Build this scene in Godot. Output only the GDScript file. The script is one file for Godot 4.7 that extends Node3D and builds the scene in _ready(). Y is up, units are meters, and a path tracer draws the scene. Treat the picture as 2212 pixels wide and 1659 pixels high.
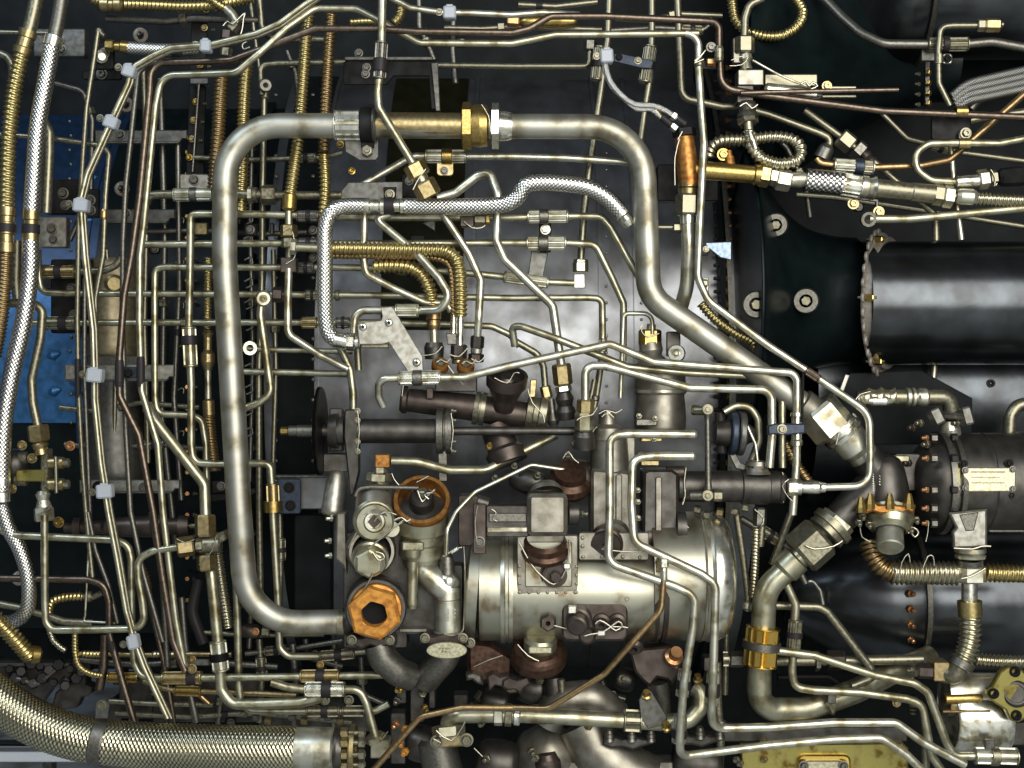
extends Node3D
# One photograph unit is one millimetre on the plane z = 0; at(x, y, depth) gives the point in metres.
const FAR := 2800.0
var M := {}
var U := {}
var org := Vector3.ZERO
var taken := {}
var rng := RandomNumberGenerator.new()

func at(x: float, y: float, z: float) -> Vector3:
	var s := (FAR - z) / FAR
	return Vector3((x - 1106.0) * s, (829.5 - y) * s, z) * 0.001

func unit(z: float) -> float:
	return (FAR - z) / FAR * 0.001

func numbered(called: String) -> String:
	var n: int = taken.get(called, 0)
	taken[called] = n + 1
	return called if n == 0 else "%s_%03d" % [called, n]

func thing(called: String, label: String, category: String, x: float, y: float, z: float, group := "") -> Node3D:
	var o := Node3D.new()
	o.name = numbered(called)
	o.position = at(x, y, z)
	o.set_meta("label", label)
	o.set_meta("category", category)
	if group != "":
		o.set_meta("group", group)
	add_child(o)
	org = o.position
	return o

func struct(called: String, x: float, y: float, z: float) -> Node3D:
	var o := Node3D.new()
	o.name = numbered(called)
	o.position = at(x, y, z)
	o.set_meta("kind", "structure")
	add_child(o)
	org = o.position
	return o

class Shape:
	var v := PackedVector3Array()
	var n := PackedVector3Array()
	var t := PackedVector2Array()
	var i := PackedInt32Array()
	func quad(a: int, b: int, c: int, d: int) -> void:
		i.append_array([a, b, c, a, c, d])
	func face(a: Vector3, b: Vector3, c: Vector3, d: Vector3, out: Vector3) -> void:
		var m := (b - a).cross(c - a)
		if m.length_squared() < 1e-20:
			m = (c - a).cross(d - a)
		m = m.normalized()
		if m.dot(out) < 0.0:
			m = -m
		var k := v.size()
		v.append_array([a, b, c, d])
		n.append_array([m, m, m, m])
		t.append_array([Vector2(0, 0), Vector2(1, 0), Vector2(1, 1), Vector2(0, 1)])
		quad(k, k + 1, k + 2, k + 3)
	func mesh(o: Vector3) -> ArrayMesh:
		var arr := []
		arr.resize(Mesh.ARRAY_MAX)
		var w := v.duplicate()
		for k in w.size():
			w[k] = v[k] - o
		for k in range(0, i.size(), 3):                 # front faces run clockwise
			var a := i[k]
			var b := i[k + 1]
			var c := i[k + 2]
			if (v[b] - v[a]).cross(v[c] - v[a]).dot(n[a] + n[b] + n[c]) > 0.0:
				i[k + 1] = c
				i[k + 2] = b
		arr[Mesh.ARRAY_VERTEX] = w
		arr[Mesh.ARRAY_NORMAL] = n
		arr[Mesh.ARRAY_TEX_UV] = t
		arr[Mesh.ARRAY_INDEX] = i
		var m := ArrayMesh.new()
		m.add_surface_from_arrays(Mesh.PRIMITIVE_TRIANGLES, arr)
		return m

func place(parent: Node3D, called: String, s: Shape, mat: String) -> MeshInstance3D:
	var o := MeshInstance3D.new()
	o.name = called
	o.mesh = s.mesh(org)
	o.material_override = M[mat]
	parent.add_child(o, true)
	return o

# ---------------------------------------------------------------- paths
func path3(pts: Array, z) -> Array:
	var out := []
	var m := pts.size() / 2
	for k in m:
		var d := 0.0
		if z is Array:                                 # depths spread evenly over the points
			var f: float = float(k) / (m - 1) * (z.size() - 1)
			var j: int = mini(int(f), z.size() - 2)
			d = lerpf(z[j], z[j + 1], f - j)
		else:
			d = z
		out.append(Vector3(pts[k * 2], pts[k * 2 + 1], d))
	return out

func filleted(p: Array, bend: float) -> Array:
	var out := [p[0]]
	for k in range(1, p.size() - 1):
		var a: Vector3 = p[k - 1]
		var b: Vector3 = p[k]
		var c: Vector3 = p[k + 1]
		var d1 := (a - b).normalized()
		var d2 := (c - b).normalized()
		var turn := PI - acos(clampf(d1.dot(d2), -1.0, 1.0))
		if turn < 0.02:
			out.append(b)
			continue
		var l1 := a.distance_to(b) * (0.48 if k > 1 else 0.95)
		var l2 := c.distance_to(b) * (0.48 if k < p.size() - 2 else 0.95)
		var d := minf(bend * tan(turn * 0.5), minf(l1, l2))
		var q0 := b + d1 * d
		var q3 := b + d2 * d
		var kk := 4.0 / 3.0 * tan(turn * 0.25) / tan(turn * 0.5)
		var q1 := q0.lerp(b, kk)
		var q2 := q3.lerp(b, kk)
		var steps := int(clampf(ceil(turn / 0.16), 2, 12))
		for j in steps + 1:
			out.append(q0.bezier_interpolate(q1, q2, q3, float(j) / steps))
	out.append(p[p.size() - 1])
	return out

func splined(p: Array, step := 14.0) -> Array:
	var out := []
	for k in p.size() - 1:
		var a: Vector3 = p[maxi(k - 1, 0)]
		var b: Vector3 = p[k]
		var c: Vector3 = p[k + 1]
		var d: Vector3 = p[mini(k + 2, p.size() - 1)]
		var m := maxi(2, int(b.distance_to(c) / step))
		for j in m:
			out.append(b.cubic_interpolate(c, a, d, float(j) / m))
	out.append(p[p.size() - 1])
	return out

func course(pts: Array, z, bend: float) -> Array:
	var p := path3(pts, z)
	return splined(p) if bend < 0.0 else filleted(p, bend)

# a tube swept along a course; wave: [kind, pitch, depth] gives ribs or a woven relief
func tube(s: Shape, c: Array, r, sides := 14, wave := [], caps := true) -> void:
	var w := []
	var rad := []
	for k in c.size():
		w.append(at(c[k].x, c[k].y, c[k].z))
		var rr: float = r
		rad.append(rr * unit(c[k].z))
	var run := [0.0]
	for k in range(1, w.size()):
		run.append(run[k - 1] + w[k].distance_to(w[k - 1]))
	var total: float = run[run.size() - 1]
	if wave.size():                                   # resample evenly
		var stp: float = wave[1] * 0.001 / (4.0 if wave[0] == "rib" else 5.0)
		var m := int(ceil(total / stp))
		var w2 := []
		var r2 := []
		var seg := 0
		for k in m + 1:
			var d := total * k / m
			while seg < run.size() - 2 and run[seg + 1] < d:
				seg += 1
			var f: float = (d - run[seg]) / maxf(run[seg + 1] - run[seg], 1e-9)
			w2.append(w[seg].lerp(w[seg + 1], f))
			r2.append(lerpf(rad[seg], rad[seg + 1], f))
		w = w2
		rad = r2
		run = []
		for k in m + 1:
			run.append(total * k / m)
	var cnt := w.size()
	var up := Vector3(0.31, 0.2, 0.93).normalized()
	var base := s.v.size()
	var grid := PackedVector3Array()
	var cir: float = TAU * rad[0]
	var tangents := []
	for k in cnt:
		var tg: Vector3 = (w[mini(k + 1, cnt - 1)] - w[maxi(k - 1, 0)]).normalized()
		tangents.append(tg)
		up = (up - tg * up.dot(tg))
		if up.length() < 1e-4:
			up = tg.cross(Vector3.RIGHT)
		up = up.normalized()
		var side := tg.cross(up)
		for j in sides + 1:
			var a := TAU * j / sides
			var rr: float = rad[k]
			if wave.size():
				if wave[0] == "rib":
					rr *= 1.0 - wave[2] * pow(0.5 + 0.5 * cos(TAU * run[k] / (wave[1] * 0.001) + (a if wave.size() > 3 else 0.0)), 0.6)
				else:
					var uu: float = float(j) / sides * wave[3]
					var vv: float = run[k] / (wave[1] * 0.001)
					rr *= 1.0 + wave[2] * (weave(uu, vv) - 0.6)
			grid.append(w[k] + (up * cos(a) + side * sin(a)) * rr)
			s.t.append(Vector2(float(j) / sides, run[k] / cir))
	var row := sides + 1
	for k in cnt:
		for j in row:
			var j0 := j - 1 if j > 0 else sides - 1
			var j1 := j + 1 if j < sides else 1
			var dv := grid[mini(k + 1, cnt - 1) * row + j] - grid[maxi(k - 1, 0) * row + j]
			var du := grid[k * row + j1] - grid[k * row + j0]
			var nn := du.cross(dv).normalized()
			if nn.dot(grid[k * row + j] - w[k]) < 0.0:
				nn = -nn
			s.n.append(nn)
	s.v.append_array(grid)
	for k in cnt - 1:
		for j in sides:
			var q := base + k * row + j
			s.quad(q, q + 1, q + row + 1, q + row)
	if caps:
		for e in [0, cnt - 1]:
			var q := s.v.size()
			var nn: Vector3 = tangents[e] * (-1.0 if e == 0 else 1.0)
			s.v.append(w[e]); s.n.append(nn); s.t.append(Vector2(0.5, 0))
			for j in row:
				s.v.append(grid[e * row + j]); s.n.append(nn); s.t.append(Vector2(float(j) / sides, 0))
			for j in sides:
				if e == 0:
					s.i.append_array([q, q + 2 + j, q + 1 + j])
				else:
					s.i.append_array([q, q + 1 + j, q + 2 + j])

# over and under of two strand families crossing at 45 degrees, 0 in the gaps to 1 on a strand
func weave(u: float, v: float) -> float:
	var a := u + v
	var b := u - v
	var fa := a - floorf(a)
	var fb := b - floorf(b)
	if (int(floorf(a)) + int(floorf(b))) % 2 == 0:
		return 0.25 + 0.75 * pow(sin(PI * fa), 0.6) * (0.55 + 0.45 * sin(PI * fb))
	return 0.25 + 0.75 * pow(sin(PI * fb), 0.6) * (0.55 + 0.45 * sin(PI * fa))

# turned shape from a to b; prof = [t, r, t, r, ...] with t from 0 to 1 along the axis
func turned(s: Shape, a: Vector3, b: Vector3, prof: Array, sides := 24, spin := 0.0) -> void:
	var wa := at(a.x, a.y, a.z)
	var wb := at(b.x, b.y, b.z)
	var ax := (wb - wa).normalized()
	var sc := unit((a.z + b.z) * 0.5)
	var up := ax.cross(Vector3(0.0, 0.0, 1.0))
	if up.length() < 0.05:
		up = ax.cross(Vector3(0, 1, 0))
	up = up.normalized()
	var side := ax.cross(up)
	var flat := sides <= 8
	var length := wa.distance_to(wb)
	for k in prof.size() / 2 - 1:
		var t0: float = prof[k * 2]
		var r0: float = prof[k * 2 + 1] * sc
		var t1: float = prof[k * 2 + 2]
		var r1: float = prof[k * 2 + 3] * sc
		var dr := r1 - r0
		var dl := (t1 - t0) * length
		if absf(dr) < 1e-9 and absf(dl) < 1e-9:
			continue
		var o := Vector2(dl, -dr).normalized()      # outward: along radius, along axis
		var c0 := wa + ax * t0 * length
		var c1 := wa + ax * t1 * length
		if flat:
			for j in sides:
				var a0 := TAU * j / sides + spin
				var a1 := TAU * (j + 1) / sides + spin
				var d0 := up * cos(a0) + side * sin(a0)
				var d1 := up * cos(a1) + side * sin(a1)
				s.face(c0 + d0 * r0, c0 + d1 * r0, c1 + d1 * r1, c1 + d0 * r1, (d0 + d1).normalized() * o.x + ax * o.y)
		else:
			var q := s.v.size()
			for j in sides + 1:
				var a0 := TAU * j / sides
				var d0 := up * cos(a0) + side * sin(a0)
				var nn := (d0 * o.x + ax * o.y).normalized()
				s.v.append(c0 + d0 * r0); s.n.append(nn); s.t.append(Vector2(float(j) / sides, t0))
				s.v.append(c1 + d0 * r1); s.n.append(nn); s.t.append(Vector2(float(j) / sides, t1))
			for j in sides:
				s.quad(q + j * 2, q + j * 2 + 1, q + j * 2 + 3, q + j * 2 + 2)

# smooth turned shape (normals follow the profile): domes, cones, castings
func domed(s: Shape, a: Vector3, b: Vector3, prof: Array, sides := 32) -> void:
	var pts := []
	for k in prof.size() / 2:
		pts.append(Vector2(prof[k * 2], prof[k * 2 + 1]))
	var fine := []
	for k in pts.size() - 1:
		for j in 4:
			var f := j / 4.0
			var pa: Vector2 = pts[maxi(k - 1, 0)]
			var pd: Vector2 = pts[mini(k + 2, pts.size() - 1)]
			var q: Vector2 = pts[k].cubic_interpolate(pts[k + 1], pa, pd, f)
			fine.append(Vector2(q.x, maxf(q.y, 0.0)))
	fine.append(pts[pts.size() - 1])
	var wa := at(a.x, a.y, a.z)
	var wb := at(b.x, b.y, b.z)
	var ax := (wb - wa).normalized()
	var length := wa.distance_to(wb)
	var sc := unit((a.z + b.z) * 0.5)
	var up := ax.cross(Vector3(0, 0, 1))
	if up.length() < 0.05:
		up = ax.cross(Vector3(0, 1, 0))
	up = up.normalized()
	var side := ax.cross(up)
	var base := s.v.size()
	for k in fine.size():
		var p0: Vector2 = fine[maxi(k - 1, 0)]
		var p1: Vector2 = fine[mini(k + 1, fine.size() - 1)]
		var o := Vector2((p1.x - p0.x) * length, -(p1.y - p0.y) * sc).normalized()
		for j in sides + 1:
			var a0 := TAU * j / sides
			var d0 := up * cos(a0) + side * sin(a0)
			s.v.append(wa + ax * fine[k].x * length + d0 * fine[k].y * sc)
			s.n.append((d0 * o.x + ax * o.y).normalized())
			s.t.append(Vector2(float(j) / sides, fine[k].x))
	for k in fine.size() - 1:
		for j in sides:
			var q := base + k * (sides + 1) + j
			s.quad(q, q + 1, q + sides + 2, q + sides + 1)

# a plate: outline pts (x, y, x, y ...) with its face at depth z, thickness th, chamfer ch
func slab(s: Shape, pts: Array, z: float, th: float, ch := 1.5, hole := []) -> void:
	var poly := PackedVector2Array()
	for k in pts.size() / 2:
		poly.append(Vector2(pts[k * 2], pts[k * 2 + 1]))
	if Geometry2D.is_polygon_clockwise(poly):
		poly.reverse()
	var m := poly.size()
	var inner := PackedVector2Array()
	for k in m:
		var a := (poly[k] - poly[(k + m - 1) % m]).normalized()
		var b := (poly[(k + 1) % m] - poly[k]).normalized()
		var na := Vector2(-a.y, a.x)
		var nb := Vector2(-b.y, b.x)
		var mid := (na + nb)
		mid = mid.normalized() / maxf(0.35, mid.normalized().dot(na)) if mid.length() > 1e-3 else na
		inner.append(poly[k] + mid * ch)
	var test := Geometry2D.is_point_in_polygon(inner[0], poly)
	if not test:
		for k in m:
			inner[k] = poly[k] * 2.0 - inner[k]
	var center := Vector2.ZERO
	for q in poly:
		center += q / m
	for k in m:
		var k1 := (k + 1) % m
		var e := (poly[k1] - poly[k])
		var out2 := Vector3(e.y, e.x, 0).normalized()     # image y runs down
		var w0 := at(poly[k].x, poly[k].y, z - ch)
		var w1 := at(poly[k1].x, poly[k1].y, z - ch)
		var mid2 := (poly[k] + poly[k1]) * 0.5
		var nrm := (mid2 + Vector2(e.y, -e.x).normalized() * 0.5)
		if Geometry2D.is_point_in_polygon(nrm, poly):
			out2 = -out2
		s.face(w0, w1, at(inner[k1].x, inner[k1].y, z), at(inner[k].x, inner[k].y, z), out2 + Vector3(0, 0, 1))
		var f0 := w0; f0.z -= (th - ch) * 0.001
		var f1 := w1; f1.z -= (th - ch) * 0.001
		s.face(f0, f1, w1, w0, out2)
	var tri := Geometry2D.triangulate_polygon(inner)
	var q0 := s.v.size()
	for q in inner:
		s.v.append(at(q.x, q.y, z)); s.n.append(Vector3(0, 0, 1)); s.t.append(q * 0.01)
	for k in tri.size() / 3:
		s.i.append_array([q0 + tri[k * 3], q0 + tri[k * 3 + 1], q0 + tri[k * 3 + 2]])
	tri = Geometry2D.triangulate_polygon(poly)
	q0 = s.v.size()
	for q in poly:
		var bk := at(q.x, q.y, z - ch)
		bk.z -= (th - ch) * 0.001
		s.v.append(bk); s.n.append(Vector3(0, 0, -1)); s.t.append(q * 0.01)
	for k in tri.size() / 3:
		s.i.append_array([q0 + tri[k * 3], q0 + tri[k * 3 + 2], q0 + tri[k * 3 + 1]])

func round_rect(x0: float, y0: float, x1: float, y1: float, r: float) -> Array:
	var out := []
	for c in [[x1 - r, y0 + r, -90.0], [x1 - r, y1 - r, 0.0], [x0 + r, y1 - r, 90.0], [x0 + r, y0 + r, 180.0]]:
		for j in 4:
			var a := deg_to_rad(c[2] + j * 30.0)
			out.append_array([c[0] + cos(a) * r, c[1] + sin(a) * r])
	return out

func ngon(x: float, y: float, rx: float, ry: float, m := 24) -> Array:
	var out := []
	for j in m:
		out.append_array([x + cos(TAU * j / m) * rx, y + sin(TAU * j / m) * ry])
	return out

# ---------------------------------------------------------------- parts
func lathe(t: Node3D, called: String, mat: String, a: Vector3, b: Vector3, prof: Array, sides := 24) -> MeshInstance3D:
	var s := Shape.new()
	turned(s, a, b, prof, sides)
	return place(t, called, s, mat)

func dome(t: Node3D, called: String, mat: String, a: Vector3, b: Vector3, prof: Array, sides := 32) -> MeshInstance3D:
	var s := Shape.new()
	domed(s, a, b, prof, sides)
	return place(t, called, s, mat)

func drum(t: Node3D, called: String, mat: String, a: Vector3, b: Vector3, r: float, ch := 2.0, sides := 26) -> MeshInstance3D:
	var l := maxf(a.distance_to(b), 0.01)
	var c := minf(ch / l, 0.45)
	return lathe(t, called, mat, a, b, [0, 0, 0, r - ch, c, r, 1.0 - c, r, 1, r - ch, 1, 0], sides)

func nut(t: Node3D, mat: String, a: Vector3, b: Vector3, r: float, called := "nut") -> MeshInstance3D:
	return lathe(t, called, mat, a, b, [0, 0, 0, r * 0.86, 0.1, r, 0.9, r, 1, r * 0.86, 1, 0], 6)

func collar(t: Node3D, mat: String, a: Vector3, b: Vector3, r: float, called := "collar") -> MeshInstance3D:
	return lathe(t, called, mat, a, b, [0, 0, 0, r * 0.85, 0.2, r, 0.8, r, 1, r * 0.85, 1, 0], 20)

func plate(t: Node3D, called: String, mat: String, pts: Array, z: float, th: float, ch := 1.5) -> MeshInstance3D:
	var s := Shape.new()
	slab(s, pts, z, th, ch)
	return place(t, called, s, mat)

func box(t: Node3D, called: String, mat: String, x0: float, y0: float, x1: float, y1: float, z: float, th: float, r := 3.0, ch := 2.0) -> MeshInstance3D:
	return plate(t, called, mat, round_rect(x0, y0, x1, y1, r), z, th, minf(ch, r * 0.75))

func wire(t: Node3D, pts: Array, z, r := 1.45, called := "safety_wire", mat := "wire") -> MeshInstance3D:
	var s := Shape.new()
	tube(s, course(pts, z, -1.0), r, 6)
	return place(t, called, s, mat)

func bolt(t: Node3D, x: float, y: float, z: float, r: float, mat := "dull", called := "bolt", dir := Vector3(0, 0, 1), kind := "bolt") -> MeshInstance3D:
	var o := MeshInstance3D.new()
	o.name = called
	o.mesh = U[kind]
	o.material_override = M[mat]
	var q := Quaternion(Vector3(0, 0, 1), dir.normalized()) if dir.normalized().dot(Vector3(0, 0, 1)) > -0.999 else Quaternion(Vector3.UP, PI)
	o.transform = Transform3D(Basis(q).scaled(Vector3.ONE * r * unit(z)), at(x, y, z) - org)
	t.add_child(o, true)
	return o

# a clamp sleeve round a tube: two ribbed halves with rims, a dark band between
func sleeve(t: Node3D, x0: float, y0: float, x1: float, y1: float, z: float, r: float, mat := "steel", band := "band", b0 := 0.42, b1 := 0.62) -> void:
	var s := Shape.new()
	var a := Vector3(x0, y0, z)
	var b := Vector3(x1, y1, z)
	var l := a.distance_to(b)
	var e := minf(5.0 / l, 0.12)
	turned(s, a, b, [0, 0, 0, r * 0.8, e * 0.35, r * 1.04, e * 0.8, r * 1.04, e, r * 0.76, 1.0 - e, r * 0.76, 1.0 - e * 0.8, r * 1.04, 1.0 - e * 0.35, r * 1.04, 1, r * 0.8, 1, 0], 18)
	var wa := at(a.x, a.y, a.z)
	var wb := at(b.x, b.y, b.z)
	var ax := (wb - wa).normalized()
	var up := ax.cross(Vector3(0, 0, 1)).normalized()
	var side := ax.cross(up)
	var sc := unit(z)
	for k in 9:                                       # the ribs
		var ang := TAU * k / 9.0 + 0.2
		var d := up * cos(ang) + side * sin(ang)
		var f := ax.cross(d)
		var hw := r * 0.15 * sc
		var p0 := wa.lerp(wb, e * 1.05)
		var p1 := wa.lerp(wb, 1.0 - e * 1.05)
		var lo := d * r * 0.7 * sc
		var hi := d * r * 1.0 * sc
		s.face(p0 + hi - f * hw, p0 + hi + f * hw, p1 + hi + f * hw, p1 + hi - f * hw, d)
		s.face(p0 + lo - f * hw * 1.5, p0 + hi - f * hw, p1 + hi - f * hw, p1 + lo - f * hw * 1.5, -f)
		s.face(p0 + lo + f * hw * 1.5, p0 + hi + f * hw, p1 + hi + f * hw, p1 + lo + f * hw * 1.5, f)
	var body := place(t, "sleeve", s, mat)
	if band != "":
		lathe(body, "clamp_band", band, a.lerp(b, b0), a.lerp(b, b1), [0, 0, 0, r * 1.08, 0.08, r * 1.16, 0.92, r * 1.16, 1, r * 1.08, 1, 0], 18)

func pipe(label: String, mat: String, r: float, z, pts: Array, bend := 26.0, called := "pipe", category := "pipe", group := "") -> Node3D:
	var c := course(pts, z, bend)
	var m: Vector3 = c[c.size() / 2]
	var t := thing(called, label, category, m.x, m.y, m.z, group)
	var s := Shape.new()
	tube(s, c, r, 18 if r > 12.0 else 14)
	place(t, "tube", s, mat)
	return t

func tube_part(t: Node3D, mat: String, r: float, z, pts: Array, bend := 26.0, called := "tube") -> MeshInstance3D:
	var s := Shape.new()
	tube(s, course(pts, z, bend), r, 18 if r > 12.0 else 12)
	return place(t, called, s, mat)

func ribbed(t: Node3D, mat: String, r: float, z, pts: Array, bend := -1.0, pitch := 7.5, depth := 0.2, called := "bellows") -> MeshInstance3D:
	var s := Shape.new()
	tube(s, course(pts, z, bend), r, 18 if r > 14 else 14, ["rib", pitch * 1.3, minf(depth * 1.35, 0.36), 1])
	return place(t, called, s, mat)

func hose(label: String, x: float, y: float, z: float, called := "corrugated_hose", category := "hose", group := "") -> Node3D:
	return thing(called, label, category, x, y, z, group)

func braided(t: Node3D, mat: String, r: float, z, pts: Array, bend := -1.0, called := "braid") -> MeshInstance3D:
	var s := Shape.new()
	tube(s, course(pts, z, bend), r, 20)
	return place(t, called, s, mat)

func woven(t: Node3D, mat: String, r: float, z, pts: Array, bend := -1.0, pitch := 0.0, depth := 0.10, called := "braid", around := 12.0) -> MeshInstance3D:
	var s := Shape.new()
	tube(s, course(pts, z, bend), r, int(around * 4.0), ["weave", pitch if pitch > 0.0 else TAU * r / around, depth, around])
	return place(t, called, s, mat)

# ---------------------------------------------------------------- materials
func noise_image(sd: int, freq: float, octaves: int, size := 256) -> Image:
	var f := FastNoiseLite.new()
	f.seed = sd
	f.noise_type = FastNoiseLite.TYPE_SIMPLEX_SMOOTH
	f.frequency = freq
	f.fractal_octaves = octaves
	return f.get_seamless_image(size, size)

func ramp_texture(img: Image, a: Color, b: Color, c: Color, lo := 0.3, hi := 0.7) -> ImageTexture:
	var o := Image.create(img.get_width(), img.get_height(), false, Image.FORMAT_RGB8)
	for y in img.get_height():
		for x in img.get_width():
			var t := clampf((img.get_pixel(x, y).r - lo) / (hi - lo), 0.0, 1.0)
			o.set_pixel(x, y, a.lerp(b, t * 2.0) if t < 0.5 else b.lerp(c, t * 2.0 - 1.0))
	o.generate_mipmaps()
	return ImageTexture.create_from_image(o)

func mat(called: String, color: Color, metal: float, rough: float, tex: Texture2D = null, scale := 6.0, bump: Texture2D = null, relief := 0.0, rough_tex: Texture2D = null) -> StandardMaterial3D:
	var m := StandardMaterial3D.new()
	m.albedo_color = color
	m.metallic = metal
	m.roughness = rough
	m.metallic_specular = 0.5
	m.uv1_triplanar = true
	m.uv1_scale = Vector3.ONE * scale
	if tex:
		m.albedo_texture = tex
	if bump:
		m.heightmap_enabled = true
		m.heightmap_texture = bump
		m.heightmap_scale = relief
	if rough_tex:
		m.roughness_texture = rough_tex
		m.roughness_texture_channel = BaseMaterial3D.TEXTURE_CHANNEL_GRAYSCALE
	M[called] = m
	return m

func make_materials() -> void:
	var n1 := noise_image(3, 0.018, 5)
	var n2 := noise_image(11, 0.05, 4)
	var n3 := noise_image(23, 0.16, 3)
	var bump := ImageTexture.create_from_image(n3)
	var bump2 := ImageTexture.create_from_image(n2)
	var stain := ramp_texture(n1, Color(0.66, 0.62, 0.54), Color(0.92, 0.91, 0.87), Color(1, 1, 1), 0.22, 0.62)
	var stain2 := ramp_texture(n2, Color(0.82, 0.79, 0.75), Color(0.92, 0.91, 0.89), Color(1, 1, 1), 0.2, 0.8)
	var roughs := ramp_texture(n2, Color(0.7, 0.7, 0.7), Color(0.9, 0.9, 0.9), Color(1, 1, 1))
	var rust := ramp_texture(n2, Color(0.74, 0.63, 0.55), Color(0.9, 0.85, 0.79), Color(1, 0.97, 0.92), 0.2, 0.8)
	var grime := ramp_texture(n1, Color(0.76, 0.74, 0.72), Color(0.89, 0.885, 0.87), Color(1, 1, 1), 0.2, 0.8)
	var burnt := ramp_texture(n1, Color(0.68, 0.58, 0.47), Color(0.93, 0.915, 0.88), Color(1, 1, 0.98), 0.18, 0.5)
	mat("steel", Color(0.765, 0.76, 0.70), 0.88, 0.41, stain, 3.5, null, 0, roughs)
	mat("olive", Color(0.665, 0.655, 0.57), 0.88, 0.42, stain, 3.5, null, 0, roughs)
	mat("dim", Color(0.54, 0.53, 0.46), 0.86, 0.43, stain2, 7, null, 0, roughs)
	mat("bright", Color(0.90, 0.90, 0.86), 0.96, 0.27, stain, 7)
	mat("big_pipe", Color(0.655, 0.65, 0.61), 0.88, 0.46, stain, 2.2)
	mat("tinted", Color(0.68, 0.62, 0.46), 0.95, 0.36, stain2, 6)
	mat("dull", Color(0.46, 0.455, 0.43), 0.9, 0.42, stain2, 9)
	mat("bronze", Color(0.43, 0.385, 0.345), 0.95, 0.36, stain2, 6)
	mat("gold_pipe", Color(0.66, 0.56, 0.41), 0.95, 0.36, stain2, 6)
	mat("brass", Color(0.68, 0.59, 0.36), 0.95, 0.33, stain2, 9)
	mat("gold", Color(0.84, 0.71, 0.38), 1.0, 0.24)
	mat("copper", Color(0.66, 0.49, 0.27), 0.8, 0.42, rust, 5)
	mat("copper_tip", Color(0.72, 0.54, 0.38), 0.9, 0.35)
	mat("orange_rust", Color(0.82, 0.60, 0.27), 0.4, 0.46, rust, 4)
	mat("rust_brown", Color(0.345, 0.31, 0.29), 0.8, 0.42, grime, 5)
	mat("rust_dark", Color(0.32, 0.25, 0.215), 0.7, 0.42, rust, 5)
	mat("black_paint", Color(0.06, 0.095, 0.10), 0.1, 0.34, grime, 3, bump2, 0.01)
	mat("duct", Color(0.30, 0.315, 0.33), 0.92, 0.26, grime, 2.0, bump2, 0.012)
	mat("casing", Color(0.56, 0.57, 0.585), 0.92, 0.33, grime, 2.2)
	mat("casing_dark", Color(0.085, 0.10, 0.105), 0.15, 0.5, grime, 2.2)
	mat("casing_olive", Color(0.12, 0.12, 0.07), 0.3, 0.45, grime, 3.2)
	mat("cast", Color(0.58, 0.565, 0.52), 0.85, 0.42, grime, 5, bump, 0.012)
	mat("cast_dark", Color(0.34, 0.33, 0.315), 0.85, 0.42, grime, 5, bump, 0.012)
	mat("cylinder", Color(0.64, 0.635, 0.585), 0.92, 0.38, burnt, 2.2)
	mat("bracket", Color(0.40, 0.40, 0.385), 0.8, 0.44, stain2, 4)
	mat("bracket_dark", Color(0.15, 0.15, 0.15), 0.5, 0.5, grime, 5)
	mat("bracket_pale", Color(0.64, 0.64, 0.61), 0.85, 0.4, stain2, 4)
	mat("band", Color(0.19, 0.18, 0.18), 0.4, 0.45)
	mat("rubber", Color(0.06, 0.06, 0.062), 0.0, 0.5)
	mat("clip", Color(0.60, 0.62, 0.64), 0.0, 0.4)
	mat("blue_reflection_panel", Color(0.22, 0.42, 0.62), 0.45, 0.4, stain2, 2.5, bump2, 0.01)  # black metal; its blue reflection is put into the colour
	mat("shaded_reflection_panel", Color(0.12, 0.22, 0.35), 0.45, 0.4, stain2, 2.5, bump2, 0.01)  # darker copy of that blue, upper shading put into the colour
	mat("blue_plate", Color(0.19, 0.23, 0.29), 0.5, 0.42, stain2, 6)
	mat("corr_gold", Color(0.76, 0.70, 0.49), 0.95, 0.3, stain2, 6)
	mat("corr_bronze", Color(0.64, 0.55, 0.40), 0.95, 0.34, stain2, 6)
	mat("corr_steel", Color(0.76, 0.74, 0.64), 0.95, 0.28, stain2, 6)
	mat("wire", Color(0.70, 0.68, 0.61), 1.0, 0.3)
	mat("plate_yellow", Color(0.56, 0.53, 0.31), 0.85, 0.38, burnt, 4)
	mat("name_plate", Color(0.78, 0.77, 0.66), 0.8, 0.35, stain2, 9)
	mat("ring_grey", Color(0.56, 0.54, 0.51), 0.25, 0.5, stain2, 6)
	mat("beige", Color(0.58, 0.54, 0.44), 0.7, 0.45, stain2, 4)
	mat("wedge", Color(0.46, 0.52, 0.60), 0.85, 0.38, stain2, 6)
	mat("floor", Color(0.72, 0.75, 0.78), 0.0, 0.5, stain, 0.7)
	mat("floor_rail", Color(0.85, 0.87, 0.88), 0.0, 0.5)
	# woven metal: height and colour of crossing strands
	var bh := Image.create(128, 128, false, Image.FORMAT_RGB8)
	var bc := Image.create(128, 128, false, Image.FORMAT_RGB8)
	for y in 128:
		for x in 128:
			var h := weave(x / 128.0 * 4.0, y / 128.0 * 4.0)
			bh.set_pixel(x, y, Color(h, h, h))
			var c := clampf(0.22 + 1.15 * (h - 0.25), 0.2, 1.0)
			bc.set_pixel(x, y, Color(c, c, c))
	bc.generate_mipmaps()
	var th := ImageTexture.create_from_image(bh)
	var tc := ImageTexture.create_from_image(bc)
	for b in [["braid", Color(1.0, 0.99, 0.96), 0.28], ["braid_dark", Color(0.62, 0.62, 0.60), 0.36], ["braid_gold", Color(0.80, 0.72, 0.45), 0.32]]:
		var m := mat(b[0], b[1], 1.0, b[2], tc, 1.0, th, 0.12)
		m.uv1_triplanar = false
		m.uv1_scale = Vector3(3, 3, 1)
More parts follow.
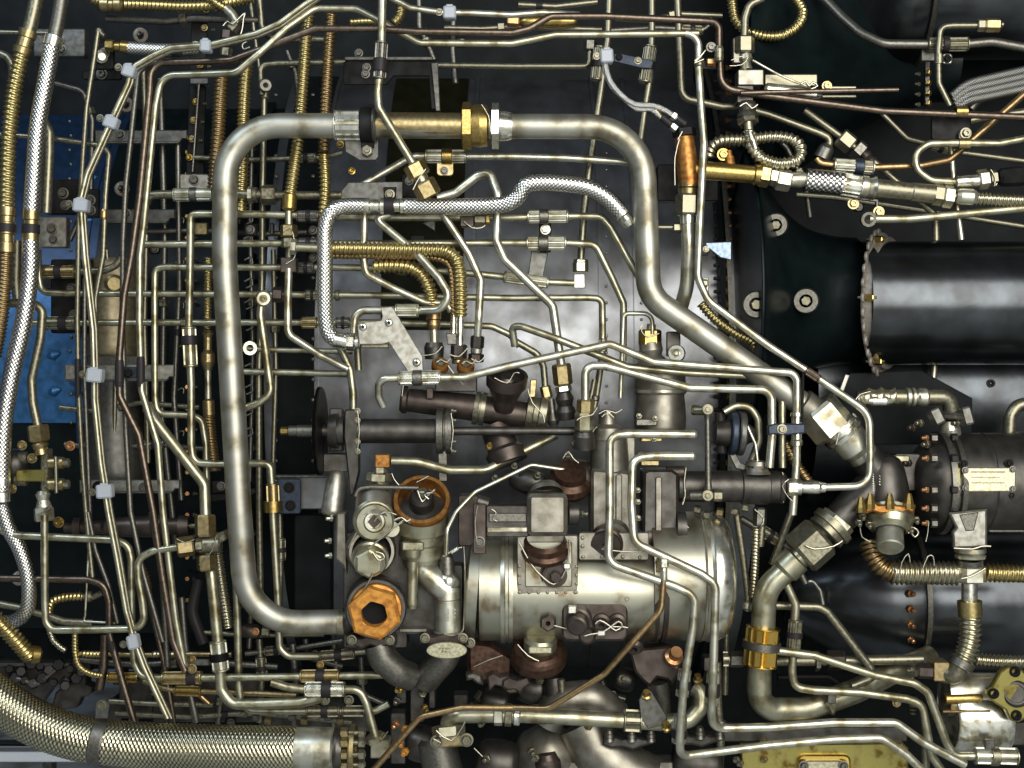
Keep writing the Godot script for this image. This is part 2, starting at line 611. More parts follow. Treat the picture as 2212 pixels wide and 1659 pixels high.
	var big := mat("braid_big", Color(0.86, 0.83, 0.70), 1.0, 0.3, tc)
	big.uv1_triplanar = false
	big.uv1_scale = Vector3(4.5, 8.2, 1)
	mat("woven", Color(0.80, 0.76, 0.62), 1.0, 0.32, stain, 7)
	for k in ["casing_dark", "black_paint", "rubber", "casing_olive", "bracket_dark", "band"]:
		M[k].metallic_specular = 0.3 if k == "black_paint" else 0.2
	# shared small shapes, one unit in radius
	org = Vector3.ZERO
	for k in ["bolt", "stud", "rivet"]:
		var s := Shape.new()
		if k == "bolt":
			unit_turn(s, [0, 0, 0, 1.35, 0.22, 1.35, 0.25, 1.0], 16)
			unit_turn(s, [0.2, 1.0, 0.75, 1.0, 0.95, 0.85, 0.95, 0.5, 0.5, 0.45, 0.5, 0.0], 6)
		elif k == "stud":
			unit_turn(s, [0, 0, 0, 1.0, 0.8, 1.0, 0.9, 0.9, 0.9, 0.62], 6)
			unit_turn(s, [0.8, 0.62, 1.9, 0.6, 2.1, 0.45, 2.1, 0.0], 10)
		else:
			unit_turn(s, [0, 1.0, 0.2, 0.95, 0.4, 0.7, 0.5, 0.4, 0.52, 0.0], 10)
		U[k] = s.mesh(Vector3.ZERO)

func unit_turn(s: Shape, prof: Array, sides: int) -> void:
	for k in prof.size() / 2 - 1:
		var o := Vector2(prof[k * 2 + 2] - prof[k * 2], prof[k * 2 + 1] - prof[k * 2 + 3]).normalized()
		for j in sides:
			var a0 := TAU * j / sides
			var a1 := TAU * (j + 1) / sides
			var d0 := Vector3(cos(a0), sin(a0), 0)
			var d1 := Vector3(cos(a1), sin(a1), 0)
			var z0 := Vector3(0, 0, prof[k * 2])
			var z1 := Vector3(0, 0, prof[k * 2 + 2])
			var r0: float = prof[k * 2 + 1]
			var r1: float = prof[k * 2 + 3]
			s.face(z0 + d0 * r0, z0 + d1 * r0, z1 + d1 * r1, z1 + d0 * r1, (d0 + d1).normalized() * o.x + Vector3(0, 0, o.y))

func _ready() -> void:
	rng.seed = 7
	var cam := Camera3D.new()
	cam.name = "camera"
	cam.position = Vector3(0, 0, FAR * 0.001)
	cam.fov = rad_to_deg(2.0 * atan(829.5 / FAR))
	cam.near = 0.05
	cam.far = 60.0
	add_child(cam)
	var we := WorldEnvironment.new()
	we.name = "environment"
	var e := Environment.new()
	e.background_mode = Environment.BG_COLOR
	e.background_color = Color(0.25, 0.27, 0.295)
	e.background_energy_multiplier = 1.0
	e.tonemap_mode = Environment.TONE_MAPPER_LINEAR
	e.tonemap_exposure = 1.0
	e.sdfgi_enabled = true
	e.ssao_enabled = true
	e.ssil_enabled = true
	we.environment = e
	add_child(we)
	# the open hangar door behind the photographer, and an added bluish fill with no source seen
	lamp("hangar_door_light", Vector3(1.3, 1.1, 4.1), Vector3(0.0, 0.0, 0.0), Vector2(3.6, 3.2), 29.0, Color(1.0, 0.99, 0.965))
	lamp("added_fill_light", Vector3(-1.9, 2.3, 2.2), Vector3(0.0, 0.0, 0.0), Vector2(1.6, 0.9), 5.0, Color(0.86, 0.93, 1.0))  # added soft fill from the upper left
	make_materials()
	build_setting()
	build_ducts()
	build_back_pipes()
	build_main_pipes()
	build_hoses()
	build_left_side()
	build_center()
	build_accumulator()
	build_right_side()
	build_bottom()
	build_small()
	build_harnesses()

func lamp(called: String, pos: Vector3, aim: Vector3, size: Vector2, energy: float, color: Color) -> void:
	var l := AreaLight3D.new()
	l.name = called
	l.area_size = size
	l.light_energy = energy
	l.light_color = color
	l.shadow_enabled = true
	l.area_range = 30.0
	add_child(l)
	l.look_at_from_position(pos, aim)

# a curved skin of the engine: part of a cylinder lying along x, seen from a0 to a1 degrees (90 faces the camera)
func skin(s: Shape, x0: float, x1: float, cy: float, cz: float, r: float, a0: float, a1: float, th := 4.0, steps := 40) -> void:
	for j in steps:
		var p := deg_to_rad(lerpf(a0, a1, float(j) / steps))
		var q := deg_to_rad(lerpf(a0, a1, float(j + 1) / steps))
		for e in [[r, 1.0], [r - th, -1.0]]:
			var k := s.v.size()
			for w in [[x0, p], [x1, p], [x1, q], [x0, q]]:
				s.v.append(Vector3(w[0] - 1106.0, 829.5 - cy + cos(w[1]) * e[0], cz + sin(w[1]) * e[0]) * 0.001)
				s.n.append(Vector3(0, cos(w[1]), sin(w[1])) * e[1])
				s.t.append(Vector2.ZERO)
			s.quad(k, k + 1, k + 2, k + 3)
		for x in [x0, x1]:
			var d0 := Vector3(0, cos(p), sin(p))
			var d1 := Vector3(0, cos(q), sin(q))
			var o := Vector3(x - 1106.0, 829.5 - cy, cz)
			s.face((o + d0 * r) * 0.001, (o + d1 * r) * 0.001, (o + d1 * (r - th)) * 0.001, (o + d0 * (r - th)) * 0.001, Vector3(-1.0 if x == x0 else 1.0, 0, 0))

# where a casing of that radius stands in front at image height y
func skin_z(y: float, cy: float, cz: float, r: float) -> float:
	var z := cz + r
	for k in 6:
		var yy := (829.5 - y) * (FAR - z) / FAR - (829.5 - cy)
		z = cz + sqrt(maxf(r * r - yy * yy, 1.0))
	return z

func build_setting() -> void:
	var f := struct("floor", 1106, 1900, -2000)
	var s := Shape.new()
	s.face(Vector3(-30, -1.15, -40), Vector3(30, -1.15, -40), Vector3(30, -1.15, 30), Vector3(-30, -1.15, 30), Vector3.UP)
	place(f, "concrete", s, "floor")
	var w := struct("wall", 1106, 800, -700)
	plate(w, "dark_backdrop", "casing_dark", [-300, -260, 2600, -260, 2600, 1950, 330, 1950, 290, 1445, -300, 1445], -690, 12)  # added dark backdrop that keeps the gaps behind the engine dark
	# central compressor casing
	var c := thing("compressor_casing", "dark grey curved compressor casing behind the middle pipes", "casing", 1000, 800, -260)
	s = Shape.new()
	skin(s, 520, 1690, 800, -1200, 940, 22, 158)
	place(c, "skin", s, "casing")
	for x in [640.0, 1010.0, 1312.0, 1395.0]:
		s = Shape.new()
		skin(s, x, x + 9.0, 800, -1200, 946, 24, 156, 8)
		place(c, "rib", s, "casing")
	s = Shape.new()
	skin(s, 795, 990, 800, -1200, 943, 24, 84, 5)
	place(c, "access_panel", s, "casing_olive")
	s = Shape.new()
	skin(s, 545, 640, 800, -1200, 948, 24, 156, 8)
	place(c, "seam_strap", s, "casing_dark")
	for k in 26:
		var y := 160.0 + k * 44.0
		for x in [0, 1]:
			var z := skin_z(y, 800, -1200, 950)
			bolt(c, [596.0, 676.0][x], y, z, 4.5, "dull", "rivet", Vector3(0, (829.5 - y) / 1000.0, 1), "rivet")
	for k in 22:
		var y := 330.0 + k * 36.0
		for x in [1026.0, 1310.0, 1386.0]:
			bolt(c, x, y, skin_z(y, 800, -1200, 942), 3.4, "casing", "rivet", Vector3(0, (829.5 - y) / 1000.0, 1), "rivet")
	# split flange with the two rows of bolts, seen edge on
	s = Shape.new()
	skin(s, 1594, 1606, 800, -1200, 985, 24, 156, 60)
	place(c, "split_flange", s, "casing_dark")
	s = Shape.new()
	skin(s, 1612, 1622, 800, -1200, 985, 24, 156, 60)
	place(c, "split_flange", s, "dull")
	for k in 36:
		var y := 62.0 + k * 28.4
		var z := skin_z(y, 800, -1200, 972)
		bolt(c, 1567, y, z, 6.5, "copper_tip" if y < 800 else "brass", "stud", Vector3(1, 0, 0), "stud")
		bolt(c, 1556, y, z, 7.0, "band", "bolt", Vector3(-1, 0, 0), "stud")
	# front (left) casing: blue reflection painted on two panels, dark panels, raised seam with bolts
	var b := thing("front_casing", "black front casing with blue reflection painted in, slotted vents at far edge", "casing", 200, 800, -300)
	s = Shape.new()
	skin(s, -260, 92, 830, -1200, 890, 74, 96)
	place(b, "blue_reflection_panel", s, "blue_reflection_panel")
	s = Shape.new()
	skin(s, -260, 92, 830, -1200, 892, 36, 72)  # same casing, split off to carry the painted shading
	place(b, "shaded_reflection_panel", s, "shaded_reflection_panel")
	s = Shape.new()
	skin(s, -260, 92, 830, -1200, 894, 71, 75)
	place(b, "joint_strip", s, "bracket_dark")  # added strip over the step between the two painted blues
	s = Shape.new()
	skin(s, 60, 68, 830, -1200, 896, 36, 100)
	place(b, "panel_edge", s, "shaded_reflection_panel")
	for k in 24:
		var yy := 200.0 + k * 31.0
		bolt(b, 150 + (k % 2) * 3, yy, skin_z(yy, 830, -1200, 893), 3.6, "dull", "rivet", Vector3(0, 0, 1), "rivet")
	s = Shape.new()
	skin(s, 92, 525, 830, -1200, 900, 24, 136)
	place(b, "black_panel", s, "black_paint")
	s = Shape.new()
	skin(s, -260, 92, 830, -1200, 885, 24, 136)
	place(b, "under_skin", s, "black_paint")
	s = Shape.new()
	skin(s, 440, 470, 830, -1200, 915, 24, 136)
	place(b, "seam_strap", s, "casing_dark")
	for k in 22:
		var y := 330.0 + k * 46.0
		var z := skin_z(y, 830, -1200, 912)
		bolt(b, 404, y, z, 5.0, "brass" if k % 3 == 0 else "copper_tip", "bolt", Vector3(0.3, 0, 1), "stud")
		bolt(b, 418, y, z, 4.5, "dull", "bolt", Vector3(1, 0, 0.3), "stud")
		bolt(b, 520, y + 12, z - 10, 5.0, "dull", "bolt")
		lathe(b, "vent_slot", "casing_dark" if k % 2 else "dull", Vector3(538, y, z - 6), Vector3(552, y - 9, z + 4), [0, 0, 0, 5, 0.5, 7, 1, 5, 1, 0], 10)
	for v in [[205, 302], [196, 388], [186, 480], [165, 825], [172, 848], [116, 768], [118, 846], [212, 223]]:
		var z := skin_z(v[1], 830, -1200, 894)
		if absf(v[1] - 830.0) < 660:
			lathe(b, "vent_louvre", "blue_reflection_panel", Vector3(v[0] - 16, v[1] + 3, z - 8), Vector3(v[0] + 16, v[1] - 6, z - 4), [0, 0, 0.1, 5, 0.5, 13, 0.9, 5, 1, 0], 12)
	for v in [[302, 75], [271, 225], [262, 407], [253, 860], [262, 1024], [40, 1248], [160, 110]]:
		var z := -330.0 if v[1] > 400 else -420.0
		var t := thing("panel_washer", ["pale round washer on black panel above the white clips", "pale washer between two dark tubes, partly hidden", "bright fastener washer left of the paired long pipes", "grey washer low on the beige duct", "pale washer just above the lowest long slotted rail", "dark round washer beside the braided hose at the edge", "small dark washer beneath the dark box bracket"][[302, 271, 262, 253, 262, 40, 160].find(v[0]) if v[1] != 1024 else 4], "washer", v[0], v[1], z)
		drum(t, "ring", "ring_grey", Vector3(v[0], v[1], z - 8), Vector3(v[0] + 3, v[1] + 2, z), 16, 2)
		bolt(t, v[0], v[1], z, 7, "bracket_dark", "screw")

func can(label: String, x0: float, cy: float, cz: float, prof: Array, x1: float, mt := "duct") -> Node3D:
	var t := thing("duct", label, "duct", x0, cy, cz)
	dome(t, "shell", mt, Vector3(x0, cy, cz), Vector3(x1, cy, cz), prof, 64)
	return t

func build_ducts() -> void:
	# middle duct with its tapered neck and the riveted coupling ring
	var t := can("big black tapered casing narrowing into the middle duct", 1590, 650, -300, [0, 330, 0.06, 310, 0.3, 215, 0.55, 160, 0.8, 140, 1, 136], 1842, "black_paint")
	for q in [[1676, 486, -30, 26], [1634, 658, 10, 30], [1741, 650, -60, 28]]:
		lathe(t, "boss", "dull", Vector3(q[0], q[1], q[2] - 160), Vector3(q[0], q[1], q[2] + 6), [0, q[3], 0.94, q[3], 1, q[3] * 0.88, 1, q[3] * 0.5, 0.6, q[3] * 0.45, 0.6, 0], 24)
		nut(t, "dim", Vector3(q[0], q[1], q[2] - 16), Vector3(q[0], q[1], q[2] + 14), q[3] * 0.4, "plug")
	drum(t, "end_wall", "black_paint", Vector3(1584, 650, -300), Vector3(1594, 650, -300), 322, 2, 60)
	t = thing("duct", "black cylindrical duct with a long welded seam", "duct", 2060, 655, -210)
	lathe(t, "shell", "duct", Vector3(1850, 655, -210), Vector3(2420, 655, -210), [0, 133, 1, 133], 96)
	lathe(t, "seam_gap", "rubber", Vector3(1925, 646, -75.5), Vector3(2420, 648, -75.5), [0, 0, 0.01, 2.6, 0.99, 2.6, 1, 0], 8)
	lathe(t, "weld_seam", "duct", Vector3(1925, 653, -75.5), Vector3(2420, 655, -75.5), [0, 0, 0.01, 3.4, 0.99, 3.4, 1, 0], 8)
	lathe(t, "weld_seam", "duct", Vector3(1925, 639, -75.5), Vector3(2420, 641, -75.5), [0, 0, 0.01, 3.0, 0.99, 3.0, 1, 0], 8)
	t = thing("coupling_ring", "scalloped bolted ring joining tapered casing and seamed duct", "flange", 1890, 655, -210)
	# the joint is cut on the slant: its near side lies further left
	var ax := Vector3(cos(0.5), 0, sin(0.5))
	var side := Vector3(-sin(0.5), 0, cos(0.5))
	var c0 := Vector3(1915, 655, -215)
	lathe(t, "ring", "ring_grey", c0 - ax * 16, c0 + ax * 8, [0, 128, 0, 149, 0.2, 152, 0.3, 143, 0.9, 143, 1, 141, 1, 128], 64)
	for k in 30:
		var a := TAU * k / 30.0 + 0.08
		var w := at(c0.x, c0.y, c0.z) * 1000.0 + (Vector3(0, 1, 0) * cos(a) + side * sin(a)) * 149.0 * (FAR + 215.0) / FAR
		var q := Vector3(w.x * FAR / (FAR - w.z) + 1106.0, 829.5 - w.y * FAR / (FAR - w.z), w.z)
		if sin(a) > -0.1:
			lathe(t, "scallop", "ring_grey", q - ax * 20, q - ax * 13, [0, 0, 0, 11, 0.5, 12, 1, 11, 1, 0], 12)
			if k % 5 == 2:
				nut(t, "gold", q - ax * 10, q + ax * 10, 8, "bolt"); drum(t, "stud", "dim", q - ax * 30, q + ax * 16, 3.2, 0.6, 10)
	# upper duct
	t = can("dark upper duct running out of the top corner", 1800, -20, -330, [0, 20, 0.02, 60, 0.12, 150, 0.2, 166, 0.22, 150, 0.3, 146, 1, 146], 2600, "duct")
	lathe(t, "rim", "dull", Vector3(1968, -20, -330), Vector3(1978, -20, -330), [0, 120, 0, 168, 0.5, 172, 1, 168, 1, 120], 48)
	t = can("black flared cowl below the upper duct", 1560, 130, -430, [0, 340, 0.3, 250, 0.6, 150, 0.9, 95, 1, 90], 2050, "black_paint")
	# lower duct
	t = can("dark lower duct behind the spring hose", 1690, 1290, -330, [0, 40, 0.02, 70, 0.12, 120, 0.22, 150, 0.28, 156, 0.4, 158, 1, 158], 2560, "duct")
	lathe(t, "joint_strip", "dull", Vector3(1952, 1290, -330), Vector3(1962, 1290, -330), [0, 150, 0, 167, 1, 167, 1, 150], 60)
	for k in 9:
		var a := -0.25 + k * 0.2
		var y := 1290 + sin(a) * 166
		var z := -330 + cos(a) * 176
		bolt(t, 1964, y, z, 9, "copper_tip", "stud", Vector3(0.35, -sin(a) * 0.8, cos(a)), "stud")
	t = thing("duct", "grey blank duct wall under the middle duct", "duct", 2060, 850, -300)
	var s := Shape.new()
	skin(s, 1840, 2560, 860, -620, 320, 30, 150)
	place(t, "shell", s, "duct")
	lathe(t, "plug_hole", "band", Vector3(2141, 828, -312), Vector3(2141, 828, -296), [0, 9, 1, 9, 1, 5, 0.5, 0], 12)

func build_back_pipes() -> void:
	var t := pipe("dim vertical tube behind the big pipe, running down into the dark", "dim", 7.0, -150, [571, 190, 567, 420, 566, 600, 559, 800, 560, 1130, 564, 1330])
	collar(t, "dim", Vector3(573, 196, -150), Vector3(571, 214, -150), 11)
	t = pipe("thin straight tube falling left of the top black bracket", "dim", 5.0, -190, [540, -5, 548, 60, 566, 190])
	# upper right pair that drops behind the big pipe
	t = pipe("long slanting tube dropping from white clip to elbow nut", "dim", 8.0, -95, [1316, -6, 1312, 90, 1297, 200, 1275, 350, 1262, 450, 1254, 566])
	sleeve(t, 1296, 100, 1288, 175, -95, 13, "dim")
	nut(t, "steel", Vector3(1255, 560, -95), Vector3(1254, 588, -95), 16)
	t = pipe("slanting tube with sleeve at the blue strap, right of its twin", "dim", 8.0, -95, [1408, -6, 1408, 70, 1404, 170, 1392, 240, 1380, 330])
	sleeve(t, 1406, 98, 1393, 180, -95, 14, "dim")
	t = thing("strap", "short blue grey strap with two bolts joining slanting tubes", "bracket", 1370, 132, -80)
	plate(t, "strap", "blue_plate", [1326, 116, 1345, 116, 1412, 131, 1408, 148, 1385, 147, 1326, 133], -76, 5)
	bolt(t, 1337, 124, -76, 6, "bracket_dark"); bolt(t, 1378, 131, -76, 6, "dim")
	t = pipe("dropping tube that turns into bronze line across the black cowl", "dim", 8.0, -60, [1463, -6, 1468, 100, 1473, 212, 1560, 230, 1600, 230, 1659, 246, 1769, 287, 1796, 300, 1786, 326], 26)
	lathe(t, "flared_end", "dull", Vector3(1790, 312, -62), Vector3(1775, 342, -66), [0, 10, 0.3, 17, 1, 19, 1, 13, 0.6, 0], 18)
	# horizontal runs of the middle
	t = pipe("top horizontal tube with turned down ends behind the black bracket", "dim", 6.5, -130, [566, 205, 563, 170, 563, 141, 600, 137, 750, 134, 945, 141, 1106, 143, 1250, 143, 1273, 142, 1274, 104], 22)
	lathe(t, "banjo_end", "dull", Vector3(572, 184, -125), Vector3(574, 184, -105), [0, 15, 0.8, 15, 1, 12, 1, 6, 0.6, 0], 18)
	nut(t, "dull", Vector3(1275, 88, -130), Vector3(1274, 110, -130), 15)
	t = pipe("tube with brass clamped sleeve under the big horizontal pipe", "steel", 8.0, -45, [776, 404, 872, 348, 896, 337, 930, 337, 1106, 338, 1220, 341, 1392, 352])
	sleeve(t, 918, 337, 1008, 337, -45, 15, "steel", "brass", 0.4, 0.66)
	plate(t, "clamp_foot", "tinted", round_rect(943, 345, 980, 380, 8), -48, 6)
	bolt(t, 960, 369, -48, 7, "dull")
	t = pipe("thick short tube left of the big pipe with ribbed sleeve", "dim", 9.5, -90, [316, 440, 322, 422, 345, 420, 553, 420, 620, 422, 742, 422], 22)
	sleeve(t, 374, 421, 460, 420, -90, 14, "steel", "dull", 0.42, 0.6)
	nut(t, "dim", Vector3(566, 421, -90), Vector3(597, 421, -90), 22); collar(t, "dim", Vector3(545, 421, -90), Vector3(557, 421, -90), 17)
	nut(t, "steel", Vector3(536, 421, -90), Vector3(546, 421, -90), 19)
	t = pipe("long looping line that starts under the braided hose and drops left", "olive", 8.2, -45, [1388, 612, 1357, 560, 1318, 490, 1298, 467, 1228, 467, 1106, 470, 800, 470, 553, 463, 430, 462, 412, 464, 411, 560, 408, 700, 413, 830, 413, 960, 418, 1000, 470, 1003, 560, 1001, 584, 1003, 588, 1060, 590, 1120, 600, 1290, 604, 1400, 622, 1418, 690, 1418, 800, 1404], 24)
	sleeve(t, 1138, 468, 1228, 467, -45, 14, "steel", "dull", 0.3, 0.52)
	sleeve(t, 640, 467, 690, 467, -45, 12, "dull")
	sleeve(t, 408, 706, 412, 793, -45, 15, "olive", "band", 0.22, 0.45)
	sleeve(t, 588, 1044, 590, 1092, -45, 14, "tinted", "")
	lathe(t, "brass_clamp", "brass", Vector3(589, 1082, -45), Vector3(590, 1106, -45), [0, 12, 0, 20, 1, 20, 1, 12], 18)
	sleeve(t, 690, 1418, 768, 1412, -45, 12, "dim")
	t = pipe("second middle line bending down beside the big pipe bend", "olive", 7.8, -55, [312, 528, 553, 526, 900, 526, 1106, 525, 1230, 525, 1286, 528, 1322, 600, 1347, 655, 1346, 780], 24)
	sleeve(t, 1136, 525, 1224, 525, -55, 15, "steel", "dull", 0.3, 0.55)
	sleeve(t, 640, 526, 690, 526, -55, 12, "dull")
	t = thing("bracket", "small grey bracket tying the two sleeved middle lines together", "bracket", 1177, 500, -50)
	plate(t, "plate", "bracket_dark", [1164, 478, 1191, 478, 1190, 545, 1166, 545], -62, 6)
	plate(t, "tab", "bracket", [1148, 542, 1184, 546, 1172, 604, 1140, 600], -80, 6)
	bolt(t, 1178, 496, -60, 8, "steel")
	t = pipe("line with elbow nut end that loops down at the far left", "olive", 7.5, -75, [1252, 612, 1190, 610, 1087, 598, 1000, 589, 943, 585, 760, 578, 553, 578, 360, 577, 335, 580, 334, 640, 335, 860, 340, 894, 405, 897, 436, 904, 445, 960, 447, 1048], 24)
	sleeve(t, 1088, 598, 1186, 611, -75, 13, "steel", "")
	plate(t, "elbow_block", "steel", [1240, 592, 1263, 592, 1264, 622, 1240, 622], -66, 20)
	nut(t, "olive", Vector3(1254, 566, -75), Vector3(1254, 588, -75), 17)
	sleeve(t, 855, 580, 912, 583, -75, 14, "dim"); nut(t, "rust_brown", Vector3(822, 579, -75), Vector3(846, 580, -75), 15)
	sleeve(t, 640, 578, 680, 578, -75, 12, "dull")
	t = pipe("fourth middle line crossing from blue sheen panel to the canister", "olive", 7.3, -90, [82, 540, 84, 600, 90, 632, 140, 634, 553, 636, 800, 638, 1106, 644, 1270, 643, 1301, 645, 1302, 720, 1298, 790, 1286, 862], 22)
	sleeve(t, 658, 637, 690, 638, -90, 11, "dim"); collar(t, "dim", Vector3(724, 638, -90), Vector3(734, 638, -90), 12)
	sleeve(t, 1302, 730, 1303, 760, -90, 9, "dim", "")
	t = pipe("fifth middle line with dark double sleeve on the blue sheen panel", "olive", 7.3, -100, [66, 698, 300, 697, 553, 697, 800, 697, 953, 700, 1063, 705, 1102, 723, 1122, 748], 30)
	sleeve(t, 98, 698, 165, 698, -100, 14, "dim", "band", 0.45, 0.72)
	sleeve(t, 650, 697, 686, 697, -100, 12, "tinted", ""); nut(t, "olive", Vector3(392, 697, -100), Vector3(405, 697, -100), 11)
	sleeve(t, 725, 697, 756, 697, -100, 12, "dull")
	t = pipe("short crossing tube just left of the silver braid elbow", "olive", 6.0, -110, [528, 752, 600, 756, 762, 760])
	lathe(t, "ring_end", "steel", Vector3(540, 752, -100), Vector3(540, 752, -88), [0, 10, 0, 15, 1, 15, 1, 8, 0.3, 7], 18)
	t = pipe("lower short crossing tube below the braid elbow", "olive", 7.2, -110, [523, 803, 600, 804, 752, 808])
	t = pipe("upper left line with dark double sleeve on blue sheen panel", "dim", 8.0, -110, [55, 588, 170, 587, 225, 584, 250, 575, 262, 555], 30)
	sleeve(t, 88, 588, 165, 587, -110, 14, "tinted", "band", 0.4, 0.6)
	# behind the hoses on the right
	t = pipe("steep tube rising behind the middle duct stem", "dim", 7.0, -330, [2022, 460, 2021, 520], 10)
	t = pipe("straight pale tube under the middle duct", "steel", 7.0, -270, [2018, 790, 2014, 850])
	t = pipe("thin pale tube rising under the lower end of the big pipe", "dim", 7.5, -60, [1590, 1105, 1605, 1200, 1616, 1290, 1615, 1320], 40)
	collar(t, "steel", Vector3(1615, 1300, -60), Vector3(1614, 1316, -60), 12)
	t = pipe("bent tube from the small nut to the Y casting, half hidden", "dim", 9.0, -120, [1708, 1110, 1690, 1160, 1668, 1220])

func build_main_pipes() -> void:
	# the big one
	var t := pipe("biggest pipe, thick dull steel looping round the whole middle", "big_pipe", 27.0, [10, 20, 30, 30, 30, 30, 30, 30, 20, 10], [752, 1343, 534, 1347, 517, 1106, 485, 560, 486, 271, 1386, 274, 1399, 560, 1401, 640, 1640, 807, 1800, 920], 118)
	sleeve(t, 722, 270, 782, 270, 30, 32, "bright", "")
	lathe(t, "clamp_band", "bracket_dark", Vector3(779, 270, 30), Vector3(806, 270, 30), [0, 26, 0, 36, 0.1, 38, 0.9, 38, 1, 36, 1, 26], 32)
	lathe(t, "rim", "dull", Vector3(805, 270, 30), Vector3(814, 270, 30), [0, 26, 0, 36, 0.5, 38, 1, 35, 1, 26], 32)
	plate(t, "clamp_foot", "bracket", [744, 302, 778, 302, 780, 285, 818, 285, 818, 338, 812, 346, 776, 346, 746, 328], 18, 8)
	plate(t, "clamp_tab", "bracket_dark", [780, 236, 800, 225, 808, 228, 808, 318, 780, 318], 30, 8)
	nut(t, "dull", Vector3(793, 325, 18), Vector3(793, 325, 32), 13)
	bolt(t, 793, 325, 30, 7, "dim")
	lathe(t, "heat_tinted_length", "tinted", Vector3(814, 270, 30), Vector3(1000, 272, 30), [0, 25, 0, 27.6, 1, 27.6, 1, 25], 36)
	nut(t, "brass", Vector3(998, 272, 30), Vector3(1020, 272, 30), 52, "union_nut"); lathe(t, "union_body", "brass", Vector3(1018, 272, 30), Vector3(1056, 272, 30), [0, 30, 0, 44, 0.5, 46, 0.9, 44, 1, 38, 1, 25], 32)
	nut(t, "bright", Vector3(1061, 272, 30), Vector3(1079, 272, 30), 50, "lock_nut")
	lathe(t, "taper", "bright", Vector3(1078, 272, 30), Vector3(1106, 273, 30), [0, 33, 0.7, 31, 1, 28.5, 1, 20], 32)
	wire(t, [1040, 226, 1055, 250, 1060, 285], 78)
	lathe(t, "valve_collar", "olive", Vector3(728, 1344, 10), Vector3(758, 1343, 10), [0, 26, 0.1, 28.5, 1, 28.5, 1, 20], 32)
	# lower right end: collar, union nut, lock ring, reducer
	lathe(t, "end_collar", "cast", Vector3(1728, 868, 14), Vector3(1762, 893, 10), [0, 26, 0.1, 33, 0.9, 33, 1, 26], 32)
	nut(t, "steel", Vector3(1759, 878, 12), Vector3(1806, 934, 10), 50, "union_nut")
	lathe(t, "lock_ring", "bright", Vector3(1806, 918, 10), Vector3(1826, 940, 8), [0, 30, 0.05, 44, 0.35, 46, 0.4, 40, 0.6, 40, 0.65, 48, 0.95, 46, 1, 36], 32)
	lathe(t, "reducer", "steel", Vector3(1822, 936, 8), Vector3(1866, 986, 0), [0, 40, 0.6, 40, 0.8, 33, 1, 33, 1, 20], 32)
	wire(t, [1796, 885, 1810, 905, 1812, 935, 1806, 960], 52)
	# the pair that sweeps over the top and down both sides
	t = pipe("outer dark bronze line sweeping across the top and down the left", "bronze", 7.8, [20, 20, 20, 20, 20, 20, 20, 20, 20, 20, 20, 20, 20, 30, 40, 45, 48, 50, 50, 50, 50, 50, 40, 30, 20, 10, 10, 10, 10], [400, 1449, 374, 1385, 350, 1239, 331, 1106, 300, 940, 258, 855, 258, 770, 268, 640, 284, 553, 301, 430, 323, 200, 327, 135, 440, 133, 500, 130, 560, 108, 680, 62, 816, 62, 900, 68, 1106, 71, 1143, 62, 1189, 35, 1306, 35, 1516, 45, 1553, 48, 1553, 110, 1558, 190, 1659, 207, 1909, 240, 2212, 253], 34)
	t.get_child(0).set_meta("label", "bronze tinted tube")
	collar(t, "band", Vector3(258, 778, 20), Vector3(258, 836, 20), 10); collar(t, "dim", Vector3(1553, 100, 50), Vector3(1553, 132, 50), 10)
	lathe(t, "brass_clamp", "brass", Vector3(2064, 241, 10), Vector3(2088, 241, 10), [0, 7, 0, 12, 1, 12, 1, 7], 16)
	t = pipe("inner pale line sweeping across the top beside the bronze one", "olive", 7.6, [18, 18, 18, 18, 18, 18, 18, 18, 18, 18, 18, 30, 46, 50, 46, 34, 34, 40, 44, 44, 44, 44], [400, 1446, 380, 1340, 352, 1106, 341, 960, 306, 845, 301, 690, 302, 553, 310, 490, 324, 350, 336, 230, 350, 163, 440, 160, 510, 157, 560, 115, 620, 60, 680, 18, 770, 19, 820, 45, 905, 93, 1106, 94, 1199, 75, 1509, 72], 34)
	collar(t, "band", Vector3(304, 770, 18), Vector3(304, 836, 18), 9)
	t = pipe("bright line falling right of the tee then curving into small nut", "steel", 8.2, [44, 44, 44, 44, 44, 44, 44, 50, 60, 60, 60, 60], [1480, 72, 1509, 74, 1509, 140, 1515, 240, 1521, 310, 1512, 480, 1507, 600, 1530, 650, 1659, 746, 1742, 800, 1878, 893, 1880, 980, 1878, 1050, 1766, 1053], 52)
	collar(t, "dim", Vector3(1509, 128, 44), Vector3(1510, 145, 44), 11)
	nut(t, "bright", Vector3(1700, 1052, 60), Vector3(1722, 1052, 60), 19); lathe(t, "ferrule", "bright", Vector3(1720, 1052, 60), Vector3(1782, 1053, 60), [0, 10, 0, 18, 0.15, 18, 0.2, 14, 0.75, 15, 0.85, 12, 1, 11, 1, 8], 20)
	wire(t, [1704, 1035, 1690, 1050, 1704, 1075, 1716, 1085], 74)
	sleeve(t, 1740, 799, 1770, 819, 60, 9, "bronze", "")
	# diagonal crossing over the big pipe
	t = pipe("pipe dropping from the top in front of the big pipe", "olive", 9.0, 85, [826, -8, 824, 120, 816, 200, 818, 232, 895, 358], 24)
	sleeve(t, 824, 90, 819, 172, 85, 14, "dull", "band", 0.45, 0.8)
	nut(t, "tinted", Vector3(892, 352, 84), Vector3(908, 382, 80), 25); lathe(t, "union_body", "olive", Vector3(906, 380, 80), Vector3(912, 392, 78), [0, 10, 0, 16, 1, 16, 1, 10], 18)
	nut(t, "tinted", Vector3(912, 392, 78), Vector3(930, 425, 70), 27)
	wire(t, [920, 365, 905, 385, 892, 410], 108)
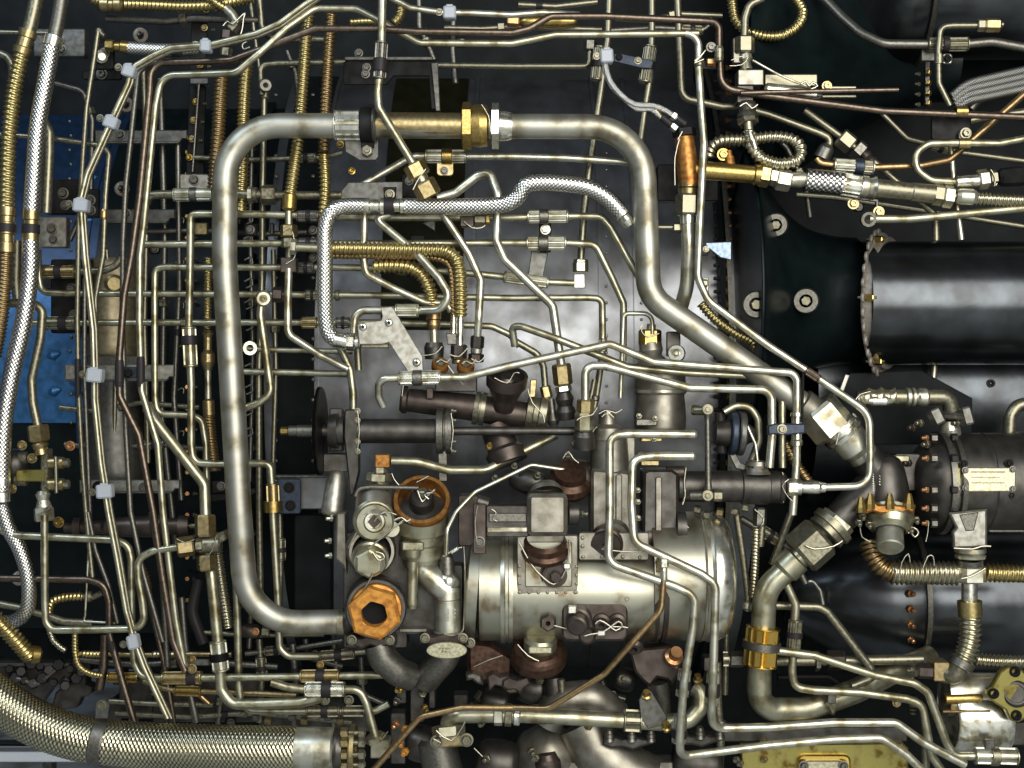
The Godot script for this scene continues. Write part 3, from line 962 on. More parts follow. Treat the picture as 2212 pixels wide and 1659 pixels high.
	t = pipe("pipe leaving the braided hose and ending at dark pump nut", "steel", 8.5, [0, 0, 0, 0, -10], [952, 455, 1013, 548, 1039, 606, 1034, 690, 1031, 735], 26)
	nut(t, "cast_dark", Vector3(1032, 726, -5), Vector3(1030, 752, -10), 15); collar(t, "bright", Vector3(1030, 750, -10), Vector3(1029, 764, -12), 13)
	nut(t, "rust_brown", Vector3(1029, 764, -12), Vector3(1028, 782, -14), 17)
	wire(t, [1018, 775, 1035, 782, 1048, 770], 6)
	t = pipe("arched pipe rising over the braid and ending in bright union", "steel", 9.5, [-30, -30, -25, -20, -5, 5, 5, 5, 5], [945, 428, 985, 416, 1030, 380, 1058, 372, 1076, 420, 1072, 520, 1090, 560, 1194, 660, 1214, 800], 26)
	nut(t, "tinted", Vector3(1212, 786, 5), Vector3(1217, 832, 0), 21, "union_nut"); nut(t, "bright", Vector3(1216, 834, 0), Vector3(1218, 846, 0), 18)
	lathe(t, "fitting", "cast_dark", Vector3(1218, 846, 0), Vector3(1224, 905, -10), [0, 14, 0.25, 20, 0.5, 16, 0.7, 22, 1, 20, 1, 0], 20)
	t = pipe("hook shaped pipe ending in a sleeve behind the silver plate", "steel", 9.0, [0, 0, 0, 10, 20, 26, 20, 5, 0, 0], [842, 462, 816, 472, 822, 482, 905, 552, 948, 600, 972, 640, 950, 670, 900, 671, 766, 670, 764, 740], 26)
	sleeve(t, 853, 671, 905, 671, 12, 14, "steel", "")
	t = pipe("zigzag pipe between hook pipe and bronze bellows", "steel", 8.0, -12, [787, 462, 786, 560, 790, 592, 853, 624, 920, 655, 962, 655, 975, 672], 22)
	t = pipe("banjo ended tube curving left behind the big pipe", "olive", 8.6, -60, [566, 644, 562, 680, 574, 760, 586, 850, 560, 870, 518, 886], 26)
	lathe(t, "banjo_end", "steel", Vector3(570, 645, -66), Vector3(569, 645, -44), [0, 18, 0.7, 18, 1, 14, 1, 9, 0.5, 0], 22)
	nut(t, "rust_brown", Vector3(590, 636, -70), Vector3(612, 637, -70), 17)
	t = pipe("tube falling from the block nut and joining its neighbour below", "steel", 8.2, -30, [624, 580, 622, 640, 622, 722, 690, 766, 752, 798], 24)
	t = pipe("pipe from braid elbow bending down to shaft bracket", "olive", 8.4, -40, [730, 742, 742, 765, 757, 800, 763, 850, 763, 886], 30)
	t = pipe("tube straight under the silver plate corner", "dim", 8.0, -60, [772, 745, 775, 800])
	# front lines to the actuator
	t = pipe("long front line with bright sleeve under the silver plate", "steel", 8.6, [30, 40, 55, 55, 55, 55, 55, 52, 50, 50, 50], [828, 878, 818, 855, 818, 818, 870, 816, 1003, 815, 1106, 789, 1318, 743, 1412, 782, 1722, 806, 1721, 1000, 1712, 1112], 22)
	sleeve(t, 860, 817, 953, 815, 55, 15, "bright", "dull", 0.34, 0.56)
	lathe(t, "coupling", "bright", Vector3(1721, 890, 50), Vector3(1721, 964, 50), [0, 9, 0.02, 13, 0.12, 14, 0.15, 11, 0.8, 11, 0.85, 13, 0.97, 13, 1, 9], 18)
	t = pipe("line running just under the long front one, turning down beside it", "olive", 8.2, [-10, 0, 10, 20, 24, 24, 24, 24], [1112, 748, 1106, 706, 1126, 705, 1206, 733, 1356, 793, 1480, 805, 1689, 815, 1690, 1010], 20)
	t = pipe("front line rising from union nut and turning down at right", "steel", 9.0, 62, [1264, 880, 1264, 790, 1306, 790, 1489, 838, 1667, 842, 1668, 940, 1662, 1010], 26)
	nut(t, "tinted", Vector3(1265, 862, 62), Vector3(1264, 892, 58), 19); collar(t, "dull", Vector3(1264, 894, 58), Vector3(1264, 906, 54), 20)
	t = pipe("short tube curving down beside pump outlet", "dim", 7.5, -20, [1115, 738, 1160, 764, 1174, 790, 1178, 838], 26)
	nut(t, "tinted", Vector3(1177, 834, -20), Vector3(1183, 860, -20), 12)
	lathe(t, "clevis", "dull", Vector3(1190, 862, -20), Vector3(1196, 920, -20), [0, 8, 0.5, 8, 0.8, 14, 1, 10, 1, 0], 14)
	t = pipe("thin hoop tube arching onto the brass canister nut", "steel", 5.0, -40, [1340, 860, 1346, 700, 1347, 677, 1409, 677, 1409, 722], 20)
	# the twin pale pipes in front of the accumulator
	t = pipe("left of twin bright front pipes with flattened top end", "steel", 9.2, [130, 135, 140, 148, 150, 150, 140, 110, 90, 76, 70, 70, 70], [1492, 938, 1360, 937, 1317, 941, 1317, 1106, 1314, 1216, 1456, 1266, 1502, 1287, 1496, 1356, 1478, 1470, 1468, 1600, 1470, 1634, 1520, 1628, 1659, 1610, 1800, 1597, 1905, 1594, 1960, 1632, 2000, 1672], 30)
	lathe(t, "crimped_tip", "steel", Vector3(1484, 938, 130), Vector3(1507, 939, 130), [0, 9.4, 0.7, 9.8, 0.9, 7, 1, 0], 16)
	sleeve(t, 1480, 1446, 1473, 1505, 105, 14, "steel", "band", 0.4, 0.72)
	sleeve(t, 1470, 1545, 1466, 1606, 86, 15, "steel", "band", 0.5, 0.8)
	t = pipe("right of twin bright front pipes with flattened top end", "steel", 9.2, [130, 135, 140, 148, 150, 150, 140, 90, 70, 70, 70, 70], [1492, 985, 1410, 985, 1366, 990, 1364, 1090, 1370, 1172, 1516, 1240, 1546, 1262, 1541, 1450, 1537, 1540, 1541, 1573, 1659, 1571, 1800, 1561, 1936, 1561, 1995, 1604, 2085, 1652], 30)
	lathe(t, "crimped_tip", "steel", Vector3(1484, 985, 130), Vector3(1503, 985, 130), [0, 9.4, 0.7, 9.8, 0.9, 7, 1, 0], 16)
	sleeve(t, 1541, 1450, 1538, 1524, 98, 14, "steel", "band", 0.35, 0.75)
	# bronze capillary on the accumulator
	t = pipe("thin bronze line curving from the accumulator to the bottom edge", "gold_pipe", 6.8, [75, 80, 85, 90, 110, 130, 150, 155, 155], [802, 1668, 908, 1548, 1000, 1528, 1110, 1529, 1185, 1531, 1306, 1456, 1366, 1388, 1428, 1318, 1434, 1240], 40)
	nut(t, "bright", Vector3(1434, 1205, 155), Vector3(1434, 1226, 155), 11); collar(t, "steel", Vector3(1434, 1226, 155), Vector3(1434, 1258, 155), 8)
	t = pipe("thin pale capillary looping above the accumulator to the actuator", "steel", 4.6, [110, 110, 90, 70, 60, 50, 40], [963, 1200, 966, 1145, 985, 1106, 1026, 1063, 1148, 1004, 1226, 1016, 1276, 1021], 24)
	t = pipe("curved pipe with brown corner nut under the shaft", "olive", 9.8, [60, 60, 40, 10, -40], [846, 996, 900, 997, 970, 1016, 1050, 1016, 1200, 940], 60)
	plate(t, "corner_block", "copper", round_rect(810, 982, 842, 1010, 3), 76, 30)
	nut(t, "steel", Vector3(822, 1008, 60), Vector3(822, 1022, 60), 15); nut(t, "olive", Vector3(820, 1022, 60), Vector3(819, 1040, 60), 28)

func build_hoses() -> void:
	# far left pair
	var t := hose("gold corrugated hose down the far left edge", 20, 300, 30)
	tube_part(t, "dim", 15.0, 30, [80, -10, 72, 30, 64, 62, 58, 80], -1.0, "end_pipe")
	lathe(t, "ferrule", "tinted", Vector3(62, 66, 30), Vector3(46, 116, 30), [0, 15, 0, 20, 0.3, 19, 0.34, 16, 0.7, 16, 0.75, 20, 1, 19, 1, 12], 24)
	ribbed(t, "corr_gold", 19.0, 30, [48, 110, 30, 200, 20, 290, 16, 380, 15, 450], -1.0, 8.5, 0.22)
	lathe(t, "ferrule", "tinted", Vector3(15, 446, 30), Vector3(13, 545, 30), [0, 14, 0.02, 19, 0.2, 19, 0.22, 16, 0.34, 16, 0.36, 19, 0.6, 19, 0.62, 16, 0.78, 16, 0.8, 20, 1, 20, 1, 12], 24)
	lathe(t, "clamp_band", "band", Vector3(14.5, 484, 30), Vector3(14, 502, 30), [0, 14, 0, 21, 1, 21, 1, 14], 24)
	ribbed(t, "corr_bronze", 17.0, 30, [13, 540, 10, 610, 2, 690, -12, 770], -1.0, 6.5, 0.2)
	t = hose("long silver braided hose beside the gold one at far left", 60, 400, 36, "braided_hose")
	tube_part(t, "dull", 15.0, 36, [134, -10, 128, 30, 120, 70, 114, 92], -1.0, "end_pipe")
	lathe(t, "ferrule", "bright", Vector3(118, 76, 36), Vector3(111, 102, 36), [0, 14, 0.1, 20, 0.9, 20, 1, 15], 24)
	braided(t, "braid", 18.0, 36, [113, 94, 98, 180, 82, 270, 74, 370, 68, 456])
	lathe(t, "ferrule", "tinted", Vector3(68, 454, 36), Vector3(66, 524, 36), [0, 14, 0.02, 18, 0.3, 18, 0.32, 15, 0.44, 15, 0.6, 15, 0.62, 18, 0.98, 18, 1, 14], 24)
	lathe(t, "clamp_band", "band", Vector3(67, 485, 36), Vector3(66.5, 505, 36), [0, 14, 0, 19, 1, 19, 1, 14], 24)
	braided(t, "braid", 18.5, 36, [66, 520, 65, 590, 50, 700, 27, 800, 10, 900, 3, 1000, 4, 1060])
	lathe(t, "ferrule", "bright", Vector3(3, 1030, 36), Vector3(4, 1086, 36), [0, 14, 0.05, 19, 0.35, 19, 0.4, 15, 0.55, 15, 0.6, 19, 0.95, 19, 1, 14], 24)
	t = hose("dark braided hose curling below the far left fittings", 55, 1220, -20, "braided_hose")
	braided(t, "braid", 16.0, [0, -10, -20, -20, -30, -40, -60], [2, 1088, 18, 1140, 40, 1180, 56, 1225, 63, 1270, 58, 1318, 30, 1342, -14, 1346])
	t = hose("thick yellow gold corrugated hose end at lower left", 40, 1380, 0)
	ribbed(t, "corr_gold", 20.0, [30, 10, -20], [-16, 1330, 25, 1372, 66, 1418], -1.0, 8.0, 0.25)
	lathe(t, "end_ring", "brass", Vector3(64, 1414, -18), Vector3(90, 1414, -30), [0, 12, 0.2, 20, 0.8, 18, 1, 10, 1, 0], 20)
	t = hose("gold corrugated hose crossing the top left corner", 250, 12, -140)
	ribbed(t, "corr_gold", 14.0, -140, [195, -8, 225, 8, 300, 10, 345, 12, 400, 14, 470, 10, 545, -6], -1.0, 7.0, 0.22)
	lathe(t, "ferrule", "tinted", Vector3(214, 10, -138), Vector3(268, 11, -138), [0, 12, 0.1, 17, 0.4, 17, 0.45, 14, 0.6, 14, 0.65, 17, 0.9, 17, 1, 12], 22)
	t = hose("short gold bellows hanging from the top edge onto a slanted tube", 470, 15, -120)
	ribbed(t, "corr_gold", 12.0, -120, [452, -8, 468, 8, 490, 20], -1.0, 6.5, 0.22)
	tube_part(t, "steel", 10.0, -120, [488, 18, 502, 32, 514, 52], 10.0)
	# pairs of gold bellows passing behind the big pipe
	t = hose("orange gold bellows hose upright left of the big pipe corner", 470, 260, -110, "corrugated_hose", "hose")
	ribbed(t, "corr_bronze", 17.0, -110, [479, 158, 476, 200, 471, 290, 465, 372, 462, 430], -1.0, 7.0, 0.2)
	t = hose("yellow gold bellows hose upright touching the big pipe corner", 528, 250, -110)
	ribbed(t, "corr_gold", 15.5, -110, [534, 136, 529, 180, 525, 270, 523, 370, 520, 470], -1.0, 7.0, 0.22)
	t = hose("long gold bellows crossing behind the big pipe with nut below", 650, 250, -40)
	ribbed(t, "corr_gold", 14.5, -40, [668, 20, 660, 90, 653, 190, 645, 290, 634, 370, 626, 424], -1.0, 7.0, 0.22)
	lathe(t, "ferrule", "brass", Vector3(626, 420, -40), Vector3(624, 456, -40), [0, 12, 0.05, 16, 0.85, 16, 1, 10], 22)
	tube_part(t, "olive", 8.5, -40, [624, 452, 624, 492], 10.0, "end_pipe")
	nut(t, "tinted", Vector3(624, 486, -40), Vector3(624, 512, -40), 19); nut(t, "dim", Vector3(624, 514, -40), Vector3(625, 536, -40), 17)
	wire(t, [612, 500, 628, 492, 636, 520], -18)
	plate(t, "block", "rust_brown", [606, 556, 640, 556, 640, 588, 606, 588], -26, 30)
	tube_part(t, "dim", 8.0, -42, [625, 536, 624, 560], 10.0, "stem")
	wire(t, [618, 570, 634, 560, 638, 548], -18)
	t = hose("second long gold bellows just right of its pair", 704, 250, -45)
	ribbed(t, "corr_bronze", 14.0, -45, [716, 30, 710, 110, 705, 200, 701, 280, 699, 330], -1.0, 7.0, 0.22)
	ribbed(t, "corr_gold", 15.0, -45, [699, 332, 703, 390, 702, 430, 698, 470], -1.0, 7.5, 0.26)
	t = hose("narrow gold bellows upright behind the left side of the big pipe", 448, 620, -130)
	ribbed(t, "corr_gold", 10.0, -130, [450, 556, 449, 640, 448, 710], -1.0, 6.0, 0.22)
	lathe(t, "ferrule", "tinted", Vector3(449, 712, -130), Vector3(449, 800, -130), [0, 8, 0.1, 13, 0.2, 9, 0.5, 9, 0.6, 15, 0.8, 15, 1, 9], 18)
	tube_part(t, "steel", 7.0, -130, [449, 800, 450, 870], 10.0, "end_pipe")
	t = hose("dark gold bellows hose lower behind the big pipe", 455, 960, -120)
	lathe(t, "ferrule", "tinted", Vector3(450, 862, -120), Vector3(452, 900, -120), [0, 9, 0.1, 13, 0.9, 13, 1, 9], 18)
	ribbed(t, "corr_bronze", 15.0, -120, [451, 896, 455, 940, 462, 1000, 464, 1018], -1.0, 5.5, 0.22)
	t = hose("grey bellows hose falling beside the lower left of big pipe", 480, 1280, -60)
	ribbed(t, "corr_steel", 13.0, -60, [464, 1150, 472, 1210, 482, 1280, 494, 1356], -1.0, 6.0, 0.2)
	# the bright braid of the centre
	t = hose("bright silver braided hose bent over the middle with banded ferrule", 900, 445, 25, "braided_hose")
	woven(t, "braid", 16.5, 25, [760, 736, 735, 736, 712, 724, 704, 696, 702, 640, 702, 540, 702, 498, 712, 462, 740, 446, 790, 444])
	lathe(t, "ferrule", "bright", Vector3(785, 444, 25), Vector3(878, 445, 25), [0, 12, 0.02, 17, 0.14, 17, 0.17, 14, 0.36, 14, 0.4, 17, 0.62, 17, 0.66, 14, 0.84, 14, 0.87, 17, 0.98, 17, 1, 12], 26)
	lathe(t, "clamp_band", "band", Vector3(830, 445, 25), Vector3(852, 445, 25), [0, 14, 0, 19, 1, 19, 1, 14], 24)
	woven(t, "braid", 17.0, [25, 25, 30, 36, 36, 30, 20], [875, 445, 960, 446, 1060, 444, 1100, 438, 1122, 420, 1134, 400, 1165, 394, 1220, 397, 1270, 405, 1312, 428, 1342, 460])
	lathe(t, "ferrule", "bright", Vector3(1334, 450, 20), Vector3(1362, 486, 16), [0, 14, 0.1, 18, 0.4, 18, 0.5, 14, 0.7, 16, 1, 12, 1, 0], 22)
	lathe(t, "ferrule", "bright", Vector3(720, 732, 25), Vector3(756, 740, 25), [0, 15, 0.1, 18, 0.8, 17, 1, 14], 24)
	nut(t, "bright", Vector3(748, 738, 25), Vector3(766, 739, 25), 20); collar(t, "bright", Vector3(766, 739, 25), Vector3(776, 739, 25), 14)
	# gold bellows arching over the middle
	t = hose("pale gold bellows hose arching right then down to pump", 960, 560, 10)
	nut(t, "steel", Vector3(628, 533, 10), Vector3(641, 534, 10), 17); tube_part(t, "olive", 9.5, 10, [636, 534, 700, 537], 10.0, "end_pipe")
	collar(t, "tinted", Vector3(690, 537, 10), Vector3(706, 537, 10), 15)
	ribbed(t, "corr_gold", 17.0, [10, 10, 10, 5, 0], [704, 537, 820, 538, 920, 540, 964, 543, 986, 560, 994, 600, 995, 684], -1.0, 7.5, 0.26)
	tube_part(t, "bright", 8.0, 0, [994, 680, 993, 750], 10.0, "stem")
	nut(t, "rust_brown", Vector3(992, 744, 0), Vector3(990, 776, -6), 18); collar(t, "tinted", Vector3(990, 776, -6), Vector3(990, 786, -6), 14)
	wire(t, [972, 766, 992, 770, 1010, 752], 22)
	t = hose("narrow bronze bellows running close inside the pale gold one", 978, 600, -8)
	ribbed(t, "corr_bronze", 9.0, -8, [716, 552, 850, 553, 930, 556, 964, 566, 976, 590, 978, 640, 980, 682], -1.0, 6.5, 0.22)
	tube_part(t, "bright", 7.0, -8, [980, 680, 978, 735], 10.0, "stem")
	plate(t, "block_end", "dull", [964, 720, 986, 720, 986, 744, 966, 744], 2, 18)
	t = hose("bronze bellows hose arching down to the fat black pump nut", 930, 620, -15)
	ribbed(t, "corr_gold", 17.0, -15, [806, 576, 850, 574, 892, 580, 918, 602, 932, 640, 936, 672], -1.0, 8.5, 0.28)
	lathe(t, "ferrule", "corr_bronze", Vector3(936, 668, -15), Vector3(937, 712, -15), [0, 14, 0.1, 17, 0.5, 16, 0.55, 13, 0.8, 15, 1, 12], 24)
	tube_part(t, "olive", 9.0, -15, [937, 708, 938, 746], 10.0, "stem")
	lathe(t, "pump_nut", "cast_dark", Vector3(938, 740, -15), Vector3(938, 776, -15), [0, 9, 0, 18, 0.3, 22, 1, 20, 1, 0], 20)
	wire(t, [912, 768, 940, 764, 955, 748], 12)
	# upper right loops
	t = hose("gold bellows loop hanging from the top right of centre", 1680, 40, -60)
	ribbed(t, "corr_gold", 12.5, [-60, -60, -40, -40, -60], [1580, -10, 1588, 40, 1612, 66, 1650, 78, 1692, 76, 1724, 54, 1734, 24, 1718, -4], -1.0, 6.5, 0.24)
	t = hose("steel bellows hose folded in a flat loop above the gold tee", 1680, 330, 0)
	nut(t, "dim", Vector3(1614, 254, -5), Vector3(1617, 268, 0), 23); tube_part(t, "steel", 9.5, 2, [1616, 262, 1618, 286], 10.0, "end_pipe")
	ribbed(t, "corr_steel", 15.0, [5, 12, 14, 10, 0, -10, -20, -30], [1618, 282, 1622, 312, 1642, 340, 1684, 354, 1722, 346, 1730, 322, 1712, 302, 1670, 296, 1610, 302, 1560, 304, 1538, 318, 1532, 340], -1.0, 8.0, 0.24)
	lathe(t, "heat_sleeve", "bright", Vector3(1620, 285, 22), Vector3(1632, 322, 24), [0, 5, 0.5, 8, 1, 5, 1, 0], 14)
	t = hose("grey bellows snaking under the bright falling line", 1570, 690, -40)
	ribbed(t, "corr_gold", 12.0, -40, [1514, 655, 1545, 690, 1590, 722, 1628, 742, 1645, 780, 1652, 800], -1.0, 6.5, 0.24)
	t = hose("bronze bellows hidden behind the blue clamp of front lines", 1730, 1000, -20)
	ribbed(t, "corr_bronze", 12.0, -20, [1694, 955, 1712, 990, 1740, 1030, 1756, 1050], -1.0, 7.0, 0.24)
	t = hose("thin bellows strand falling right of the silver dome", 1634, 1200, -30)
	nut(t, "dull", Vector3(1642, 1096, -30), Vector3(1640, 1136, -30), 15); wire(t, [1630, 1100, 1650, 1120, 1645, 1135], -14)
	ribbed(t, "corr_steel", 10.0, -30, [1634, 1140, 1632, 1200, 1628, 1290], -1.0, 6.0, 0.22)
	tube_part(t, "dim", 8.0, -38, [1646, 1136, 1642, 1180], 10.0)
	# right edge
	t = hose("dark flat bundle of braided cables at the right edge", 2140, 190, -60, "cable_bundle", "cable")
	for k in 4:
		braided(t, "braid_dark", 9.5, [-60, -50, -40], [2056 + k * 4, 208 + k * 9, 2090, 182 + k * 12, 2150, 166 + k * 13, 2230, 148 + k * 13], -1.0, "cable")
	t = pipe("dark cable turning right below the braided bundle", "dull", 9.0, -70, [2096, 236, 2110, 218, 2140, 206, 2230, 182], 40, "cable", "cable")
	t = pipe("olive cable under the bundle running to right edge", "dim", 9.0, -75, [2090, 262, 2150, 250, 2230, 240], 40, "cable", "cable")
	# spring hose lower right
	t = hose("fat steel spring hose under the domed valve", 2000, 1230, -10)
	ribbed(t, "corr_bronze", 24.0, [-40, -10, 0], [1878, 1172, 1888, 1205, 1908, 1228, 1932, 1238], -1.0, 8.0, 0.22)
	ribbed(t, "corr_steel", 28.0, 0, [1924, 1236, 1990, 1237, 2068, 1238], -1.0, 8.2, 0.2)
	wire(t, [1942, 1252, 1948, 1215, 1962, 1196, 1966, 1215], 32); wire(t, [1992, 1232, 2004, 1202, 2016, 1202, 2018, 1222], 32)
	t = hose("gold bellows hose running to right edge past the nut", 2180, 1240, -20)
	ribbed(t, "corr_gold", 22.0, -20, [2126, 1236, 2180, 1238, 2240, 1240], -1.0, 8.0, 0.22)
	t = hose("upright silver bellows hose turning into corner block", 2095, 1350, 0)
	tube_part(t, "bright", 17.0, 0, [2094, 1258, 2094, 1302], 10.0, "stem")
	lathe(t, "ferrule", "corr_gold", Vector3(2094, 1296, 0), Vector3(2096, 1334, 0), [0, 18, 0.05, 26, 0.9, 26, 1, 20], 24)
	ribbed(t, "corr_steel", 25.0, 0, [2096, 1330, 2096, 1370, 2088, 1410, 2076, 1436], -1.0, 8.0, 0.2)
	lathe(t, "elbow_rim", "dull", Vector3(2082, 1424, 0), Vector3(2072, 1442, 0), [0, 20, 0.1, 28, 0.9, 28, 1, 20], 24)
	tube_part(t, "dim", 21.0, [0, 0, -10, -20], [2074, 1436, 2062, 1458, 2040, 1455], 14.0, "elbow")
	box(t, "corner_block", "tinted", 2017, 1430, 2052, 1472, 0, 50)
	nut(t, "rust_brown", Vector3(1980, 1448, -15), Vector3(2014, 1450, -15), 17); bolt(t, 1972, 1448, -15, 7, "dim", "tip", Vector3(-1, 0, 0.3), "stud")
	t = hose("thin gold bellows above the diamond flange", 2150, 1425, -60)
	ribbed(t, "corr_steel", 15.0, -60, [2106, 1424, 2160, 1428, 2240, 1430], -1.0, 7.0, 0.24)
	t = hose("yellow gold bellows behind black bracket at top centre", 850, 45, -120)
	ribbed(t, "corr_gold", 9.0, -120, [756, 48, 800, 46, 842, 52], -1.0, 6.0, 0.25)
	ribbed(t, "corr_gold", 12.0, -120, [850, 50, 864, 34, 866, 14], -1.0, 6.0, 0.22)
	t = thing("sensor_body", "crumpled gold foil wrapped sensor behind the top lines", "sensor", 1180, 48, -130)
	dome(t, "body", "brass", Vector3(1120, 48, -130), Vector3(1250, 46, -130), [0, 4, 0.1, 13, 0.3, 15, 0.5, 12, 0.75, 15, 0.95, 10, 1, 0], 14)
	nut(t, "copper_tip", Vector3(1096, 46, -130), Vector3(1122, 48, -130), 12)
	# giant braid across the bottom
	t = hose("giant silver braided hose sweeping along the lower left", 350, 1600, 60, "braided_hose")
	woven(t, "braid_big", 47.0, 60, [-70, 1462, 0, 1515, 70, 1558, 140, 1586, 215, 1602, 320, 1610, 450, 1614, 640, 1618], -1.0, 9.0, 0.11, "braid", 18.0)
	lathe(t, "clamp_band", "dull", Vector3(203, 1599, 60), Vector3(231, 1604, 60), [0, 44, 0, 50, 0.1, 51.5, 0.9, 51.5, 1, 50, 1, 44], 40)
	plate(t, "clamp_tab", "bracket", [206, 1552, 206, 1524, 214, 1512, 226, 1510, 236, 1522, 232, 1552], 92, 6)
	bolt(t, 219, 1523, 92, 8, "dim")
	lathe(t, "end_ferrule", "steel", Vector3(633, 1618, 60), Vector3(722, 1618, 60), [0, 40, 0.02, 46, 0.5, 46.5, 0.96, 46, 1, 42, 1, 30], 40)
	lathe(t, "rubber_ring", "cast_dark", Vector3(720, 1618, 50), Vector3(742, 1618, 50), [0, 30, 0, 45, 0.5, 47, 1, 44, 1, 30], 36)
	for k in [[1583, 84], [1604, 96], [1630, 96], [1652, 84]]:
		nut(t, "tinted", Vector3(736, k[0], k[1] - 10), Vector3(752, k[0], k[1] - 10), 12, "flange_nut")
		drum(t, "stud", "dim", Vector3(752, k[0], k[1] - 10), Vector3(790, k[0], k[1] - 10), 6)
		nut(t, "dim", Vector3(774, k[0], k[1] - 10), Vector3(788, k[0], k[1] - 10), 12, "flange_nut")
	lathe(t, "flange_plate", "tinted", Vector3(756, 1618, 50), Vector3(768, 1618, 50), [0, 20, 0, 50, 0.3, 53, 1, 53, 1, 20], 36)

func clip(label: String, x: float, y: float, z: float, w: float, h: float, turn: float) -> void:
	var t := thing("clip", label, "clip", x, y, z, "white clips on the paired conduit")
	var pts := []
	var q := round_rect(-w, -h, w, h, 5)
	for k in q.size() / 2:
		var v := Vector2(q[k * 2], q[k * 2 + 1]).rotated(turn)
		pts.append_array([x + v.x, y + v.y])
	var b := plate(t, "block", "clip", pts, z + 13, 24, 3.5)
	plate(b, "strap_lip", "clip", [x - w * 0.5, y - h - 3, x + w * 0.5, y - h - 3, x + w * 0.4, y - h + 5, x - w * 0.4, y - h + 5], z + 10, 6, 1)
	bolt(b, x - cos(turn) * (w + 8), y - sin(turn) * (w + 8), z, 6, "dim")

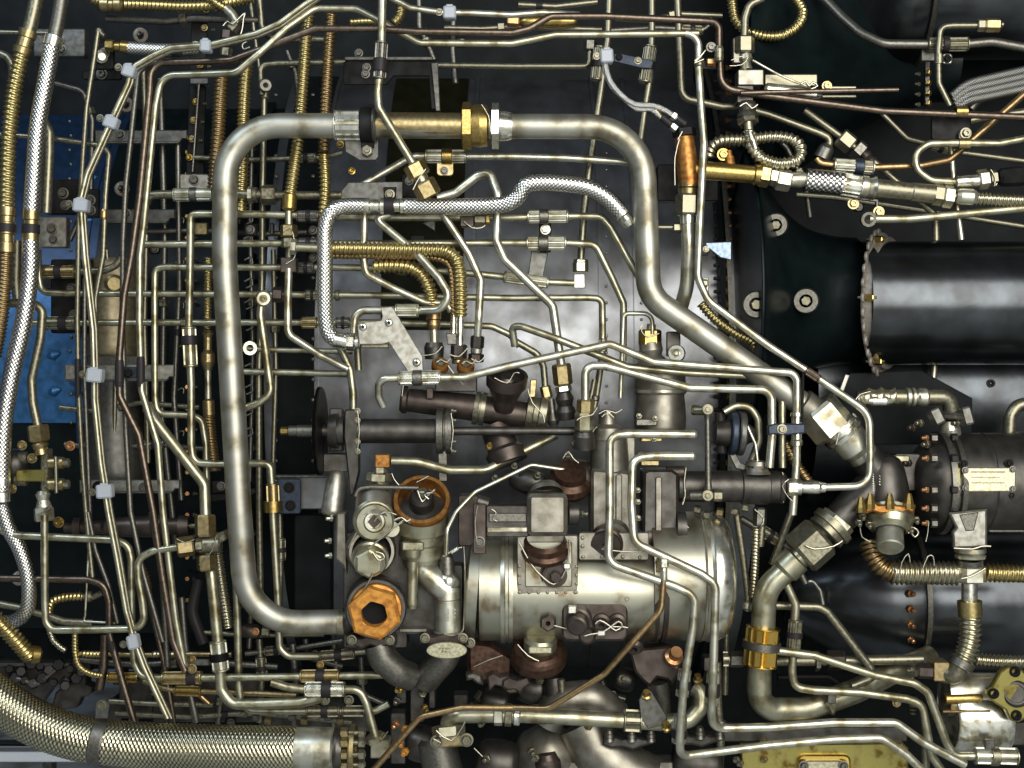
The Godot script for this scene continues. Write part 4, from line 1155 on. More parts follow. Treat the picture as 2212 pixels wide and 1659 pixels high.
func build_left_side() -> void:
	# conduit with white clips
	var t := pipe("pale twin conduit held by white clips from top to bottom left", "olive", 6.0, [30, 30, 30, 35, 40, 45, 45, 45, 45, 45, 45, 50, 50], [362, 1552, 310, 1440, 290, 1385, 272, 1320, 252, 1206, 233, 1106, 217, 1000, 203, 863, 203, 811, 200, 713, 182, 553, 176, 470, 174, 430, 187, 377, 243, 253, 277, 180, 283, 147, 330, 120, 367, 103, 433, 98, 450, 97, 553, 72, 603, 50, 660, 8, 690, -10], 40, "conduit")
	tube_part(t, "dim", 5.0, [22, 22, 22, 27, 32, 37, 37, 37, 37, 40, 40, 42, 42], [370, 1552, 318, 1440, 297, 1385, 279, 1320, 260, 1206, 241, 1106, 224, 1000, 210, 863, 210, 811, 207, 713, 189, 553, 183, 470, 181, 432, 194, 380, 250, 256, 285, 180, 290, 152, 334, 127, 371, 110, 433, 105, 450, 104, 556, 79, 607, 57, 668, 12, 700, -10], 40)
	clip("white clip where the conduit dives under the bronze line", 443, 98, 45, 12, 13, 0.05)
	clip("white clip at the conduit's upper left bend", 277, 152, 45, 14, 13, 0.3)
	clip("white clip above the upper long rail", 238, 263, 45, 15, 13, 0.35)
	clip("bright white clip level with the dark bolted plate", 173, 443, 45, 16, 14, 0.1)
	clip("white clip bolted to the middle left rail", 203, 811, 45, 17, 15, 0.1)
	clip("white clip on the lowest left rail", 224, 1062, 45, 17, 15, -0.05)
	clip("dim white clip low on the conduit near the bottom left", 286, 1388, 40, 12, 15, -0.2)
	t = pipe("pale conduit with white clip running along the top right of centre", "steel", 7.0, 20, [838, -8, 886, 17, 953, 27, 1020, 28, 1106, 32, 1170, 27, 1252, 32], 40, "conduit")
	clip("white clip on the top conduit right of centre", 971, 26, 25, 14, 14, 0.0)
	# other tubes of the left side
	t = pipe("thin tube with bent tip standing behind first white clips", "dim", 5.5, -40, [226, 78, 218, 72, 213, 60, 206, 110, 187, 233, 177, 377, 170, 480, 167, 690, 170, 853, 178, 1003, 186, 1106, 200, 1250], 14)
	collar(t, "band", Vector3(168, 775, -40), Vector3(169, 860, -40), 7)
	t = pipe("dark slim tube falling left of the bronze pair", "dull", 6.2, -20, [370, 131, 318, 138, 298, 158, 286, 270, 272, 400, 266, 520, 264, 700, 272, 930, 282, 1106, 310, 1240, 352, 1386], 26)
	t = pipe("slim olive tube entering from left then dropping past the beige duct", "dim", 5.8, -60, [-8, 290, 100, 297, 215, 314, 236, 328, 228, 423, 223, 553, 206, 645, 207, 740, 214, 900, 226, 1040], 22)
	collar(t, "gold_pipe", Vector3(225, 452, -60), Vector3(224, 475, -60), 8)
	t = pipe("slim dark tube beside the lower conduit", "dull", 5.5, -40, [190, 1106, 207, 1190, 234, 1263, 254, 1346], 30)
	t = pipe("purple grey tube dropping behind the middle left rail", "dull", 5.0, -70, [183, 600, 182, 800, 190, 1000, 196, 1140], 20)
	t = pipe("grey bent tube at the upper left corner edge", "dim", 9.0, -30, [-10, 112, 24, 125, 28, 160, 20, 250], 30)
	t = pipe("slim horizontal tube entering at top left behind hoses", "dim", 5.0, -60, [-8, 69, 60, 71, 110, 72], 10)
	t = pipe("upright dark pipe behind the silver braided hose", "dim", 11.0, -40, [94, 262, 106, 285, 106, 330, 100, 460], 20)
	t = pipe("short thick tube rising behind hoses at blue sheen panel edge", "dim", 10.0, -90, [36, 520, 34, 610, 38, 660], 20)
	t = pipe("bent pipe over the blue sheen panel ending in a brown union nut", "dim", 9.5, 0, [18, 655, 70, 655, 92, 668, 88, 730, 68, 820, 71, 870, 84, 930], 24)
	nut(t, "tinted", Vector3(81, 918, 0), Vector3(85, 954, 0), 24, "union_nut"); lathe(t, "neck", "tinted", Vector3(85, 952, 0), Vector3(90, 982, 0), [0, 12, 0.3, 18, 0.6, 14, 1, 15, 1, 0], 20)
	# valve cluster at far left
	t = thing("valve", "small dirty valve cluster below the union nut at far left", "valve", 80, 1020, -20)
	box(t, "body", "dim", 88, 970, 104, 1064, 0, 30); box(t, "tag", "plate_yellow", 34, 1015, 98, 1040, 4, 8, 3)
	for k in [[1000, 24], [1046, 22]]:
		drum(t, "fitting", "tinted", Vector3(104, k[0], -10), Vector3(140, k[0], -10), 13, 3); nut(t, "dim", Vector3(138, k[0], -10), Vector3(150, k[0], -10), 10)
		drum(t, "fitting", "dim", Vector3(32, k[0] - 10, -16), Vector3(60, k[0] - 10, -16), 14, 3)
	dome(t, "bulb", "cast_dark", Vector3(8, 1005, -30), Vector3(60, 1000, -20), [0, 0, 0.1, 26, 0.5, 34, 0.9, 22, 1, 0], 24)
	drum(t, "rod", "dim", Vector3(120, 985, 6), Vector3(122, 1066, 6), 4)
	for k in [[48, 962], [92, 968], [70, 990], [26, 1056], [152, 963]]:
		bolt(t, k[0], k[1], 0, 8, "tinted" if k[0] != 152 else "copper_tip")
	lathe(t, "neck", "steel", Vector3(92, 1060, -10), Vector3(95, 1100, -10), [0, 10, 0.2, 16, 0.5, 12, 0.8, 16, 1, 18, 1, 8], 20)
	nut(t, "steel", Vector3(94, 1096, -6), Vector3(96, 1126, -4), 22, "union_nut"); wire(t, [76, 1112, 96, 1106, 112, 1092], 20)
	# U shaped pair at lower left
	t = pipe("squared loop pipe from far left valve round to cross fitting", "olive", 8.2, 20, [96, 1112, 97, 1300, 99, 1345, 114, 1361, 200, 1360, 296, 1358, 312, 1340, 308, 1300, 299, 1250, 297, 1208, 330, 1190, 386, 1182], 28)
	nut(t, "tinted", Vector3(383, 1183, 20), Vector3(420, 1178, 14), 22); nut(t, "dim", Vector3(422, 1178, 12), Vector3(438, 1177, 10), 15)
	wire(t, [382, 1164, 400, 1172, 420, 1165], 40)
	t = pipe("pipe from the far left edge turning down behind the squared loop", "olive", 8.2, -5, [-12, 1128, 0, 1144, 26, 1156, 240, 1166, 276, 1174, 284, 1210, 284, 1340, 290, 1430, 305, 1462, 350, 1465, 553, 1463, 700, 1461, 832, 1458], 30)
	sleeve(t, 350, 1465, 437, 1464, -5, 14, "tinted", "band", 0.62, 0.86); sleeve(t, 648, 1461, 734, 1460, -5, 14, "tinted", "band", 0.4, 0.62)
	t = pipe("bronze pipe entering left below the squared loop then falling", "bronze", 7.8, -30, [-10, 1249, 190, 1252, 226, 1262, 236, 1300, 236, 1366, 253, 1432, 290, 1560], 36)
	collar(t, "band", Vector3(238, 1380, -30), Vector3(245, 1410, -30), 9)
	t = pipe("dark olive pipe sloping down from left edge under the loop", "dim", 8.0, -50, [-8, 1303, 50, 1314, 100, 1330, 140, 1343, 200, 1346], 60)
	# thick pipe with the cross fitting
	t = pipe("thick olive pipe running down through cross fitting to lower sleeve", "olive", 12.0, [-50, -40, -20, 0, 0, 0, 0], [318, 880, 336, 910, 442, 1046, 444, 1110, 447, 1200, 457, 1245, 471, 1390, 478, 1490, 500, 1521, 553, 1521, 650, 1517, 694, 1506], 30)
	nut(t, "tinted", Vector3(443, 1112, -5), Vector3(444, 1160, 0), 23); nut(t, "tinted", Vector3(446, 1198, 0), Vector3(448, 1232, 0), 22)
	drum(t, "cross_block", "dim", Vector3(430, 1178, 0), Vector3(478, 1176, 0), 19, 3); nut(t, "dim", Vector3(476, 1150, -5), Vector3(486, 1168, -5), 18)
	wire(t, [466, 1160, 458, 1190, 440, 1210, 430, 1220], 26)
	sleeve(t, 470, 1384, 477, 1450, 0, 18, "steel", "rubber", 0.4, 0.66)
	t = pipe("slim pipe from behind the big pipe bending right at the bottom", "olive", 8.0, -25, [506, 1180, 512, 1300, 516, 1480, 520, 1520, 540, 1535, 620, 1536, 740, 1536, 810, 1536, 840, 1520], 30)
	sleeve(t, 662, 1536, 735, 1536, -25, 13, "dim", "band", 0.44, 0.64); sleeve(t, 738, 1536, 790, 1536, -25, 12, "dim", "")
	t = pipe("pipe with silver sleeve bending down to square bottom nut", "olive", 9.0, 10, [586, 1474, 620, 1484, 656, 1489, 740, 1489, 778, 1490, 792, 1520, 812, 1596], 26)
	sleeve(t, 658, 1489, 746, 1489, 10, 16, "bright", "band", 0.42, 0.66)
	nut(t, "olive", Vector3(808, 1588, 10), Vector3(812, 1600, 8), 24); box(t, "block", "olive", 800, 1598, 842, 1638, 10, 40)
	wire(t, [796, 1600, 815, 1606, 838, 1580], 24)
	t = thing("bracket", "small black bracket tying the lower sleeves together", "bracket", 690, 1480, -20)
	plate(t, "plate", "bracket_dark", [682, 1440, 704, 1440, 706, 1500, 738, 1506, 750, 1530, 690, 1532], -22, 8)
	bolt(t, 702, 1512, -20, 8, "dim"); bolt(t, 754, 1512, -20, 8, "dim"); bolt(t, 692, 1436, -10, 6, "brass")
	t = thing("bracket", "grey angled clamp arm over the banded sleeve at lower left", "bracket", 430, 1425, -10)
	plate(t, "arm", "bracket", [408, 1424, 452, 1424, 452, 1438, 424, 1438, 424, 1452, 406, 1452], 0, 5)
	bolt(t, 415, 1444, 6, 8, "tinted"); bolt(t, 416, 1424, -2, 6, "brass")
	# rails and boxes
	var rails := [["upper long dark rail under second white clip", 205, 281, 404, 308, -170, "bracket"], ["dark slotted rail level with the fourth white clip", 218, 452, 378, 480, -160, "bracket"], ["pale notched rail carrying the middle left clip", 140, 788, 376, 822, -90, "bracket_pale"], ["lowest pale rail with a round hole", 172, 1037, 388, 1064, -110, "bracket_pale"]]
	for q in rails:
		t = thing("rail", q[0], "rail", q[1], q[2], q[5])
		var x0: float = q[1]
		var x1: float = q[3]
		plate(t, "web", q[6], [x0, q[2], x1, q[2], x1, q[4] - 8, x1 - 10, q[4] - 8, x1 - 16, q[4], x0, q[4]], q[5], 10, 2)
		box(t, "lip", "bracket", x0 + 2, q[4] - 3, x1 - 18, q[4] + 2, q[5] + 14, 16, 2)
		if q[2] > 700:
			bolt(t, x0 + 40, q[2] + 14, q[5], 9, "bracket_dark"); bolt(t, x0 + 140, q[2] + 16, q[5], 9, "dull")
		else:
			bolt(t, x0 + 55, q[2] + 10, q[5], 8, "dull")
	t = thing("clamp_plate", "blue grey clamp plate on the middle left rail between bronze pipes", "bracket", 275, 805, 0)
	plate(t, "plate", "blue_plate", round_rect(250, 792, 296, 818, 5), 6, 6); bolt(t, 278, 806, 6, 8, "bracket_dark")
	var boxes := [["dark grey box bracket behind the tops of far left hoses", 72, 62, 184, 122, -120, "bracket"], ["square dark plate with round plug near second white clip", 205, 92, 246, 150, -90, "bracket_dark"], ["pale grey square plate right of braided hose ferrule", 82, 468, 144, 534, -70, "bracket_pale"], ["dark bolted box above the pale square plate", 96, 388, 178, 462, -100, "bracket_dark"], ["small bolted dark plate beside fourth white clip", 176, 408, 214, 470, -80, "bracket_dark"], ["dark block under the top left washer", 178, 152, 262, 172, -150, "bracket_dark"], ["pale bolted clip plate above the thick short tube", 388, 376, 452, 408, -110, "bracket_pale"], ["dark plate under the upper double sleeve on blue sheen panel", 110, 560, 200, 720, -150, "bracket_dark"]]
	for q in boxes:
		t = thing("box_bracket", q[0], "bracket", q[1], q[2], q[5])
		box(t, "plate", q[6], q[1], q[2], q[3], q[4], q[5], 26 if q[1] < 110 else 10, 5)
		bolt(t, lerpf(q[1], q[3], 0.5), lerpf(q[2], q[4], 0.4), q[5], 9, "dull")
		if q[4] - q[2] > 58:
			bolt(t, lerpf(q[1], q[3], 0.55), lerpf(q[2], q[4], 0.75), q[5], 8, "dull")
	t = thing("plug", "bright round plug screwed in the square dark plate", "plug", 217, 122, -84)
	lathe(t, "body", "steel", Vector3(217, 122, -92), Vector3(220, 122, -70), [0, 14, 0.6, 14, 0.7, 9, 1, 8, 1, 0], 18)
	# golden duct behind the left tubes
	t = thing("duct", "beige heat stained metal duct behind the left tubes", "duct", 242, 700, -200)
	dome(t, "body", "beige", Vector3(242, 560, -230), Vector3(242, 772, -230), [0, 44, 0.1, 52, 0.4, 54, 0.7, 56, 0.95, 54, 1, 46], 28)
	box(t, "band", "dull", 188, 768, 300, 790, -168, 20)
	lathe(t, "patch", "tinted", Vector3(246, 612, -180), Vector3(247, 613, -168), [0, 20, 0.6, 20, 1, 14, 1, 0], 20)
	t = thing("duct", "dull grey cone duct under the beige duct", "duct", 250, 900, -210)
	dome(t, "body", "bracket", Vector3(244, 815, -250), Vector3(250, 1040, -240), [0, 60, 0.15, 58, 0.5, 62, 0.9, 66, 1, 60], 28)
	t = thing("actuator", "brown dirty actuator cylinder lying behind lower left tubes", "actuator", 270, 1142, -130)
	lathe(t, "body", "rust_brown", Vector3(140, 1140, -130), Vector3(410, 1136, -130), [0, 0, 0, 10, 0.08, 10, 0.08, 22, 0.14, 22, 0.14, 15, 0.3, 15, 0.34, 21, 0.7, 24, 0.72, 26, 0.78, 26, 0.8, 18, 0.92, 18, 0.92, 24, 1, 22, 1, 0], 26)
	drum(t, "rod", "dim", Vector3(408, 1136, -130), Vector3(438, 1136, -130), 6); bolt(t, 127, 1128, -120, 9, "brass")
	# lower left gold bellows and small pipes
	t = hose("yellow bellows bend under the bronze pipe at lower left", 140, 1295, -70)
	ribbed(t, "corr_gold", 11.0, -70, [106, 1326, 112, 1300, 140, 1290, 180, 1288], -1.0, 6.5, 0.24); tube_part(t, "dim", 7, -70, [180, 1288, 200, 1290, 222, 1280], 10, "end_pipe"); collar(t, "steel", Vector3(186, 1288, -70), Vector3(198, 1289, -70), 12)
	t = hose("brass bellows curving into sleeve under the banded pipe", 180, 1440, -60)
	ribbed(t, "corr_gold", 8.0, -60, [163, 1350, 163, 1410, 172, 1440, 195, 1455, 222, 1460], -1.0, 5.5, 0.24); sleeve(t, 232, 1463, 300, 1464, -60, 11, "brass", "")
	t = hose("dull bellows behind the squared loop corner", 120, 1380, -80)
	ribbed(t, "corr_steel", 8.0, -80, [104, 1350, 116, 1385, 142, 1406], -1.0, 6.0, 0.24)
	t = hose("bronze bellows half hidden among lower left tubes", 320, 1260, -90)
	ribbed(t, "corr_bronze", 9.0, -90, [310, 1226, 322, 1270, 312, 1310], -1.0, 6.0, 0.24)
	t = pipe("brass sleeved thin pipe low behind the bottom tubes", "tinted", 6.0, -70, [170, 1412, 220, 1412, 300, 1415, 420, 1413, 500, 1414], 20)
	ribbed(t, "corr_gold", 9.0, -70, [178, 1412, 220, 1414], -1.0, 6.0, 0.24); ribbed(t, "corr_steel", 9.0, -70, [330, 1413, 376, 1413], -1.0, 6.0, 0.24)
	t = pipe("brass pipe with sleeve just above the giant braided hose", "tinted", 6.5, -60, [310, 1470, 350, 1485, 380, 1492, 480, 1494, 640, 1502], 30)
	sleeve(t, 376, 1492, 436, 1494, -60, 11, "brass", "")
	t = pipe("straight dim rod low along the bottom left", "dim", 6.0, -90, [236, 1514, 330, 1520, 460, 1522], 20)
	t = pipe("dim straight rod below the thick olive pipe", "dim", 5.5, -80, [440, 1366, 540, 1372, 700, 1370], 20)
	# slanted dark tubes falling to the bottom
	var falls := [["first dim slanting tube above the giant hose", [327, 1106, 350, 1250, 362, 1440]], ["second dim slanting tube above the giant hose", [300, 1210, 330, 1330, 352, 1420, 376, 1560]], ["bronze slanting stub between squared loop and giant hose", [228, 1370, 224, 1440, 214, 1490]], ["short slanting bronze stub near the bottom band", [410, 1475, 430, 1500, 452, 1520]], ["dark slanting tube ending in a fork near cross fitting", [430, 1250, 414, 1320, 440, 1390]], ["dull upright tube just left of the thick olive pipe", [405, 1470, 420, 1540, 424, 1560]], ["dim slanting tube under the paired conduit end", [392, 1290, 400, 1390, 410, 1452]]]
	for k in falls.size():
		t = pipe(falls[k][0], ["dull", "bronze", "bronze", "gold_pipe", "band", "dull", "dull"][k], [6.5, 6.0, 10.0, 6.0, 12.0, 8.0, 7.0][k], -55 - k * 6, falls[k][1], 60)
	t = pipe("thin rod dropping to an angle near lower brass bellows", "steel", 2.5, -40, [192, 1180, 184, 1330, 180, 1342, 250, 1346], 4, "rod", "rod")
	# machinery seen through the gap at the bottom left
	t = thing("machine_block", "dark stepped block between floor gap and bottom tubes", "machine block", 210, 1500, -140)
	plate(t, "block", "cast_dark", [-200, 1430, 196, 1430, 196, 1450, 186, 1456, 186, 1478, 200, 1484, 200, 1496, 190, 1504, 176, 1506, 164, 1530, 110, 1535, 120, 1496, 150, 1470, 140, 1462, 110, 1490, 60, 1560, -200, 1560], -150, 40, 3)
	for q in [ [244, 1452, 262, 1480], [238, 1510, 262, 1600], [258, 1462, 330, 1552], [330, 1470, 560, 1560], [560, 1540, 800, 1580]]:
		box(t, "block", "cast_dark", q[0], q[1], q[2], q[3], -140, 60, 3)
	for k in 16:
		var nx := 20.0 + (k % 8) * 22.0 + (k / 8) * 9.0
		var ny := 1442.0 + (k / 8) * 30.0 + sin(k * 2.1) * 8.0
		if nx + ny < 1630.0:
			nut(t, ["bracket_dark", "band", "bracket_dark"][k % 3], Vector3(nx, ny, -148), Vector3(nx + 4.0 * sin(k), ny + 3.0 * cos(k), -120), 9.0 + (k % 3) * 2.0, "bolt_head")
	box(t, "ledge", "bracket", -60, 1432, 150, 1440, -130, 30, 2); tube_part(t, "dull", 5.0, -125, [-20, 1470, 40, 1466, 80, 1480, 120, 1446], 20, "line")
	t = thing("stand_rail", "white rail of the engine stand beyond the giant hose", "stand", 110, 1640, -900)
	box(t, "rail", "floor_rail", -160, 1624, 260, 1646, -800, 60); box(t, "bar", "band", -200, 1606, 130, 1612, -780, 40)
	box(t, "post", "bracket", 92, 1640, 112, 1900, -810, 40)

func build_center() -> void:
	# plates and brackets of the middle
	var t := thing("bracket", "big black bent bracket behind the dropping pipe at the top", "bracket", 840, 150, -95)
	plate(t, "plate", "bracket_dark", [742, 134, 770, 124, 935, 130, 945, 134, 945, 236, 932, 236, 926, 164, 850, 164, 836, 183, 742, 183], -96, 6)
	box(t, "flange", "bracket", 744, 122, 935, 130, -88, 20, 2)
	plate(t, "edge_strip", "bracket", [931, 136, 946, 134, 951, 240, 941, 240], -88, 14)
	for q in [[775, 115], [792, 146], [790, 160]]:
		bolt(t, q[0], q[1], -94, 7, "dull")
	t = thing("bracket", "grey bracket plate carrying the braided hose ferrule", "bracket", 800, 410, -5)
	plate(t, "plate", "bracket", [738, 412, 752, 394, 870, 392, 870, 430, 840, 432, 736, 430], -4, 6)
	plate(t, "clamp_tab", "bracket_dark", [828, 404, 856, 404, 854, 432, 830, 432], 6, 10); bolt(t, 842, 420, 6, 8, "dim")
	bolt(t, 760, 369, -120, 6, "gold"); bolt(t, 735, 312, -120, 6, "brass")
	t = thing("bracket", "dark angled bracket behind the diagonal pipe's union nuts", "bracket", 880, 390, -30)
	plate(t, "plate", "bracket_dark", [868, 376, 905, 380, 905, 430, 868, 424], -30, 6); bolt(t, 884, 391, -30, 7, "dull")
	t = thing("bracket", "triangular grey gusset below the braided hose", "bracket", 925, 480, -110)
	plate(t, "plate", "bracket", [912, 482, 940, 472, 940, 500], -110, 5)
	plate(t, "foot", "bracket_dark", [886, 508, 918, 508, 918, 530, 886, 530], -112, 8)
	t = thing("connector", "brown block connector with looped lock wire on the first middle line", "connector", 1020, 476, -40)
	box(t, "body", "rust_brown", 994, 466, 1024, 490, -30, 26); nut(t, "dim", Vector3(1024, 475, -40), Vector3(1050, 475, -40), 12)
	nut(t, "brass", Vector3(1050, 474, -40), Vector3(1058, 474, -40), 14); wire(t, [1002, 478, 1020, 492, 1040, 492, 1048, 486], -24, 2.0)
	t = thing("bracket", "silver cranked plate with three rivets in the middle", "bracket", 850, 720, 42)
	plate(t, "plate", "bracket_pale", [772, 702, 777, 697, 823, 692, 826, 684, 822, 664, 846, 662, 851, 668, 913, 770, 915, 816, 893, 822, 840, 740, 826, 744, 776, 744], 46, 5, 1.5)
	for q in [[784, 706], [840, 697], [900, 783]]:
		bolt(t, q[0], q[1], 46, 9.5, "bright", "rivet", Vector3(0, 0, 1), "rivet")
		drum(t, "rivet_hole", "bracket_dark", Vector3(q[0], q[1], 46), Vector3(q[0], q[1], 51.5), 3.4, 0.5)
	box(t, "backing_bar", "dim", 780, 742, 840, 752, 34, 14)
	box(t, "clamp_foot", "rust_brown", 889, 818, 913, 830, 66, 18)
	t = thing("blue_plate", "small blue plate with two dark bolts beside the brass sleeve", "bracket", 625, 1070, -70)
	box(t, "plate", "blue_plate", 598, 1034, 650, 1110, -72, 6, 6); bolt(t, 625, 1053, -72, 9, "bracket_dark"); bolt(t, 628, 1092, -72, 9, "bracket_dark")
	t = thing("shelf", "grey sheet shelf behind the cloth wrapped connector", "bracket", 690, 1060, -110)
	box(t, "web", "casing", 598, 1030, 712, 1100, -112, 10); box(t, "lip", "bracket", 590, 1026, 712, 1032, -96, 22, 2)
	box(t, "blue_post", "casing_dark", 636, 1112, 716, 1372, -140, 40, 6)
	t = thing("connector", "cloth wrapped grey connector hanging beside the shaft bracket", "connector", 722, 1070, 10)
	dome(t, "body", "bracket_pale", Vector3(728, 1018, 6), Vector3(716, 1116, 26), [0, 0, 0.03, 16, 0.4, 22, 0.7, 23, 0.95, 22, 1, 0], 22)
	# shaft assembly
	t = thing("shaft", "dark actuator shaft with edge on wheel and two flanges", "shaft", 850, 931, 10)
	nut(t, "brass", Vector3(606, 931, 10), Vector3(622, 931, 10), 9, "tip"); lathe(t, "stub", "dull", Vector3(622, 931, 10), Vector3(690, 931, 10), [0, 8, 0.04, 12, 0.3, 12, 0.32, 13.5, 1, 13.5], 22)
	lathe(t, "wheel", "bracket_dark", Vector3(686, 931, 10), Vector3(698, 931, 10), [0, 12, 0.1, 60, 0.1, 90, 0.2, 96, 0.35, 90, 0.45, 96, 0.6, 90, 0.7, 96, 0.9, 92, 0.9, 60, 1, 12], 60)
	lathe(t, "hub", "cast_dark", Vector3(698, 931, 10), Vector3(744, 931, 10), [0, 14, 0.3, 14, 0.3, 36, 0.7, 38, 0.7, 30, 1, 30], 30)
	plate(t, "arm", "cast_dark", [748, 884, 770, 884, 776, 900, 776, 1020, 764, 1070, 756, 1070, 750, 1010, 742, 940, 744, 890], 30, 26, 3)
	box(t, "arm_block", "cast_dark", 698, 980, 752, 1020, 0, 40); box(t, "cap", "cast_dark", 712, 882, 740, 975, -20, 30)
	lathe(t, "body", "cast_dark", Vector3(774, 931, 10), Vector3(944, 931, 10), [0, 20, 0, 27, 1, 26, 1, 20], 32)
	lathe(t, "end_flange", "dull", Vector3(943, 931, 10), Vector3(978, 931, 10), [0, 20, 0, 48, 0.05, 50, 0.42, 50, 0.48, 44, 0.56, 44, 0.6, 50, 0.95, 50, 1, 46, 1, 10], 36)
	plate(t, "flange_foot", "dull", [946, 968, 966, 968, 966, 1040, 948, 1040], 20, 20)
	lathe(t, "rod", "cast_dark", Vector3(976, 931, 10), Vector3(1290, 931, 10), [0, 0, 0, 9.5, 1, 9.5, 1, 0], 20)
	for q in [[888, -1], [908, 1], [975, 1], [954, -1]]:
		bolt(t, 772, q[0], 34, 5, "dim"); bolt(t, 976, q[0] * 1.0, 50, 5, "dim", "bolt", Vector3(1, 0, 0.3), "stud")
	wire(t, [772, 886, 776, 930, 772, 976], 38); wire(t, [974, 892, 979, 930, 974, 972], 54)
	# brown pump block with outlet cup
	t = thing("pump", "brown oily pump with open cup behind the front line", "pump", 1020, 870, -30)
	lathe(t, "body", "rust_brown", Vector3(866, 862, -30), Vector3(1034, 882, -30), [0, 0, 0, 26, 0.03, 30, 0.08, 30, 0.1, 25, 0.95, 29, 1, 29, 1, 0], 28)
	lathe(t, "joint", "dim", Vector3(1024, 880, -30), Vector3(1048, 884, -30), [0, 26, 0, 36, 0.4, 37, 0.45, 33, 0.6, 33, 0.62, 37, 1, 36, 1, 26], 30)
	lathe(t, "rear_body", "rust_brown", Vector3(1046, 884, -30), Vector3(1150, 900, -30), [0, 30, 1, 30, 1, 0], 28)
	lathe(t, "rear_joint", "dim", Vector3(1136, 888, -28), Vector3(1184, 896, -28), [0, 26, 0.05, 38, 0.3, 39, 0.35, 35, 0.55, 35, 0.6, 40, 0.9, 39, 1, 33, 1, 0], 30)
	lathe(t, "cup", "rust_brown", Vector3(1088, 884, -10), Vector3(1096, 810, 30), [0, 22, 0.35, 28, 0.7, 40, 0.72, 44, 1, 45, 1, 38, 0.8, 36, 0.8, 0], 34)
	lathe(t, "cup_core", "cast_dark", Vector3(1094, 838, 16), Vector3(1097, 812, 30), [0, 20, 0.8, 20, 1, 16, 1, 0], 24)
	box(t, "top_block", "cast_dark", 940, 806, 1030, 846, -10, 40); box(t, "tag", "rust_brown", 921, 838, 936, 862, 2, 8, 2)
	for q in [[951, 787], [1006, 790]]:
		lathe(t, "plug", "copper", Vector3(q[0] - 2, q[1] + 16, -4), Vector3(q[0] + 1, q[1] - 4, 16), [0, 14, 0.4, 19, 0.8, 19, 1, 16, 1, 12, 0.9, 11, 0.9, 0], 24)
		nut(t, "dim", Vector3(q[0], q[1], 10), Vector3(q[0] + 1, q[1] - 6, 20), 10)
		wire(t, [q[0] - 8, q[1] - 4, q[0] + 2, q[1] - 10, q[0] + 14, q[1] - 4, q[0] + 22, q[1] - 14], 24)
	wire(t, [1068, 816, 1096, 828, 1110, 806, 1122, 806], 44); wire(t, [872, 826, 868, 856], 10)
	wire(t, [1140, 840, 1150, 870, 1172, 894, 1176, 912], 22); wire(t, [968, 790, 984, 812, 1000, 830], 18)
	plate(t, "lug", "tinted", [1146, 820, 1160, 820, 1156, 858, 1144, 858], 8, 10)
	# nuts below the front union
	t = thing("union", "olive union nut standing on dark tee under the front line", "union", 1264, 920, 40)
	nut(t, "olive", Vector3(1262, 890, 60), Vector3(1262, 930, 54), 21); lathe(t, "tee", "cast_dark", Vector3(1262, 928, 50), Vector3(1262, 966, 40), [0, 16, 0.3, 24, 1, 26, 1, 0], 22)
	wire(t, [1246, 908, 1258, 900, 1280, 896, 1290, 880], 82)
	# canister
	t = thing("canister", "dirty olive metal canister hanging behind the front lines", "canister", 1426, 850, -60)
	dome(t, "bowl", "cast", Vector3(1426, 786, -60), Vector3(1426, 930, -60), [0, 44, 0.05, 53, 0.35, 55, 0.45, 55, 0.47, 52, 0.7, 55, 0.9, 55, 1, 48, 1, 0], 40)
	lathe(t, "rim", "steel", Vector3(1426, 838, -60), Vector3(1426, 852, -60), [0, 50, 0.3, 57, 0.7, 57, 1, 52], 40)
	lathe(t, "neck", "cast", Vector3(1404, 735, -60), Vector3(1410, 790, -60), [0, 12, 0.1, 24, 0.4, 26, 0.6, 22, 1, 40], 28)
	nut(t, "brass", Vector3(1404, 712, -60), Vector3(1404, 748, -60), 25); nut(t, "steel", Vector3(1407, 700, -58), Vector3(1406, 716, -58), 10)
	wire(t, [1382, 712, 1388, 700, 1386, 716, 1400, 728, 1424, 720], -30)
	t = thing("locking_bolt", "bright castellated bolt head beside the canister neck", "bolt", 1462, 764, -20)
	lathe(t, "ring", "bright", Vector3(1463, 764, -34), Vector3(1461, 763, -14), [0, 16, 0.5, 19, 1, 17, 1, 9, 0.6, 8, 0.6, 0], 22); drum(t, "core", "steel", Vector3(1462, 764, -30), Vector3(1461, 763, -10), 6)
	box(t, "lever", "cast_dark", 1440, 716, 1470, 770, -40, 12)

